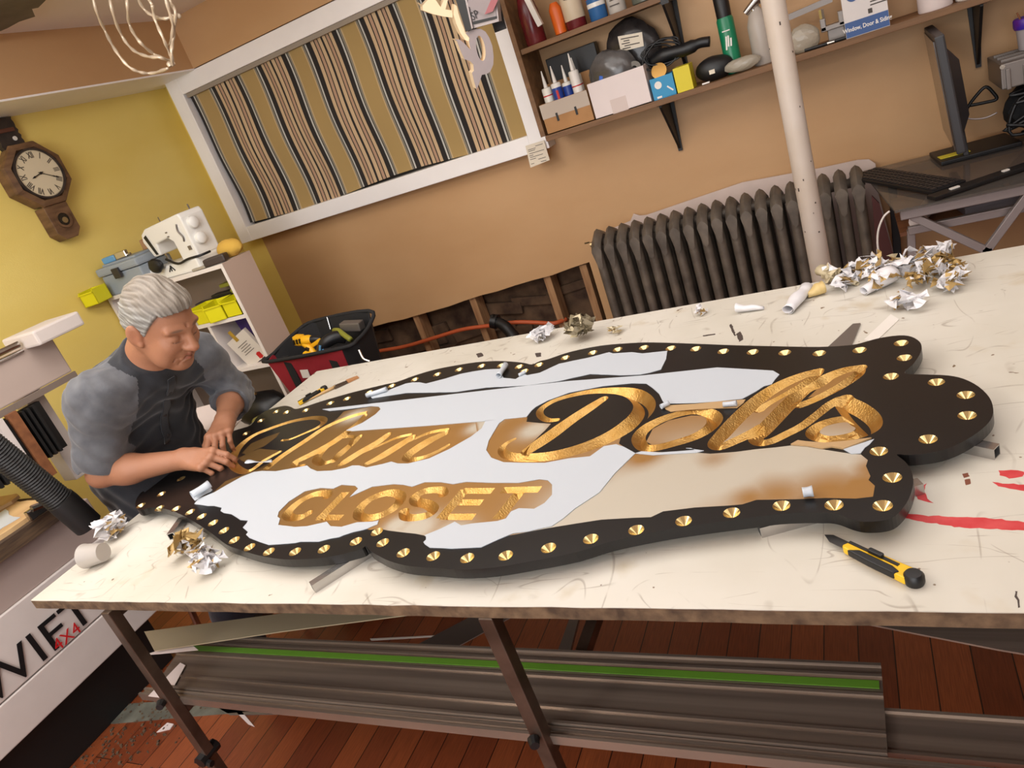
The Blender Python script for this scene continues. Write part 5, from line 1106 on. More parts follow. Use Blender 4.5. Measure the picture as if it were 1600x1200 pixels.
bm = bm_(); add_tube(bm, smooth_path([(-2.66, 2.73, .725), (-2.625, 2.715, .70), (-2.60, 2.70, .66)], 4), [.019] * 9, 10); add_box(bm, (-2.605, 2.69, .662), (.085, .055, .034), rot=ry(.5), bev=.006); add_box(bm, (-2.575, 2.72, .715), (.07, .022, .02), rot=ry(-.3), bev=.004); obj('handle', bm, M_DRY, dr, True, auto=40)
bm = bm_(); add_tube(bm, [(-2.60, 2.73, .733), (-2.565, 2.73, .73), (-2.545, 2.73, .728)], [.021, .019, .008], 12); obj('chuck', bm, M_BLK, dr, True, auto=40)
for dx in (0, .02, .04): bm = bm_(); add_box(bm, (-2.70 + dx, 2.708, .745), (.007, .01, .024), rot=ry(.2)); obj('vent_slot', bm, M_BLK, dr, True)
bm = bm_(); add_box(bm, (-2.625, 2.693, .695), (.022, .012, .028), rot=ry(.5), bev=.003); obj('grip', bm, M_BLK, dr, True)
t = thing('power_tool', 'black power tool with blue marks beside the yellow one in the bag', 'power tool', (-2.5, 2.73, .66)); bm = bm_(); add_tube(bm, smooth_path([(-2.54, 2.70, .67), (-2.50, 2.70, .71), (-2.45, 2.73, .72), (-2.42, 2.76, .70)], 4), .032, 12); obj('body', bm, M_BLK, t, True, smooth=True)
bm = bm_(); add_box(bm, (-2.515, 2.665, .70), (.012, .006, .03), rot=ry(.5)); add_box(bm, (-2.50, 2.664, .685), (.008, .006, .016)); obj('blue_mark', bm, mat('lt_blue_plastic', (0, 0, 0)), t, True)
bm = bm_(); add_box(bm, (-2.38, 2.80, .74), (.12, .05, .045), rot=ry(.15), bev=.006); tag(obj('grey_block', bm, M_GMET), 'grey metal block at the back right inside the tool bag', 'block')
bm = bm_(); add_tube(bm, smooth_path([(-2.50, 2.80, .735), (-2.44, 2.76, .74), (-2.38, 2.72, .72), (-2.34, 2.70, .70)], 4), .014, 8); tag(obj('olive_strap', bm, mat('olive_tool', (0, 0, 0)), smooth=True), 'olive strap curling over the tools in the bag', 'strap')
bm = bm_(); add_box(bm, (-2.55, 2.75, .60), (.44, .22, .08)); tag(obj('tool_pile', bm, M_DGREY, bev=.02), 'dark jumble of tools filling the bottom of the tool bag', 'tools', kind='stuff')

# the bag and what lies in it stand on the crate behind the table corner
BM = Matrix.Translation((-2.185, 2.365, .575)) @ Matrix.Scale(.86, 4) @ Matrix.Translation((2.57, -2.74, -.42))
for o in [o for o in ALLO() if o not in BAG0 and o.parent is None and o.name != 'side_crate']: o.matrix_world = BM @ o.matrix_world
# ============================================================ router machine on the left
MX = -2.55
M_MACH = mat('machine_white', (206, 196, 190), .5, var=.03); M_MACH2 = mat('machine_panel', (176, 158, 148), .45); M_RUBB = mat('black_rubber', (20, 19, 19), .55)
mc = thing('router_machine', 'large white router machine with black SWIFT lettering on its side, left of the table', 'machine', (-2.95, .6, 0))
my0, my1 = -.4, 1.36
bm = bm_(); add_prism(bm, [(MX, my0, .235), (MX, my1, .235), (MX, my1, .372), (MX, my0, .372)], (-.75, 0, 0)); obj('lower_panel', bm, M_MACH, mc, True, bev=.004)
bm = bm_(); add_prism(bm, [(MX - .003, my0, .376), (MX - .003, my1, .376), (MX - .003, my1, .60), (MX - .003, my0, .60)], (-.74, 0, 0)); obj('side_panel', bm, M_MACH, mc, True, bev=.004)
bm = bm_(); add_prism(bm, [(MX - .012, my0, .60), (MX - .012, my1, .60), (MX - .012, my1, .745), (MX - .012, my0, .745)], (-.72, 0, 0)); obj('upper_rail', bm, mat('machine_rail', (168, 150, 142), .45), mc, True, bev=.004)
bm = bm_(); add_box(bm, (MX - .37, (my0 + my1) / 2, .12), (.60, my1 - my0 - .06, .235)); obj('plinth', bm, M_RUBB, mc, True)
MT = lambda y, z: basis((MX + .0015, y, z), (0, 1, 0), (0, 0, 1))
def w2(x, y): p = onx(x, y, MX); return p.y, p.z
yT, zT = w2(88, 1010)
text_mesh('lettering', 'SWIFT', .155, M_BLK, MT(.920, .437), mc, sx=1.12, bold=.000, spacing=1.0)
text_mesh('lettering', '4X4', .060, M_RED, basis((MX + .003, 1.045, .400), (0, 1, 0), (0, 0, 1)), mc, sx=.95)
# gantry
bm = bm_(); add_box(bm, (MX - .22, .70, 1.205), (.12, 1.90, .15), bev=.006); obj('gantry_beam', bm, M_MACH2, mc, True)
bm = bm_(); add_tube(bm, [(MX - .16, -.25, 1.30), (MX - .16, 1.53, 1.30)], .012, 10); add_tube(bm, [(MX - .155, -.25, 1.275), (MX - .155, 1.53, 1.275)], .006, 8); obj('gantry_rail', bm, M_CHR, mc, True)
bm = bm_(); add_box(bm, (MX - .152, .70, 1.118), (.012, 1.90, .022)); obj('gantry_lip', bm, mat('machine_dark', (120, 106, 96), .5), mc, True)
bm = bm_(); add_box(bm, (MX - .17, 1.64, 1.300), (.20, .19, .055), bev=.008); obj('motor_housing', bm, M_MACH, mc, True)
bm = bm_(); add_box(bm, (MX - .26, 1.51, .96), (.08, .07, .40), bev=.004); obj('gantry_leg', bm, M_MACH, mc, True)
bm = bm_()
for k in range(30): add_box(bm, (MX - .14 - .0 * k, 1.44 - .021 * k, 1.0), (.02, .010, .19), rot=rx(.0))
add_box(bm, (MX - .17, 1.15, 1.0), (.03, .66, .19)); bl_ = obj('bellows', bm, M_RUBB, mc, True)
bm = bm_(); add_box(bm, (MX - .13, 1.36, .98), (.02, .035, .26), rot=rx(.0)); obj('wooden_strip', bm, M_DWOOD, mc, True)
bm = bm_(); add_box(bm, (MX - .125, 1.31, .98), (.02, .025, .26), rot=rx(.0)); obj('steel_strip', bm, M_MACH, mc, True)
# boards on the bed
M_PLY = mat('plywood', (206, 172, 124), .75, rgb2=(186, 148, 100), scale=3, stretch=(6, 1, 1)); M_PLYE = mat('board_edge', (96, 74, 52), .9, rgb2=(62, 46, 34), scale=12, stretch=(1, 1, 12))
bm = bm_(); add_box(bm, (MX - .33, .42, .772), (.70, 1.78, .05)); tag(obj('bed_board', bm, M_PLYE), 'thick dark-edged scrap board lying on the router machine bed', 'board')
def ragged(poly, z0, z1, seed, j=.012):
    R = random.Random(seed); P = []
    for i in range(len(poly)):
        a = Vector((*poly[i], 0)); b = Vector((*poly[(i + 1) % len(poly)], 0)); k = max(1, int((b - a).length / .04))
        for q in range(k): c = a.lerp(b, q / k); P.append((c.x + R.uniform(-j, j), c.y + R.uniform(-j, j), z0))
    bm = bm_(); add_prism(bm, P, (0, 0, z1 - z0)); return bm
tag(obj('plywood_sheet', ragged([(-2.56, -.4), (-2.56, 1.27), (-3.15, 1.27), (-3.15, -.4)], .7975, .812, 51, .006), M_PLY), 'pale plywood sheet with broken edges on top of the scrap board', 'sheet')
tag(obj('torn_film_sheet', ragged([(-2.66, .3), (-2.60, 1.16), (-2.78, 1.22), (-2.82, .3)], .8125, .814, 52, .012), M_FILMW), 'torn white film sheet lying over the plywood on the machine', 'sheet')
tag(obj('plywood_offcut', ragged([(-2.86, .5), (-2.80, 1.30), (-3.1, 1.30), (-3.12, .5)], .8125, .824, 53, .008), M_PLY), 'second plywood offcut behind the torn film on the machine', 'board')
# black corrugated hose
h0 = onx(-60, 660, -2.2); h1 = onx(112, 797, -2.2); h2 = onx(138, 820, -2.2)
hs = thing('dust_hose', 'thick black corrugated dust hose ending in a smooth cuff beside the table corner', 'hose', tuple(h2)); n = 90; P = [h0.lerp(h1, i / n) for i in range(n + 1)]
bm = bm_(); add_tube(bm, P, [.036 + .0035 * (i % 2) for i in range(n + 1)], 20); obj('corrugated_tube', bm, M_RUBB, hs, True)
bm = bm_(); d = (h2 - h1).normalized(); add_tube(bm, [h1 - d * .05, h1 - d * .03, h2, h2 + d * .002], [.040, .042, .041, .030], 24); obj('cuff', bm, M_RUBB, hs, True, auto=40)
t = thing('toggle_clamp', 'chrome toggle clamp fixed to the edge of the boards behind the black hose', 'clamp', tuple(onx(65, 800, -2.5)))
bm = bm_(); c = onx(62, 795, -2.52)
add_box(bm, c, (.02, .09, .035), bev=.004); add_tube(bm, [c + Vector((.02, -.03, .02)), c + Vector((.03, .06, .0))], .012, 8); add_tube(bm, [c + Vector((.02, .04, .0)), c + Vector((.02, .05, -.05))], .008, 8); add_box(bm, c + Vector((.02, .045, -.05)), (.02, .03, .016), bev=.003); obj('body', bm, M_CHR, t, True)

# ============================================================ hanging things at the top
wl = thing('wire_pendant', 'looping pale twisted wires of a pendant hanging from the ceiling, top left', 'pendant lamp', tuple(onz(230, 10, 2.40)))
M_WIRE = mat('silver_cord', (206, 188, 164), .35, metal=.3)
YP = 2.2
for pts in [[(138, -40), (150, 15), (165, 50), (180, 78), (200, 103), (220, 113), (240, 114), (262, 107)], [(166, -40), (175, 15), (190, 55), (208, 78), (230, 88), (250, 90), (265, 95)], [(196, -40), (199, 10), (203, 40), (218, 65), (240, 84), (258, 92)], [(205, -30), (222, 10), (240, 25), (258, 29), (272, 24)], [(238, 8), (242, 30), (255, 60), (266, 85), (272, 102)], [(262, -40), (266, 0), (274, 20), (271, 55), (268, 80), (270, 102)], [(250, -40), (262, 10), (270, 40), (266, 70)]]:
    bm = bm_(); P = smooth_path([ony(x, y, YP + .03 * math.sin(x)) for x, y in pts], 8); add_tube(bm, P, [.0055 + .0012 * math.sin(i * 1.1) for i in range(len(P))], 8); obj('wire', bm, M_WIRE, wl, True, smooth=True)
for x, y in [(138, -40), (166, -40), (196, -40), (205, -30), (238, 8), (262, -40), (250, -40)]:
    p = ony(x, y, YP + .03 * math.sin(x)); q = Vector((-2.18, YP + .06, ZC - .03)); bm = bm_(); add_tube(bm, smooth_path([p, p.lerp(q, .4) + Vector((0, 0, .02)), q], 5), .005, 8); obj('upper_wire', bm, M_WIRE, wl, True, smooth=True)
bm = bm_(); add_lathe(bm, [(0, ZC - .04), (.05, ZC - .03), (.06, ZC - .001), (0, ZC - .001)], (-2.18, YP + .06, 0), 24); obj('ceiling_rose', bm, M_WIRE, wl, True, auto=40)
bm = bm_(); p = ony(265, 101, YP); add_lathe(bm, [(0, -.01), (.009, -.006), (.010, .004), (.005, .01), (0, .01)], p, 12); obj('knob', bm, M_WIRE, wl, True, auto=40)
bm = bm_(); p = ony(279, 25, YP); bmesh.ops.create_icosphere(bm, subdivisions=2, radius=.009, matrix=Matrix.Translation(p)); obj('knob', bm, M_WIRE, wl, True, smooth=True)
R = random.Random(8)
for i in range(1):
    P = [onz(x, y, 2.38) for x, y in [(-40, -60), (90, -60), (72, 0), (60, 12), (50, 14), (55, 26), (30, 34), (12, 44), (-40, 66)]]
    bm = bm_(); add_prism(bm, P, (0, 0, .03)); tag(obj('duct_wrap', bm, mat('grey_wrap', (92, 86, 80), .5, rgb2=(62, 58, 54), scale=10, bump=.8, bscale=12)), 'ragged grey wrapped duct on the ceiling at the top left corner', 'duct')
# foam ampersand and signs hanging before the blind
YA = 2.75
M_FOAM = mat('foam_grey_face', (150, 138, 138), .7, var=.04); M_FOAME = mat('foam_cream_edge', (238, 214, 178), .7)
def px640(l, y=YA): return [ony(640 + a / 6.154, b / 6.154, y) for a, b in l]
def cutout(name, label, cat, outline, holes, Y=YA, depth=Vector((-.032, .045, .010)), m1=M_FOAM, m2=M_FOAME):
    t = thing(name, label, cat, tuple(px640(outline, Y)[0])); Pn = px640(outline, Y); Hs = [px640(h, Y) for h in holes]
    pts = [(p.x, p.z) for p in Pn]; ed = [(i, (i + 1) % len(Pn)) for i in range(len(Pn))]
    for h in Hs: s = len(pts); pts += [(p.x, p.z) for p in h]; ed += [(s + i, s + (i + 1) % len(h)) for i in range(len(h))]
    r = geometry.delaunay_2d_cdt([Vector(p) for p in pts], ed, [], 0, 1e-6)
    Vv = r[0]; op = [(p.x, p.z) for p in Pn]; hp = [[(p.x, p.z) for p in h] for h in Hs]
    bm = bm_(); fr = {}; 
    fs = [f for f in r[2] if pip(np.array([[sum(Vv[i].x for i in f) / 3, sum(Vv[i].y for i in f) / 3]]), op)[0] and not any(pip(np.array([[sum(Vv[i].x for i in f) / 3, sum(Vv[i].y for i in f) / 3]]), h)[0] for h in hp)]
    vv = [bm.verts.new((v.x, Y, v.y)) for v in Vv]
    for f in fs: bm.faces.new([vv[i] for i in f])
    bmesh.ops.delete(bm, geom=[v for v in bm.verts if not v.link_faces], context='VERTS'); obj('face', bm, m1, t, True)
    bm = bm_()
    for loop in [Pn] + Hs:
        A = [bm.verts.new(p) for p in loop]; B = [bm.verts.new(p + depth) for p in loop]
        for i in range(len(loop)): bm.faces.new((A[i], A[(i + 1) % len(A)], B[(i + 1) % len(B)], B[i]))
    vb = [bm.verts.new(Vector((v.x, Y, v.y)) + depth) for v in Vv]
    for f in fs: bm.faces.new([vb[i] for i in f])
    bmesh.ops.delete(bm, geom=[v for v in bm.verts if not v.link_faces], context='VERTS'); obj('edge', bm, m2, t, True)
    top = max((p for p in Pn), key=lambda p: p.z); c = sum(Pn, Vector()) / len(Pn); bm = bm_(); add_tube(bm, [top.lerp(c, .12) + Vector((0, .004, 0)), Vector((top.x, top.y + .004, ZC))], .0012, 5); obj('hanging_wire', bm, M_GMET, t, True)
    return t
ell = lambda cx, cy, a, b, r: [(cx + a * math.cos(r) * math.cos(q) - b * math.sin(r) * math.sin(q), cy + a * math.sin(r) * math.cos(q) + b * math.cos(r) * math.sin(q)) for q in [2 * PI * k / 24 for k in range(24)]]
cutout('foam_ampersand', 'large grey and cream foam cutout letter shape hanging in front of the blind', 'letter cutout',
       [(535, 315), (600, 285), (680, 275), (730, 305), (765, 360), (795, 440), (808, 540), (805, 620), (775, 690), (740, 712), (695, 720), (680, 770), (660, 825), (642, 855), (622, 790), (600, 700), (618, 680), (612, 620), (585, 590), (548, 575), (528, 570), (490, 490), (455, 395), (430, 378), (480, 380), (530, 420), (585, 478), (570, 400), (575, 365)], [ell(685, 465, 42, 122, -.16)])
cutout('foam_arc', 'cream foam curved strip hanging left of the foam cutout letter', 'letter cutout', [(430, 40), (455, 60), (470, 130), (500, 220), (545, 330), (575, 365), (570, 400), (535, 385), (490, 320), (450, 230), (425, 140)], [], Y=YA + .005, m1=M_FOAME)
cutout('foam_letter', 'cream foam letter K with a broken arm at the top edge before the blind', 'letter cutout', [(-0 + 90, 25), (125, 55), (200, -30), (230, -30), (300, 70), (340, -30), (375, -30), (345, 90), (410, 100), (415, 170), (330, 160), (220, 135), (128, 100), (125, 60)], [], Y=YA + .02, m1=M_FOAME)
t = thing('framed_sign', 'small black and silver framed sign hanging at the top before the blind', 'sign', tuple(px640([(700, 150)])[0]))
def quad(l, Y, d, m, name): bm = bm_(); add_prism(bm, px640(l, Y), d); return obj(name, bm, m, t, True)
quad([(525, -60), (830, -60), (858, 205), (605, 275)], YA - .01, (0, .03, 0), M_SILV, 'frame'); quad([(560, -60), (815, -60), (832, 160), (612, 215)], YA - .013, (0, .002, 0), mat('sign_grey', (160, 148, 148), .4), 'plate')
quad([(605, 208), (832, 155), (834, 180), (610, 236)], YA - .016, (0, .002, 0), M_BLK, 'black_line'); quad([(425, -60), (515, -60), (600, 280), (540, 305)], YA - .018, (0, .04, 0), M_BLK, 'black_edge'); quad([(520, -60), (540, -60), (608, 270), (596, 280)], YA - .02, (0, .02, 0), M_SILV, 'silver_edge')
for l in ((560, -50), (800, -50)):
    p = px640([l], YA)[0]; bm = bm_(); add_tube(bm, [p, Vector((p.x, p.y, ZC))], .0015, 5); obj('hanging_wire', bm, M_GMET, t, True)
text_mesh('lettering', 'SP', .04, M_BLK, basis(px640([(625, 150)], YA - .017)[0], Vector((1, 0, .1)), (0, 0, 1)), t, sx=.8)
cutout('foam_block', 'cream foam block with a pink edge hanging over the framed sign', 'foam block', [(560, -30), (740, -30), (795, -30), (720, 140), (560, 60)], [], Y=YA - .04, depth=Vector((.03, .012, .0)), m2=mat('pink_foam', (190, 120, 124), .7))
bm = bm_(); add_prism(bm, px640([(700, -60), (840, -60), (925, 275), (820, 315)], YA + .12), (0, .01, 0)); tag(obj('hanging_strip', bm, M_BLK), 'black strip hanging behind the framed sign at the top', 'strip')
# ============================================================ signed-distance modelling for the person
def V3(*a): return np.array(a, float)
class SDF:
    def __init__(self): self.p = []     # (fn, centre, bound radius, k, sign)
    def add(self, fn, c, r, k=.01, sign=1): self.p.append((fn, np.array(c, float), r, k, sign)); return self
    def cone(self, a, b, ra, rb, k=.01, sign=1, sq=None):
        a = np.array(a, float); b = np.array(b, float); ab = b - a; L2 = ab @ ab + 1e-12
        def fn(P):
            t = np.clip((P - a) @ ab / L2, 0, 1); return np.linalg.norm(P - a - t[:, None] * ab, axis=1) - (ra + (rb - ra) * t)
        return self.add(fn, (a + b) / 2, math.sqrt(L2) / 2 + max(ra, rb), k, sign)
    def ell(self, c, r, M=None, k=.01, sign=1):
        c = np.array(c, float); r = np.array(r, float); M = np.eye(3) if M is None else M   # columns = local axes
        def fn(P):
            q = (P - c) @ M; k0 = np.linalg.norm(q / r, axis=1); k1 = np.linalg.norm(q / (r * r), axis=1) + 1e-9
            return k0 * (k0 - 1) / k1
        return self.add(fn, c, r.max(), k, sign)
    def ev(self, P, centre=None, rad=None):
        d = np.full(len(P), 1.0)
        for fn, c, r, k, s in self.p:
            if centre is not None and np.linalg.norm(centre - c) > rad + r + k + .02: continue
            e = fn(P)
            if s > 0: h = np.clip(.5 + .5 * (d - e) / k, 0, 1); d = d * (1 - h) + e * h - k * h * (1 - h)
            else: h = np.clip(.5 - .5 * (d + e) / k, 0, 1); d = d * (1 - h) + (-e) * h + k * h * (1 - h)
        return d
def nets(f, lo, hi, h, B=12, post=None):
    lo = np.array(lo, float); n = np.ceil((np.array(hi) - lo) / h / B).astype(int) * B + 1
    D = np.full(n, 1.0, np.float32); nb = (n - 1) // B; R = B * h * .87
    for bi in range(nb[0]):
        for bj in range(nb[1]):
            for bk in range(nb[2]):
                c = lo + (np.array([bi, bj, bk]) + .5) * B * h
                v = f.ev(c[None], c, R * 1.6 + .02)[0]
                sl = (slice(bi * B, bi * B + B + 1), slice(bj * B, bj * B + B + 1), slice(bk * B, bk * B + B + 1))
                if v > R * 1.35 + .01: continue
                if v < -R * 1.6: D[sl] = np.minimum(D[sl], -1); continue
                g = np.stack(np.meshgrid(*[lo[a] + h * np.arange([bi, bj, bk][a] * B, [bi, bj, bk][a] * B + B + 1) for a in range(3)], indexing='ij'), -1).reshape(-1, 3)
                e = f.ev(g, c, R)
                if post is not None: e = post(g, e)
                D[sl] = e.reshape(B + 1, B + 1, B + 1)
    S = D < 0
    c8 = [S[i:n[0] - 1 + i, j:n[1] - 1 + j, k:n[2] - 1 + k] for i in (0, 1) for j in (0, 1) for k in (0, 1)]
    cnt = sum(c.astype(np.int8) for c in c8); mixed = (cnt > 0) & (cnt < 8)
    idx = np.argwhere(mixed); cid = np.full(mixed.shape, -1, np.int64); cid[mixed] = np.arange(len(idx))
    acc = np.zeros((len(idx), 3)); num = np.zeros(len(idx))
    cor = [(0, 0, 0), (1, 0, 0), (0, 1, 0), (1, 1, 0), (0, 0, 1), (1, 0, 1), (0, 1, 1), (1, 1, 1)]
    dv = [D[idx[:, 0] + a, idx[:, 1] + b, idx[:, 2] + c] for a, b, c in cor]
    for i in range(8):
        for j in range(i + 1, 8):
            if sum(abs(cor[i][q] - cor[j][q]) for q in range(3)) != 1: continue
            m = (dv[i] < 0) != (dv[j] < 0); t = np.where(m, dv[i] / (dv[i] - dv[j] + 1e-12), 0)
            p = np.array(cor[i])[None] + t[:, None] * (np.array(cor[j]) - np.array(cor[i]))[None]
            acc[m] += p[m]; num[m] += 1
    V = lo + (idx + acc / num[:, None]) * h
    F = []
    for ax in range(3):
        a1, a2 = [(1, 2), (2, 0), (0, 1)][ax]
        s0 = [slice(None)] * 3; s1 = [slice(None)] * 3; s0[ax] = slice(0, -1); s1[ax] = slice(1, None)
        ch = S[tuple(s0)] != S[tuple(s1)]; e = np.argwhere(ch)
        ok = (e[:, a1] > 0) & (e[:, a2] > 0) & (e[:, a1] < n[a1] - 1) & (e[:, a2] < n[a2] - 1); e = e[ok]
        u = np.zeros(3, int); v = np.zeros(3, int); u[a1] = 1; v[a2] = 1
        q = [cid[tuple((e - x).T)] for x in (0 * u, u, u + v, v)]
        fl = S[tuple(e.T)]
        Q = np.stack(q, 1); Q[~fl] = Q[~fl][:, ::-1]; F.append(Q)
    F = np.concatenate(F); F = F[(F >= 0).all(1)][:, ::-1]
    return V, F
def laplace(V, F, it=1, w=.5):
    e = np.concatenate([F[:, [0, 1]], F[:, [1, 2]], F[:, [2, 3]], F[:, [3, 0]]]); e = np.concatenate([e, e[:, ::-1]])
    for _ in range(it):
        s = np.zeros_like(V); np.add.at(s, e[:, 0], V[e[:, 1]]); c = np.bincount(e[:, 0], minlength=len(V))[:, None]; V = V * (1 - w) + w * s / np.maximum(c, 1)
    return V
def meshof(name, V, F, m, parent, col=None, smooth=True):
    u, inv = np.unique(F, return_inverse=True); inv = inv.reshape(-1, 4)
    me = bpy.data.meshes.new(name); me.vertices.add(len(u)); me.vertices.foreach_set('co', V[u].astype(np.float32).ravel())
    me.loops.add(len(inv) * 4); me.loops.foreach_set('vertex_index', inv.astype(np.int32).ravel()); me.polygons.add(len(inv))
    me.polygons.foreach_set('loop_start', np.arange(0, len(inv) * 4, 4, dtype=np.int32)); me.update(calc_edges=True); me.validate()
    if col is not None:
        ca = me.color_attributes.new('tone', 'FLOAT_COLOR', 'POINT'); a = np.ones((len(u), 4), np.float32); a[:, :3] = col[u]; ca.data.foreach_set('color', a.ravel())
    return objm(name, me, m, parent, True, smooth=smooth)

# ------------------------------------------------------------ pose
man = thing('person', 'grey-haired man in a grey-sleeved black shirt bending over the sign, peeling film', 'person', (-2.2, 1.42, 0))
HC = V3(-1.80, 1.398, 1.275)
yaw, pit, rol = math.radians(-3), math.radians(35), math.radians(0)
HF = V3(math.cos(pit) * math.cos(yaw), math.cos(pit) * math.sin(yaw), -math.sin(pit)); HL = V3(-math.sin(yaw), math.cos(yaw), 0); HU = np.cross(HF, HL)
HL = HL * math.cos(rol) + HU * math.sin(rol); HU = np.cross(HF, HL)
HM = np.stack([HF, HL, HU], 1); HS = 1.0
def hp(x, y, z): return HC + HM @ V3(x, y, z) * HS
NB = V3(-1.955, 1.405, 1.185)     # base of the neck
RS, RE, RW = V3(-2.005, 1.235, 1.145), V3(-2.10, 1.185, .925), V3(-1.845, 1.278, .893)
LS, LE, LW = V3(-1.965, 1.585, 1.110), V3(-1.99, 1.665, .925), V3(-1.865, 1.475, .905)
body = SDF()
# skull and face
body.ell(hp(-.012, 0, .030), (.098, .077, .088), HM, .02).ell(hp(.03, 0, -.035), (.066, .064, .083), HM, .03)
body.cone(hp(-.01, .052, -.045), hp(.045, .028, -.093), .026, .022, .03).cone(hp(-.01, -.052, -.045), hp(.045, -.028, -.093), .026, .022, .03)
body.ell(hp(.068, 0, -.108), (.026, .033, .022), HM, .025)
for s in (1, -1):
    body.ell(hp(.058, s * .040, -.034), (.030, .026, .028), HM, .02)
    body.ell(hp(.042, s * .050, -.072), (.032, .022, .034), HM, .02)       # jowl
    body.cone(hp(.083, s * .012, .020), hp(.072, s * .050, .022), .0115, .010, .012)   # brow
    body.ell(hp(.094, s * .033, .002), (.016, .019, .012), HM, .008, -1)   # socket
    body.ell(hp(.071, s * .032, -.004), (.0175, .0185, .0150), HM, .004)   # lid
    body.cone(hp(.0835, s * .018, -.0130), hp(.0815, s * .046, -.0120), .0022, .0018, .003, -1)   # closed-eye line
    body.cone(hp(.080, s * .022, -.024), hp(.076, s * .046, -.020), .006, .005, .008)  # bag under the eye
    body.cone(hp(.094, s * .019, -.040), hp(.074, s * .040, -.082), .0024, .0018, .006, -1)  # fold
    EM = HM @ np.array(Matrix.Rotation(-s * .45, 3, 'Z') @ Matrix.Rotation(-.25, 3, 'Y')); body.ell(hp(-.012, s * .086, -.012), (.022, .0085, .035), EM, .006)
    body.ell(hp(-.004, s * .096, -.008), (.012, .007, .022), EM, .004, -1)
    body.ell(hp(.004, s * .081, -.036), (.009, .007, .010), HM, .006)      # lobe
    body.ell(hp(.101, s * .0135, -.033), (.013, .0095, .0095), HM, .006)   # nostril wing
    body.ell(hp(.108, s * .008, -.043), (.004, .004, .004), HM, .003, -1)
body.cone(hp(.086, 0, .014), hp(.113, 0, -.028), .0095, .0135, .010)
body.ell(hp(.112, 0, -.031), (.015, .0135, .012), HM, .006)
body.cone(hp(.0885, 0, .026), hp(.090, 0, .036), .002, .002, .006, -1)
body.ell(hp(.082, 0, -.060), (.016, .030, .018), HM, .012)
body.cone(hp(.089, -.022, -.0745), hp(.0965, 0, -.0590), .0050, .0065, .005).cone(hp(.089, .022, -.0745), hp(.0965, 0, -.0590), .0050, .0065, .005)
body.cone(hp(.088, -.016, -.0830), hp(.0935, 0, -.0755), .006, .0080, .005).cone(hp(.088, .016, -.0830), hp(.0935, 0, -.0755), .006, .0080, .005)
body.cone(hp(.0985, -.010, -.0680), hp(.0985, .010, -.0680), .0022, .0022, .003, -1).cone(hp(.0985, -.012, -.0665), hp(.082, -.027, -.094), .0030, .0022, .004, -1).cone(hp(.0985, .012, -.0665), hp(.082, .027, -.094), .0030, .0022, .004, -1)
for q in (.048, .060): body.cone(hp(.0885, -.030, q), hp(.0925, 0, q + .002), .0016, .0016, .004, -1).cone(hp(.0925, 0, q + .002), hp(.0885, .030, q), .0016, .0016, .004, -1)
body.ell(hp(.015, 0, -.092), (.050, .042, .026), HM, .03)
# neck, shoulders, arms
body.cone(hp(-.03, 0, -.045), NB + V3(.02, 0, .0), .060, .068, .03)
body.cone(NB + V3(.0, -.02, -.05), RS + V3(.0, .03, -.02), .050, .040, .04).cone(NB + V3(.0, .02, -.05), LS + V3(.0, -.03, -.02), .050, .040, .04)
body.ell((-2.13, 1.41, .98), (.08, .13, .13), None, .05)
def arm(S, E, Wp, side):
    body.cone(S, E, .044, .036, .03); d = Wp - E
    body.cone(E, E + d * .35, .038, .043, .02); body.cone(E + d * .3, Wp, .043, .0275, .02)
arm(RS, RE, RW, -1); arm(LS, LE, LW, 1)
NAILS = []
def hand(Wp, a, n, thumbside, curls, splay, thumb, sc=1.0):
    a = a / np.linalg.norm(a); n = n - a * (n @ a); n /= np.linalg.norm(n); s = np.cross(a, n) * thumbside
    pt = lambda x, y, z: Wp + (a * x + s * y + n * z) * sc
    offs = [.029, .0095, -.0105, -.029]; kx = [.088, .092, .086, .077]
    body.cone(pt(-.01, .008, 0), pt(.02, .012, 0), .026 * sc, .021 * sc, .012); body.cone(pt(-.01, -.008, 0), pt(.02, -.012, 0), .025 * sc, .021 * sc, .012)
    for o, x in zip(offs, kx): body.cone(pt(.018, o * .6, .0), pt(x, o, .004), .0155 * sc, .0118 * sc, .010)
    body.ell(pt(.05, 0, -.008), (.04 * sc, .032 * sc, .014 * sc), np.stack([a, s, n], 1), .012)
    lens = [(.040, .025, .021), (.044, .028, .022), (.041, .026, .021), (.032, .020, .019)]; rad = [.0095, .0098, .0092, .0082]
    for f in range(4):
        p = pt(kx[f], offs[f], .002); ang = 0; sp = splay[f]; dirv = a * math.cos(sp) + s * math.sin(sp); r = rad[f] * sc
        body.ell(p + n * .003, (.0115 * sc,) * 3, None, .006)
        for j in range(3):
            ang += curls[f][j]; dd = dirv * math.cos(ang) - n * math.sin(ang); q = p + dd * lens[f][j] * sc
            body.cone(p, q, r, r * .92, .0035); r *= .93; nn = dirv * math.sin(ang) + n * math.cos(ang)
            if j == 2: NAILS.append((q - dd * .003 + nn * r * .9, .0062 * sc))
            p = q
    p = pt(.018, .022, -.008); q = pt(*thumb[0]); r_ = pt(*thumb[1]); t = pt(*thumb[2])
    body.cone(p, q, .0185 * sc, .0140 * sc, .010).cone(q, r_, .0125 * sc, .0110 * sc, .004).cone(r_, t, .0112 * sc, .0088 * sc, .004)
    NAILS.append((t + s * .004 + n * .005, .0075 * sc)); return t
ra_ = V3(.93, .03, -.16)
hand(RW, ra_, V3(.10, -.42, .90), -1, [(.45, .75, .35), (.60, .85, .45), (.75, .95, .5), (.9, 1.05, .5)], (.02, 0, -.02, -.06), [(.055, .040, -.028), (.088, .034, -.040), (.113, .024, -.046)])
la_ = V3(.45, -.83, -.12)
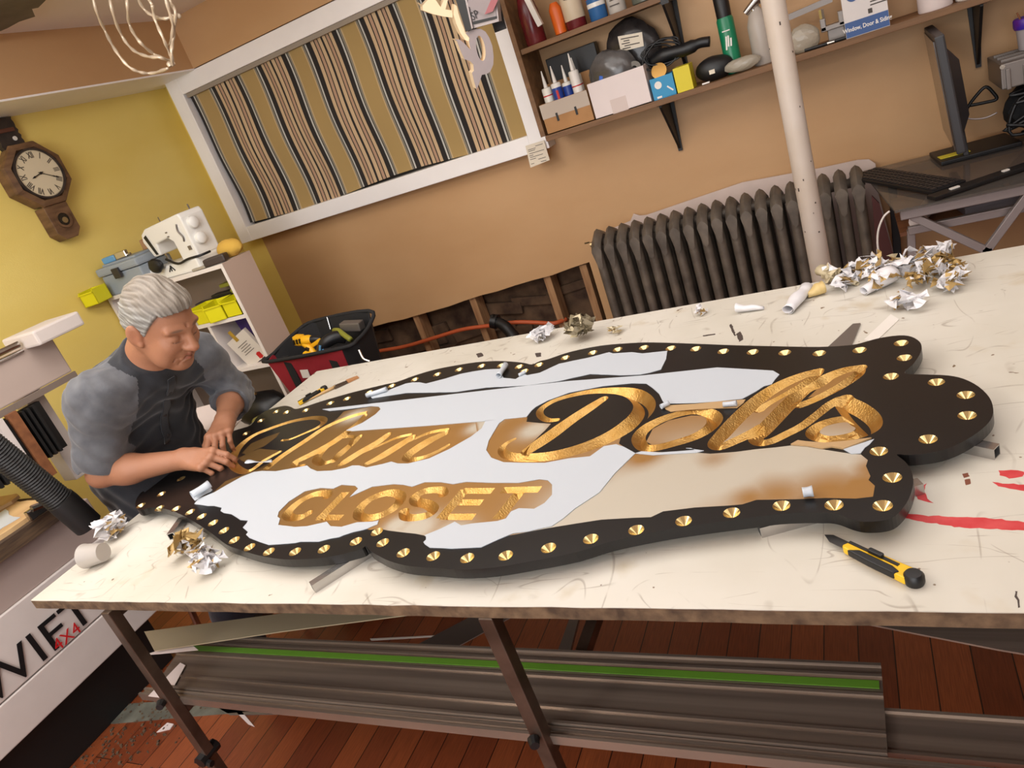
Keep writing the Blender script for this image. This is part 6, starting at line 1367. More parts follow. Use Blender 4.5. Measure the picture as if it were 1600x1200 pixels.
hand(LW, la_, V3(.25, -.12, .95), 1, [(.35, .55, .3), (.45, .65, .35), (.5, .75, .4), (.6, .8, .4)], (.06, .0, -.04, -.10), [(.045, .048, -.020), (.078, .052, -.030), (.103, .044, -.036)])
hb = .0026
Vb, Fb = nets(body, (-2.22, 1.05, .80), (-1.60, 1.76, 1.42), hb)
Vb = laplace(Vb, Fb, 1, .35)
SK = np.array(lin((160, 110, 82))[:3]); SKD = np.array(lin((160, 98, 72))[:3]); SKR = np.array(lin((178, 104, 82))[:3]); LIP = np.array(lin((148, 84, 70))[:3]); BRW = np.array(lin((96, 74, 60))[:3]); NAIL = np.array(lin((208, 158, 130))[:3]); LASH = np.array(lin((70, 44, 34))[:3])
col = np.tile(SK, (len(Vb), 1))
loc = (Vb - HC) @ HM
def paint(center, rad, c, amt=1.0, soft=.5):
    global col
    q = (loc - np.array(center)) / np.array(rad); d = np.linalg.norm(q, axis=1); w = np.clip((1 - d) / soft, 0, 1)[:, None] * amt; col = col * (1 - w) + c * w
for s in (1, -1):
    paint((.09, s * .034, .025), (.022, .023, .0052), BRW, .75, .5)
    paint((.085, s * .032, -.0128), (.015, .017, .0022), LASH, .85, .6)
    paint((.06, s * .04, -.035), (.04, .025, .025), SKR, .4, .8)
    paint((-.01, s * .082, -.01), (.03, .02, .04), SKD, .5, .8)
paint((.115, 0, -.033), (.02, .02, .016), SKR, .6, .8)
paint((.095, 0, -.0590), (.016, .023, .0055), LIP, .7, .4); paint((.092, 0, -.0738), (.016, .020, .0065), LIP, .75, .4); paint((.098, 0, -.0665), (.012, .026, .0018), LASH, .7, .5)
for c, r in NAILS:
    d = np.linalg.norm(Vb - c, axis=1); w = np.clip((1 - d / r) / .3, 0, 1)[:, None]; col = col * (1 - w) + NAIL * w
M_SKIN = mat('skin', (186, 128, 94), .52, attr='tone', bump=.25, bscale=260, spec=.45)
M_SKIN.node_tree.nodes['Principled BSDF'].inputs['Subsurface Weight'].default_value = .06
M_SKIN.node_tree.nodes['Principled BSDF'].inputs['Subsurface Radius'].default_value = (.01, .004, .002)
meshof('body', Vb, Fb, M_SKIN, man, col)
# ------------------------------------------------------------ hair
hair = SDF(); hair.ell(hp(-.014, 0, .034), (.108, .0865, .099), HM, .01); hair.ell(hp(-.055, 0, -.012), (.062, .066, .062), HM, .02)
hair.ell(hp(.030, .0, .088), (.050, .055, .030), HM, .02)
def hpost(P, e):
    q = (P - HC) @ HM; x, y, z = q[:, 0], q[:, 1], q[:, 2]
    ay = np.abs(y)
    # strands swept back
    g_ = np.arctan2(y, z + .02); st = np.sin(g_ * 46 + 2.5 * np.sin(x * 38 + 4 * g_)) * .0010 + np.sin(g_ * 83 + x * 45 + 2 * np.sin(x * 70)) * .0008 + np.sin(x * 95 + 6 * g_ + 2 * np.sin(g_ * 9)) * .0016 + np.sin(x * 31 + 3 * g_) * .0016
    e = e + st
    line = np.where(x > .0, .066 - .14 * np.clip(ay - .030, 0, 1) - .2 * 0, -.02)     # forehead hairline, receding at temples
    face = np.minimum(line + np.clip((.062 - x), 0, .06) * -1.15, .075)
    side = np.where(x > .014, face, np.where(x > -.03, -.006 + (x + .03) * .1, -.062))
    # smooth cut: keep z above the line
    cut = (np.where(x > .050, .078 - .30 * np.clip(ay - .025, 0, 1), np.where(x > .012, .074 - (.050 - x) * 2.2, np.where(x > -.022, -.010, -.010 - (-.022 - x) * 1.6))) - z) * .6
    return np.maximum(e, cut)
Vh, Fh = nets(hair, HC - .17, HC + .17, .0028, post=hpost)
Vh = laplace(Vh, Fh, 1, .3)
lh = (Vh - HC) @ HM
gg_ = np.arctan2(lh[:, 1], lh[:, 2] + .02); nz_ = .5 + .5 * np.sin(gg_ * 46 + 2.5 * np.sin(lh[:, 0] * 38 + 4 * gg_)); nz2 = .5 + .5 * np.sin(gg_ * 83 + lh[:, 0] * 45 + 2 * np.sin(lh[:, 0] * 70))
H1 = np.array(lin((160, 159, 154))[:3]); H2 = np.array(lin((84, 79, 73))[:3]); H3 = np.array(lin((122, 108, 92))[:3])
tt = (nz_ * .5 + nz2 * .3)[:, None]; top_ = np.clip((lh[:, 2] - .05) / .05, 0, 1)[:, None]
hc = H1 * (1 - tt) + H2 * tt; hc = hc * (1 - .7 * top_) + (H3 * (1.15 - .5 * tt)) * .7 * top_
M_HAIR = mat('grey_hair', (150, 145, 135), .55, attr='tone', bump=.5, bscale=300, stretch=(1, 1, .3))
meshof('hair', Vh, Fh, M_HAIR, man, hc)
# ------------------------------------------------------------ shirt
sh = SDF()
def sleeve(S, E, Wp, frac):
    sh.cone(S, E, .068, .060, .03); d = Wp - E; c = E + d * frac; u = d / np.linalg.norm(d)
    sh.cone(E, c, .060, .056, .02); sh.cone(c - u * .022, c + u * .006, .063, .062, .008)
    sh.cone(c + u * .086, c + u * .13, .085, .085, .004, -1)
def short_sleeve(S, E, frac):
    d = E - S; c = S + d * frac; u = d / np.linalg.norm(d); sh.cone(S, c, .074, .066, .03); sh.cone(c - u * .028, c, .070, .069, .008); sh.cone(c + u * .089, c + u * .13, .088, .088, .004, -1)
short_sleeve(RS, RE, .80); sleeve(LS, LE, LW, .36)
lean = np.array(Matrix.Rotation(math.radians(24), 3, 'Y')); ln2 = np.array(Matrix.Rotation(math.radians(14), 3, 'Y'))
sh.ell((-2.15, 1.41, 1.00), (.145, .200, .18), lean, .06)
sh.ell((-2.07, 1.405, 1.105), (.125, .190, .09), lean, .06)
sh.ell((-2.215, 1.42, .85), (.165, .20, .18), ln2, .06)
sh.ell((-2.21, 1.43, .72), (.16, .19, .14), None, .06)
sh.cone(NB + V3(-.035, 0, -.03), NB + V3(.012, 0, .0), .085, .079, .05)
sh.cone(NB + V3(-.03, -.03, -.055), RS + V3(-.0, .0, -.015), .085, .074, .04); sh.cone(NB + V3(-.03, .03, -.055), LS + V3(0, 0, -.015), .085, .070, .04)
def spost(P, e):
    x, y, z = P[:, 0], P[:, 1], P[:, 2]
    w = .0035 * np.sin(z * 70 + y * 26 + 2 * np.sin(x * 25 + y * 12)) * np.sin(y * 17 + x * 30) + .0022 * np.sin(x * 120 + z * 60 + 3 * np.sin(y * 31))
    for E in (LE,):
        r = np.linalg.norm(P - E, axis=1); w = w + .0042 * np.exp(-(r / .085) ** 2) * np.sin((z - .3 * x) * 190 + 3 * np.sin(y * 40))
    e = e + w
    # neck opening
    c = NB + V3(.012, 0, .012); u = (hp(-.03, 0, -.045) - NB); u /= np.linalg.norm(u); q = P - c; h = q @ u
    rr_ = np.linalg.norm(q - h[:, None] * u, axis=1); return np.where(rr_ < .105, np.maximum(e, h - .018), e)
Vs, Fs = nets(sh, (-2.42, 1.04, .60), (-1.80, 1.80, 1.27), .0042, post=spost)
Vs = laplace(Vs, Fs, 1, .4)
Cs = Vs[Fs].mean(1)
def segd(P, a, b): ab = b - a; t = np.clip((P - a) @ ab / (ab @ ab), 0, 1); return np.linalg.norm(P - a - t[:, None] * ab, axis=1), t
cn = NB + V3(.012, 0, .012); un_ = (hp(-.03, 0, -.045) - NB); un_ /= np.linalg.norm(un_); hcol = (Cs - cn) @ un_; rcol = np.linalg.norm((Cs - cn) - hcol[:, None] * un_, axis=1)
collar = (hcol > -.016) & (rcol < .105)
lab = np.zeros(len(Fs), int)
for k, (S, E, Wp, sy) in enumerate(((RS, RE, RW, -1), (LS, LE, LW, 1))):
    d1, t1 = segd(Cs, S, E); d2, t2 = segd(Cs, E, E + (Wp - E) * .5)
    # raglan seam: plane from the neck to the armpit
    m = np.minimum(d1, d2) < .078
    rag = (sy * (Cs[:, 1] - 1.405) > .062 + np.clip(1.17 - Cs[:, 2], 0, 1) * .40 + .25 * np.clip(Cs[:, 0] + 1.99, 0, 1)) & (Cs[:, 2] > 1.0) 
    lab[(m & (sy * (Cs[:, 1] - 1.405) > .125)) | rag | (d2 < .078) & (sy * (Cs[:, 1] - 1.405) > .1)] = k + 1
lab[collar] = 3
def cloth(name, c1, c2): return mat(name, c1, .88, rgb2=c2, scale=26, bump=.35, bscale=420, sheen=.25)
M_SHB = cloth('black_knit', (38, 40, 46), (24, 26, 31)); M_SHS = cloth('grey_knit', (96, 97, 101), (76, 77, 82))
shirt = meshof('shirt', Vs, Fs[lab == 0], M_SHB, man)
meshof('sleeve', Vs, Fs[lab == 1], M_SHS, shirt); meshof('sleeve', Vs, Fs[lab == 2], M_SHS, shirt); meshof('collar', Vs, Fs[lab == 3], M_SHB, shirt)
# placket with buttons down the chest
def onshirt(y, z):
    xs = np.arange(-1.85, -2.3, -.002); P = np.stack([xs, np.full(len(xs), y), np.full(len(xs), z)], 1); e = spost(P, sh.ev(P)); i = np.argmax(e < 0); return Vector((xs[i], y, z))
pp = [onshirt(1.400 - .02 * i / 9, 1.105 - .022 * i) for i in range(10)]
bm = bm_(); rows = []
for i, p in enumerate(pp): rows.append([bm.verts.new(p + Vector((.0035, o, 0))) for o in (-.014, -.012, .012, .014)])
for A, B in zip(rows, rows[1:]):
    for q in range(3): bm.faces.new((A[q], A[q + 1], B[q + 1], B[q]))
obj('placket', bm, M_SHB, shirt, True, smooth=True, solid=.003)
for i in (2, 5, 8): bm = bm_(); add_lathe(bm, [(0, 0), (.0055, 0), (.0055, .002), (0, .0025)], pp[i] + Vector((.005, 0, 0)), 12, rot=RYM); obj('button', bm, M_DGREY, shirt, True)
# ------------------------------------------------------------ trousers, shoes, stool
tr = SDF(); tr.ell((-2.21, 1.43, .66), (.15, .18, .13), None, .05)
LEGS = []
for sy, hip, kn, an in ((-1, V3(-2.18, 1.33, .64), V3(-1.86, 1.22, .60), V3(-1.93, 1.18, .13)), (1, V3(-2.18, 1.53, .64), V3(-1.86, 1.60, .60), V3(-1.92, 1.60, .13))):
    tr.cone(hip, kn, .092, .066, .04); tr.cone(kn, kn * .55 + an * .45 + V3(-.02, 0, 0), .066, .062, .03); tr.cone(kn * .55 + an * .45 + V3(-.02, 0, 0), an, .062, .056, .03); LEGS.append(an)
Vt, Ft = nets(tr, (-2.45, 1.0, .02), (-1.72, 1.82, .86), .008, B=8)
meshof('trousers', Vt, Ft, cloth('navy_denim', (34, 38, 52), (22, 25, 36)), man)
for an in LEGS:
    sd = SDF(); sd.ell(an + V3(.07, 0, -.085), (.125, .046, .036), None, .02); sd.cone(an + V3(0, 0, -.02), an + V3(-.01, 0, -.08), .045, .045, .03)
    Ve, Fe = nets(sd, an - .2, an + .25, .008, B=8, post=lambda P, e: np.maximum(e, .012 - P[:, 2])); meshof('shoe', Ve, Fe, M_BLK, man)
stl = thing('stool', 'low round black stool the man sits on, hidden behind the table', 'stool', (-2.24, 1.43, 0))
bm = bm_(); add_lathe(bm, [(0, .50), (.16, .50), (.165, .51), (.165, .53), (.15, .54), (0, .54)], (-2.24, 1.43, 0), 32); obj('seat', bm, M_BLK, stl, True, auto=40)
for k in range(4): a = PI / 4 + k * PI / 2; bm = bm_(); add_tube(bm, [(-2.24 + .11 * math.cos(a), 1.43 + .11 * math.sin(a), .50), (-2.24 + .17 * math.cos(a), 1.43 + .17 * math.sin(a), 0)], .012, 8); obj('leg', bm, M_CHR, stl, True)
# strip of film being peeled by the right hand
a = onz(385, 720, ZS + .03); b = onz(426, 717, ZS + .006); c = onz(424, 723, ZS + .003); d = onz(386, 728, ZS + .024)
# ============================================================ things on the table
def strip3(pts, w, name, label, cat, m, group=None, th=.0012):
    """bent ribbon through 3-D points"""
    bm = bm_(); P = smooth_path(pts, 5); L = []; R_ = []
    for i, p in enumerate(P):
        t = (P[min(i + 1, len(P) - 1)] - P[max(i - 1, 0)]).normalized(); s = Vector((-t.y, t.x, 0)); s = s.normalized() if s.length > .01 else Vector((0, 1, 0)); s = (s + Vector((0, 0, .4 * math.sin(i * .5)))).normalized()
        ww = w * (1 - .25 * abs(2 * i / len(P) - 1)); L.append(bm.verts.new(p + s * ww)); R_.append(bm.verts.new(p - s * ww))
    for i in range(len(P) - 1): bm.faces.new((L[i], L[i + 1], R_[i + 1], R_[i]))
    return tag(obj(name, bm, m, smooth=True, solid=th), label, cat, group)
pa = [onz(383, 722, ZS + .034), onz(392, 721, ZS + .03), onz(408, 722, ZS + .016), onz(425, 720, ZS + .006)]
strip3(pa, .008, 'film_strip', 'narrow white film strip pinched in the man\'s right hand', 'film strip', M_FILMW)
M_SCW = mat('scrap_white', (222, 220, 222), .45); M_SCG = mat('scrap_gold', (172, 142, 88), .4, metal=.35); M_SCB = mat('scrap_olive', (112, 100, 76), .6)
def wad(c, r, seed, m1=M_SCW, m2=M_SCG, n=7, flat=.6):
    """crumpled film: several sharply folded ribbons in one ball"""
    R = random.Random(seed); bm = bm_(); c = Vector(c)
    for k in range(n):
        d = Vector((R.gauss(0, 1), R.gauss(0, 1), R.gauss(0, 1))).normalized(); e = d.cross(Vector((R.gauss(0, 1), R.gauss(0, 1), R.gauss(0, 1)))).normalized()
        steps = R.randint(4, 7); w = r * R.uniform(.3, .6); prev = None; p = d * r * R.uniform(.2, .9); dirn = e
        for s in range(steps):
            q = p + (dirn * R.uniform(.5, 1.0) + Vector((R.gauss(0, .45), R.gauss(0, .45), R.gauss(0, .45)))) * r * .55
            if q.length > r: q = q.normalized() * r * R.uniform(.8, 1.05); dirn = (-q.normalized() + Vector((R.gauss(0, 1), R.gauss(0, 1), R.gauss(0, 1)))).normalized()
            t = (q - p).normalized(); side = t.cross(Vector((R.gauss(0, 1), R.gauss(0, 1), R.gauss(0, 1)))).normalized() * w * R.uniform(.6, 1.2)
            cur = (q + side, q - side)
            vs = []
            for v in cur: vs.append(bm.verts.new(v))
            if prev: 
                f = bm.faces.new((prev[0], prev[1], vs[1], vs[0])); f.material_index = 1 if R.random() < .2 else 0
            prev = vs; p = q
    zmin = min(v.co.z for v in bm.verts)
    for v in bm.verts: v.co.z = (v.co.z - zmin) * flat; v.co += c + Vector((0, 0, .0015))
    bmesh.ops.subdivide_edges(bm, edges=bm.edges, cuts=1)
    for v in bm.verts: v.co += Vector((R.gauss(0, 1), R.gauss(0, 1), 0)) * r * .03; v.co.z = max(v.co.z + R.gauss(0, 1) * r * .03, c.z + .0012)
    bmesh.ops.recalc_face_normals(bm, faces=bm.faces)
    me = bpy.data.meshes.new('film_scrap'); bm.to_mesh(me); bm.free()
    o = objm('film_scrap', me, [m1, m2]); s = o.modifiers.new('s', 'SOLIDIFY'); s.thickness = .0006; return o
T_ = lambda x, y: tuple(onz(x, y, ZT))
tag(wad(T_(180, 838), .048, 1, n=14), 'big crumpled ball of gold and white film beside the hose cuff', 'film scrap')
tag(wad(T_(298, 868), .040, 2, M_SCG, M_SCW, n=10, flat=.7), 'crumpled mostly gold film scrap beside the short steel tube, front left', 'film scrap')
tag(wad(T_(332, 892), .034, 3, M_SCW, M_SCG, n=12, flat=.9), 'crumpled white and gold film ball below the sign, front left', 'film scrap')
tag(wad(T_(850, 530), .040, 5, M_SCW, M_SCW, n=10, flat=.6), 'crumpled white film scrap by the pipe elbow at the back edge', 'film scrap')
tag(wad(T_(912, 528), .045, 6, M_SCB, mat('scrap_cream', (196, 182, 150), .5), n=14, flat=.75), 'crumpled olive and cream film ball before the radiator\'s left end', 'film scrap')
tag(wad(T_(962, 521), .026, 7, mat('scrap_cream', (0, 0, 0)), M_SCG, n=5, flat=.35), 'flat cream scrap just right of the olive film ball', 'film scrap')
tag(wad(T_(1098, 492), .020, 8, M_SCW, M_SCG, n=6, flat=.8), 'tiny curled white scrap before the middle of the radiator', 'film scrap')
def roll(a, b, r, label, seed, m=M_SCW, turns=1.2, taper=.6):
    R = random.Random(seed); bm = bm_(); a = Vector(a); b = Vector(b); ax = (b - a); L = ax.length; ax.normalize(); side = Vector((-ax.y, ax.x, 0)); K = 14; rows = []
    for i in range(8):
        t = i / 7; rr0 = r * (1 - taper * t) * (1 + .12 * math.sin(t * 9 + seed)); row = []
        for k in range(K + 1): an = -PI / 2 + turns * 2 * PI * k / K; rr = rr0 * (1 - .3 * k / K); row.append(bm.verts.new(a + ax * L * t + side * (rr * math.cos(an) * 1.3) + Vector((0, 0, rr0 + rr * math.sin(an) + .001))))
        rows.append(row)
    for A, B in zip(rows, rows[1:]):
        for k in range(K): bm.faces.new((A[k], A[k + 1], B[k + 1], B[k]))
    me = bpy.data.meshes.new('film_scrap'); bmesh.ops.recalc_face_normals(bm, faces=bm.faces); bm.to_mesh(me); bm.free(); o = objm('film_scrap', me, [m], smooth=True); s = o.modifiers.new('s', 'SOLIDIFY'); s.thickness = .0006
    return tag(o, label, 'film scrap')
roll(T_(1152, 489), T_(1194, 484), .013, 'small white rolled scrap lying right of the tiny curled scrap', 2)
roll(T_(1262, 458), T_(1232, 492), .016, 'long white curled film scrap pointing at the sign, left of the big pile', 3, taper=.1)
roll(T_(1288, 458), T_(1262, 466), .020, 'cream curled scrap with a gold inside at the left of the big pile', 4, m=mat('scrap_gold_cream', (206, 180, 120), .4))
roll(T_(1395, 440), T_(1350, 462), .026, 'broad pale pink white scrap curling in the middle of the big pile', 5)
roll(T_(1284, 432), T_(1340, 447), .016, 'cream curled scrap at the back left of the big pile', 8, m=MATS['scrap_cream'])
wl_ = [(1312, 452, .036, 0), (1338, 440, .034, 0), (1360, 430, .04, 0), (1385, 452, .035, 1), (1412, 432, .042, 0), (1440, 420, .045, 0), (1462, 408, .04, 0), (1480, 425, .034, 1), (1455, 440, .04, 0), (1430, 450, .032, 1), (1484, 452, .034, 0), (1495, 438, .028, 1), (1300, 440, .03, 2), (1400, 420, .03, 2)]
for i, (x, y, r, k) in enumerate(wl_):
    tag(wad(T_(x, y), r, 60 + i, [M_SCW, M_SCG, MATS['scrap_cream']][k], [M_SCG, M_SCW, M_SCW][k], n=7, flat=.7), 'crumpled white and gold film scrap heaped in the far right pile', 'film scrap', 'film scraps heaped at the far right of the table')
tag(wad(T_(1420, 482), .036, 91, M_SCW, M_SCG, n=8, flat=.55), 'separate crumpled white scrap in front of the big pile at the far right', 'film scrap')
# square steel tubes carrying the sign
M_TUBE = mat('bright_tube', (190, 188, 186), .25, metal=.95, bump=.06, bscale=120)
HT = (SB - ZT) / 2 - .0003
def sqtube(a, b, label, ext=.6, m=M_TUBE, name='steel_tube', w=None):
    a = Vector(a); b = Vector(b); u = (b - a).normalized(); e = a + u * ext; a.z = e.z = ZT + HT; n = Vector((-u.y, u.x, 0)); up = Vector((0, 0, 1)); w = w or HT; th = .0018
    bm = bm_(); ro = [[bm.verts.new(p + n * sx_ * w + up * sz_ * HT) for sx_, sz_ in ((1, 1), (-1, 1), (-1, -1), (1, -1))] for p in (a, e)]
    ri = [[bm.verts.new(p + n * sx_ * (w - th) + up * sz_ * (HT - th)) for sx_, sz_ in ((1, 1), (-1, 1), (-1, -1), (1, -1))] for p in (a, e)]
    for i in range(4):
        j = (i + 1) % 4; bm.faces.new((ro[0][i], ro[0][j], ro[1][j], ro[1][i])); bm.faces.new((ri[0][i], ri[1][i], ri[1][j], ri[0][j]))
        for q in (0, 1): bm.faces.new((ro[q][i], ri[q][i], ri[q][j], ro[q][j]))
    return tag(obj(name, bm, m), label, 'metal tube')
zt_ = ZT + HT
sqtube(onz(488, 918, zt_), onz(566, 868, zt_), 'bright square steel tube sticking out from under the front of the sign', .62)
sqtube(onz(268, 838, zt_), onz(282, 818, zt_), 'short open-ended square steel tube at the front left of the sign', .30)
sqtube(onz(1558, 706, zt_), onz(1480, 690, zt_), 'bright square tube sticking out under the right bulb of the sign', .5)
sqtube(onz(1186, 828, zt_), onz(1245, 812, zt_), 'tube end just showing under the front right of the sign', .25, w=HT)
def flatbar(px, label, m, h=.004):
    P = [onz(x, y, ZT) for x, y in px]; bm = bm_(); add_prism(bm, P, (0, 0, h)); return tag(obj('flat_bar', bm, m), label, 'metal bar')
flatbar([(1290, 548), (1328, 548), (1345, 507), (1333, 508)], 'flat grey steel bar poking out behind the sign on the right', M_GMET)
flatbar([(1350, 532), (1368, 535), (1405, 500), (1392, 492)], 'flat white strip lying behind the sign right of the steel bar', M_WPL, .002)
tag(obj('shaving', wad(T_(300, 845), .02, 95, mat('clear_film', (190, 186, 180), .2, trans=.5), M_SCW, n=5).data, M_BLK) if False else wad(T_(305, 846), .028, 95, MATS['clear_packet'], M_SCW, n=6, flat=.5), 'crumpled clear film scrap touching the sign edge, front left', 'film scrap')
# translucent cup lying on its side
M_CUP = mat('frosted_plastic', (214, 206, 198), .4, trans=.55)
cpos = onz(150, 892, ZT); cp = thing('plastic_cup', 'frosted translucent plastic cup lying on its side at the table corner', 'cup', tuple(cpos))
ax = (onz(118, 880, ZT) - onz(172, 868, ZT)).normalized(); rotc = ax.to_track_quat('Z', 'X').to_matrix()
bm = bm_(); add_lathe(bm, [(0, 0), (.024, 0), (.0245, .002), (.031, .058), (.0325, .060), (.031, .061), (.030, .058), (.0235, .003), (0, .003)], onz(172, 878, ZT) + Vector((0, 0, .0325)), 32, rot=rotc); obj('cup_body', bm, M_CUP, cp, True, auto=40)
# snap knives
M_KY = mat('knife_yellow', (228, 182, 30), .35); M_BLADE = mat('blade_steel', (96, 92, 90), .3, metal=.9)
def knife(A, B, label, flip=1, z0=ZT, blade=True):
    A = Vector(A); B = Vector(B); t = thing('snap_knife', label, 'knife', tuple(A.lerp(B, .5))); M = basis(A + Vector((0, 0, .0)), B - A, Vector((-(B - A).y, (B - A).x, 0)) * 1); L = (B - A).length
    def part(name, bm, m, par=t, **k): return obj(name, xf(bm, M), m, par, True, **k)
    k = L / .175
    bm = bm_(); add_prism(bm, [(.045 * k, -.006, .002), (.050 * k, -.010, .002), (.16 * k, -.013, .002), (.172 * k, -.010, .002), (.175 * k, 0, .002), (.172 * k, .010, .002), (.16 * k, .012, .002), (.05 * k, .008, .002)], (0, 0, .012)); part('handle', bm, M_KY, bev=.003)
    bm = bm_(); add_prism(bm, [(.060 * k, -.0122, .004), (.10 * k, -.0142, .004), (.145 * k, -.0142, .004), (.15 * k, -.006, .004), (.135 * k, -.002, .004), (.075 * k, -.002, .004)], (0, 0, .012)); part('grip', bm, M_BLK, bev=.002)
    bm = bm_(); add_box(bm, (.095 * k, .004, .0142), (.09 * k, .005, .002)); part('slide_track', bm, M_BLK)
    bm = bm_(); add_box(bm, (.10 * k, .004, .017), (.022, .008, .006), bev=.002); part('slider', bm, M_BLK)
    bm = bm_(); add_lathe(bm, [(0, -.001), (.0115, -.001), (.013, .003), (.013, .012), (.010, .016), (0, .0165)], (.168 * k, 0, 0.001), 20); part('end_cap', bm, M_BLK, auto=40)
    if blade:
        bm = bm_(); add_prism(bm, [(0, .002, .007), (.018 * k, -.006, .007), (.06 * k, -.006, .007), (.06 * k, .009, .007), (.012 * k, .009, .007)], (0, 0, .0012)); part('blade', bm, M_BLADE)
    return t
knife(onz(1288, 843, ZT), onz(1436, 914, ZT), 'yellow and black snap-off knife with its blade out, on the front right of the table')
knife(onz(452, 643, ZT), onz(510, 609, ZT), 'yellow and black snap-off knife tucked behind the sign\'s left end', blade=False)
# brush
b0, b1 = onz(482, 627, ZT), onz(560, 590, ZT); br = thing('paint_brush', 'small wooden paint brush lying near the back left corner of the table', 'brush', tuple(b0.lerp(b1, .5))); up = Vector((0, 0, .006))
bm = bm_(); add_tube(bm, [b0 + up * .6, b0.lerp(b1, .3) + up, b0.lerp(b1, .55) + up], [.002, .0045, .006], 10); obj('handle', bm, M_PLY, br, True, smooth=True)
def fl(a, b, w0, w1, h, m, nm):
    d = (b - a).normalized(); n = Vector((-d.y, d.x, 0)); bm = bm_(); A = [bm.verts.new(a + n * s * w0 + Vector((0, 0, z))) for s, z in ((1, .001), (-1, .001), (-1, h), (1, h))]; B = [bm.verts.new(b + n * s * w1 + Vector((0, 0, z))) for s, z in ((1, .001), (-1, .001), (-1, h * .6), (1, h * .6))]
    for i in range(4): bm.faces.new((A[i], A[(i + 1) % 4], B[(i + 1) % 4], B[i]))
    bm.faces.new(A[::-1]); bm.faces.new(B); return obj(nm, bm, m, br, True)
fl(b0.lerp(b1, .52), b0.lerp(b1, .78), .011, .013, .010, M_STEEL, 'ferrule'); fl(b0.lerp(b1, .78), b1, .013, .013, .009, mat('bristle', (170, 120, 76), .8), 'bristles')
# papers at the far left corner of table under the left hand
bm = bm_(); add_prism(bm, [onz(x, y, ZT) for x, y in [(300, 640), (330, 632), (352, 660), (378, 655), (360, 676), (318, 672)]], (0, 0, .002)); tag(obj('paper_sheet', bm, M_WCARD), 'creased white paper on the table under the man\'s left arm', 'paper')

# ============================================================ under the table
M_ALU = mat('aluminium', (168, 152, 138), .26, metal=.6, rgb2=(120, 106, 96), scale=3, stretch=(.3, 12, 1)); M_GRN = mat('green_strip', (92, 138, 44), .4)
ZR = .449
def rail(name, label, x0, x1, prof, y0, y1, z=ZR, skew=0):
    t = thing(name, label, 'metal rail', ((x0 + x1) / 2, (y0 + y1) / 2, z)); bm = bm_()
    A = [bm.verts.new((x0 + skew * (y - y0), y, zz)) for y, zz in prof]; B = [bm.verts.new((x1, y, zz)) for y, zz in prof]
    for i in range(len(A)): bm.faces.new((A[i], A[(i + 1) % len(A)], B[(i + 1) % len(A)], B[i]))
    bm.faces.new(A[::-1]); bm.faces.new(B); obj('extrusion', bm, M_ALU, t, True); return t
def prof(y0, y1, base, h, ridges):
    P = [(y0, base), (y0, base + h + .008), (y0 + .006, base + h + .008), (y0 + .007, base + h)]
    for r in ridges: P += [(r - .003, base + h), (r - .003, base + h + .004), (r + .003, base + h + .004), (r + .003, base + h)]
    P += [(y1 - .007, base + h), (y1 - .006, base + h + .006), (y1, base + h + .006), (y1, base)]
    return P
r1 = rail('guide_rail', 'long aluminium guide rail with a green strip lying under the table', -1.80, -.08, prof(.8315, 1.01, ZR + .012, .006, [.872, .945, .985]), .83, 1.01, skew=-.3)
bm = bm_(); add_prism(bm, [(-1.80 - .3 * .13, .958, ZR + .019), (-.085, .958, ZR + .019), (-.085, .974, ZR + .019), (-1.80 - .3 * .14, .974, ZR + .019)], (0, 0, .0022)); obj('green_strip', bm, M_GRN, r1, True)
rail('aluminium_rail', 'aluminium channel with rounded ridges along the front of the green-striped rail', -1.83, .6, prof(.775 + .03, .829, ZR, .014, []), .805, .829)
rail('aluminium_rail', 'flat aluminium rail running out to the right under the guide rail', -1.2, .9, prof(.845, .93, ZR - .0, .0025, []), .845, .93, skew=0)
bm = bm_(); add_prism(bm, [onz(x, y, .47) for x, y in [(232, 1088), (282, 1036), (290, 1040), (262, 1092)]], (0, 0, .0015)); tag(obj('film_offcut', bm, M_WCARD), 'white paper edge sticking out at the left end of the rails', 'paper')
# angle sheets above
def sheet(px, z, label, m, name='metal_sheet', h=.003): P = [onz(x, y, zz) for (x, y), zz in zip(px, z)]; bm = bm_(); add_prism(bm, P, (0, 0, h)); return tag(obj(name, bm, m), label, 'metal sheet')
bz = .52
o = sheet([(226, 988), (440, 960), (640, 930), (640, 962), (440, 988), (242, 1018)], [.53, .53, .53, .53, .53, .53], 'pale folded metal angle sheet lying under the left of the table', mat('cream_metal', (190, 176, 146), .35, metal=.4))
sheet([(224, 1024), (244, 1018), (300, 1008), (310, 1016), (250, 1022)], [.52] * 5, 'thin white sheet edge under the folded metal angle', M_WCARD, 'paper_sheet', .001)
sheet([(1300, 966), (1560, 978), (1660, 990), (1660, 1034), (1560, 1017)], [.66] * 5, 'shiny silver metal strip under the right part of the table', M_ALU)
sheet([(630, 1020), (735, 965), (800, 965), (700, 1020)], [.30] * 4, 'grey metal strip lying obliquely behind the middle table leg', M_GMET)
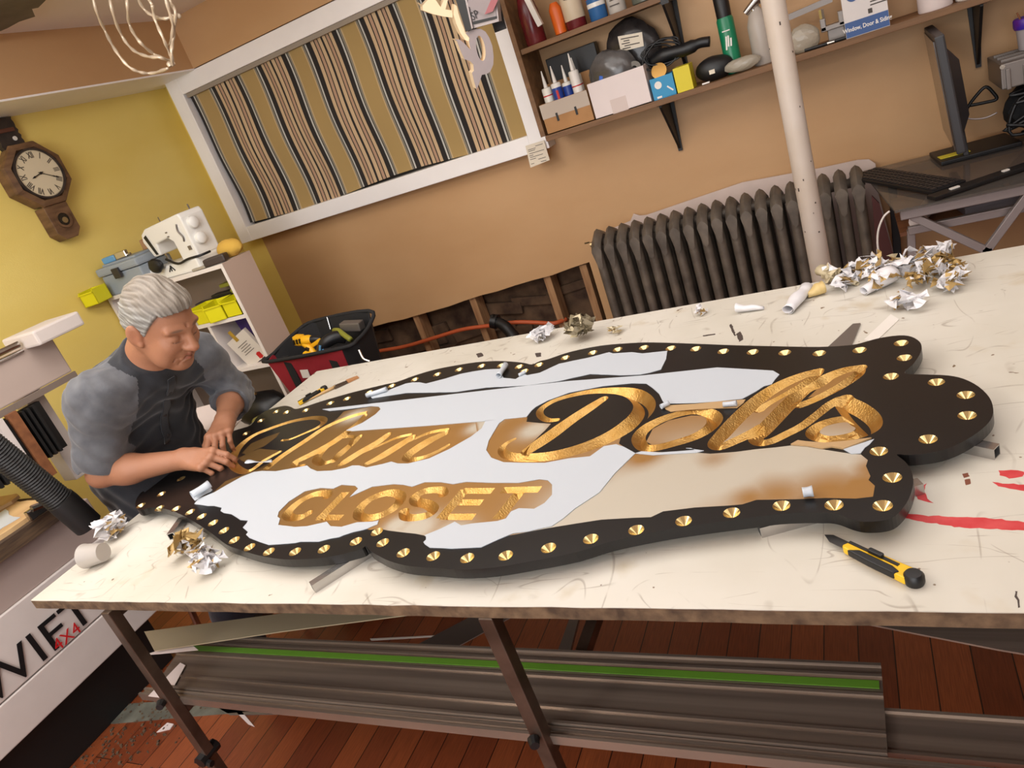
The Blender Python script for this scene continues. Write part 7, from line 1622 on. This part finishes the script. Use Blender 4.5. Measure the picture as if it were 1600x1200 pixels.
sheet([(870, 1030), (893, 966), (907, 966), (890, 1032)], [.2] * 4, 'narrow grey strip on the floor right of the middle table leg', M_GMET, h=.01)
# shelf bars hidden under the table that carry the loose sheets
for x, z, lb in [(-1.55, .505, 'left'), (-.2, .64, 'right')]: pass
def floorsheet(px, label, m, name='floor_scrap', h=.003, cat='scrap'): P = [onz(x, y, .0) for x, y in px]; bm = bm_(); add_prism(bm, P, (0, 0, h)); return tag(obj(name, bm, m), label, cat)
floorsheet([(125, 1131), (143, 1104), (250, 1097), (390, 1095), (400, 1112), (300, 1120), (180, 1131)], 'dusty grey green metal strip on the floor at the left', mat('dusty_green', (118, 118, 106), .6, rgb2=(86, 84, 74), scale=18))
floorsheet([(330, 1100), (430, 1104), (478, 1110), (480, 1116), (360, 1118)], 'pale grey sheet on the floor behind the left leg', M_GMET)
floorsheet([(362, 1106), (376, 1110), (398, 1136), (388, 1132)], 'small white pointed scrap on the floor, upper one', M_WCARD)
floorsheet([(245, 1145), (262, 1130), (272, 1132), (266, 1140)], 'small white triangular scrap on the floor beside the left leg', M_WCARD)
floorsheet([(578, 998), (700, 992), (702, 994), (580, 1001)], 'thin white sliver on the floor under the table middle', M_WPL, h=.001)
# sawdust and chips
M_DUST = mat('sawdust', (108, 84, 62), .95, rgb2=(70, 50, 36), scale=30)
R = random.Random(77); bm = bm_()
for i in range(900):
    x, y = R.uniform(40, 300), R.uniform(1040, 1215)
    if R.random() > math.exp(-((x - (330 - (y - 1000) * .9)) / 60) ** 2): continue
    p = onz(x, y, 0); s = R.uniform(.002, .009); add_box(bm, (p.x, p.y, s * .35), (s, s * R.uniform(.5, 1.3), s * .7), rot=rz(R.uniform(0, 3)))
for i in range(160):
    p = onz(R.uniform(260, 330), R.uniform(1020, 1110), 0); s = R.uniform(.002, .006); add_box(bm, (p.x, p.y, s * .35), (s, s, s * .7), rot=rz(R.uniform(0, 3)))
tag(obj('sawdust', bm, M_DUST), 'brown sawdust and chips scattered on the floor along the router machine', 'sawdust', kind='stuff')
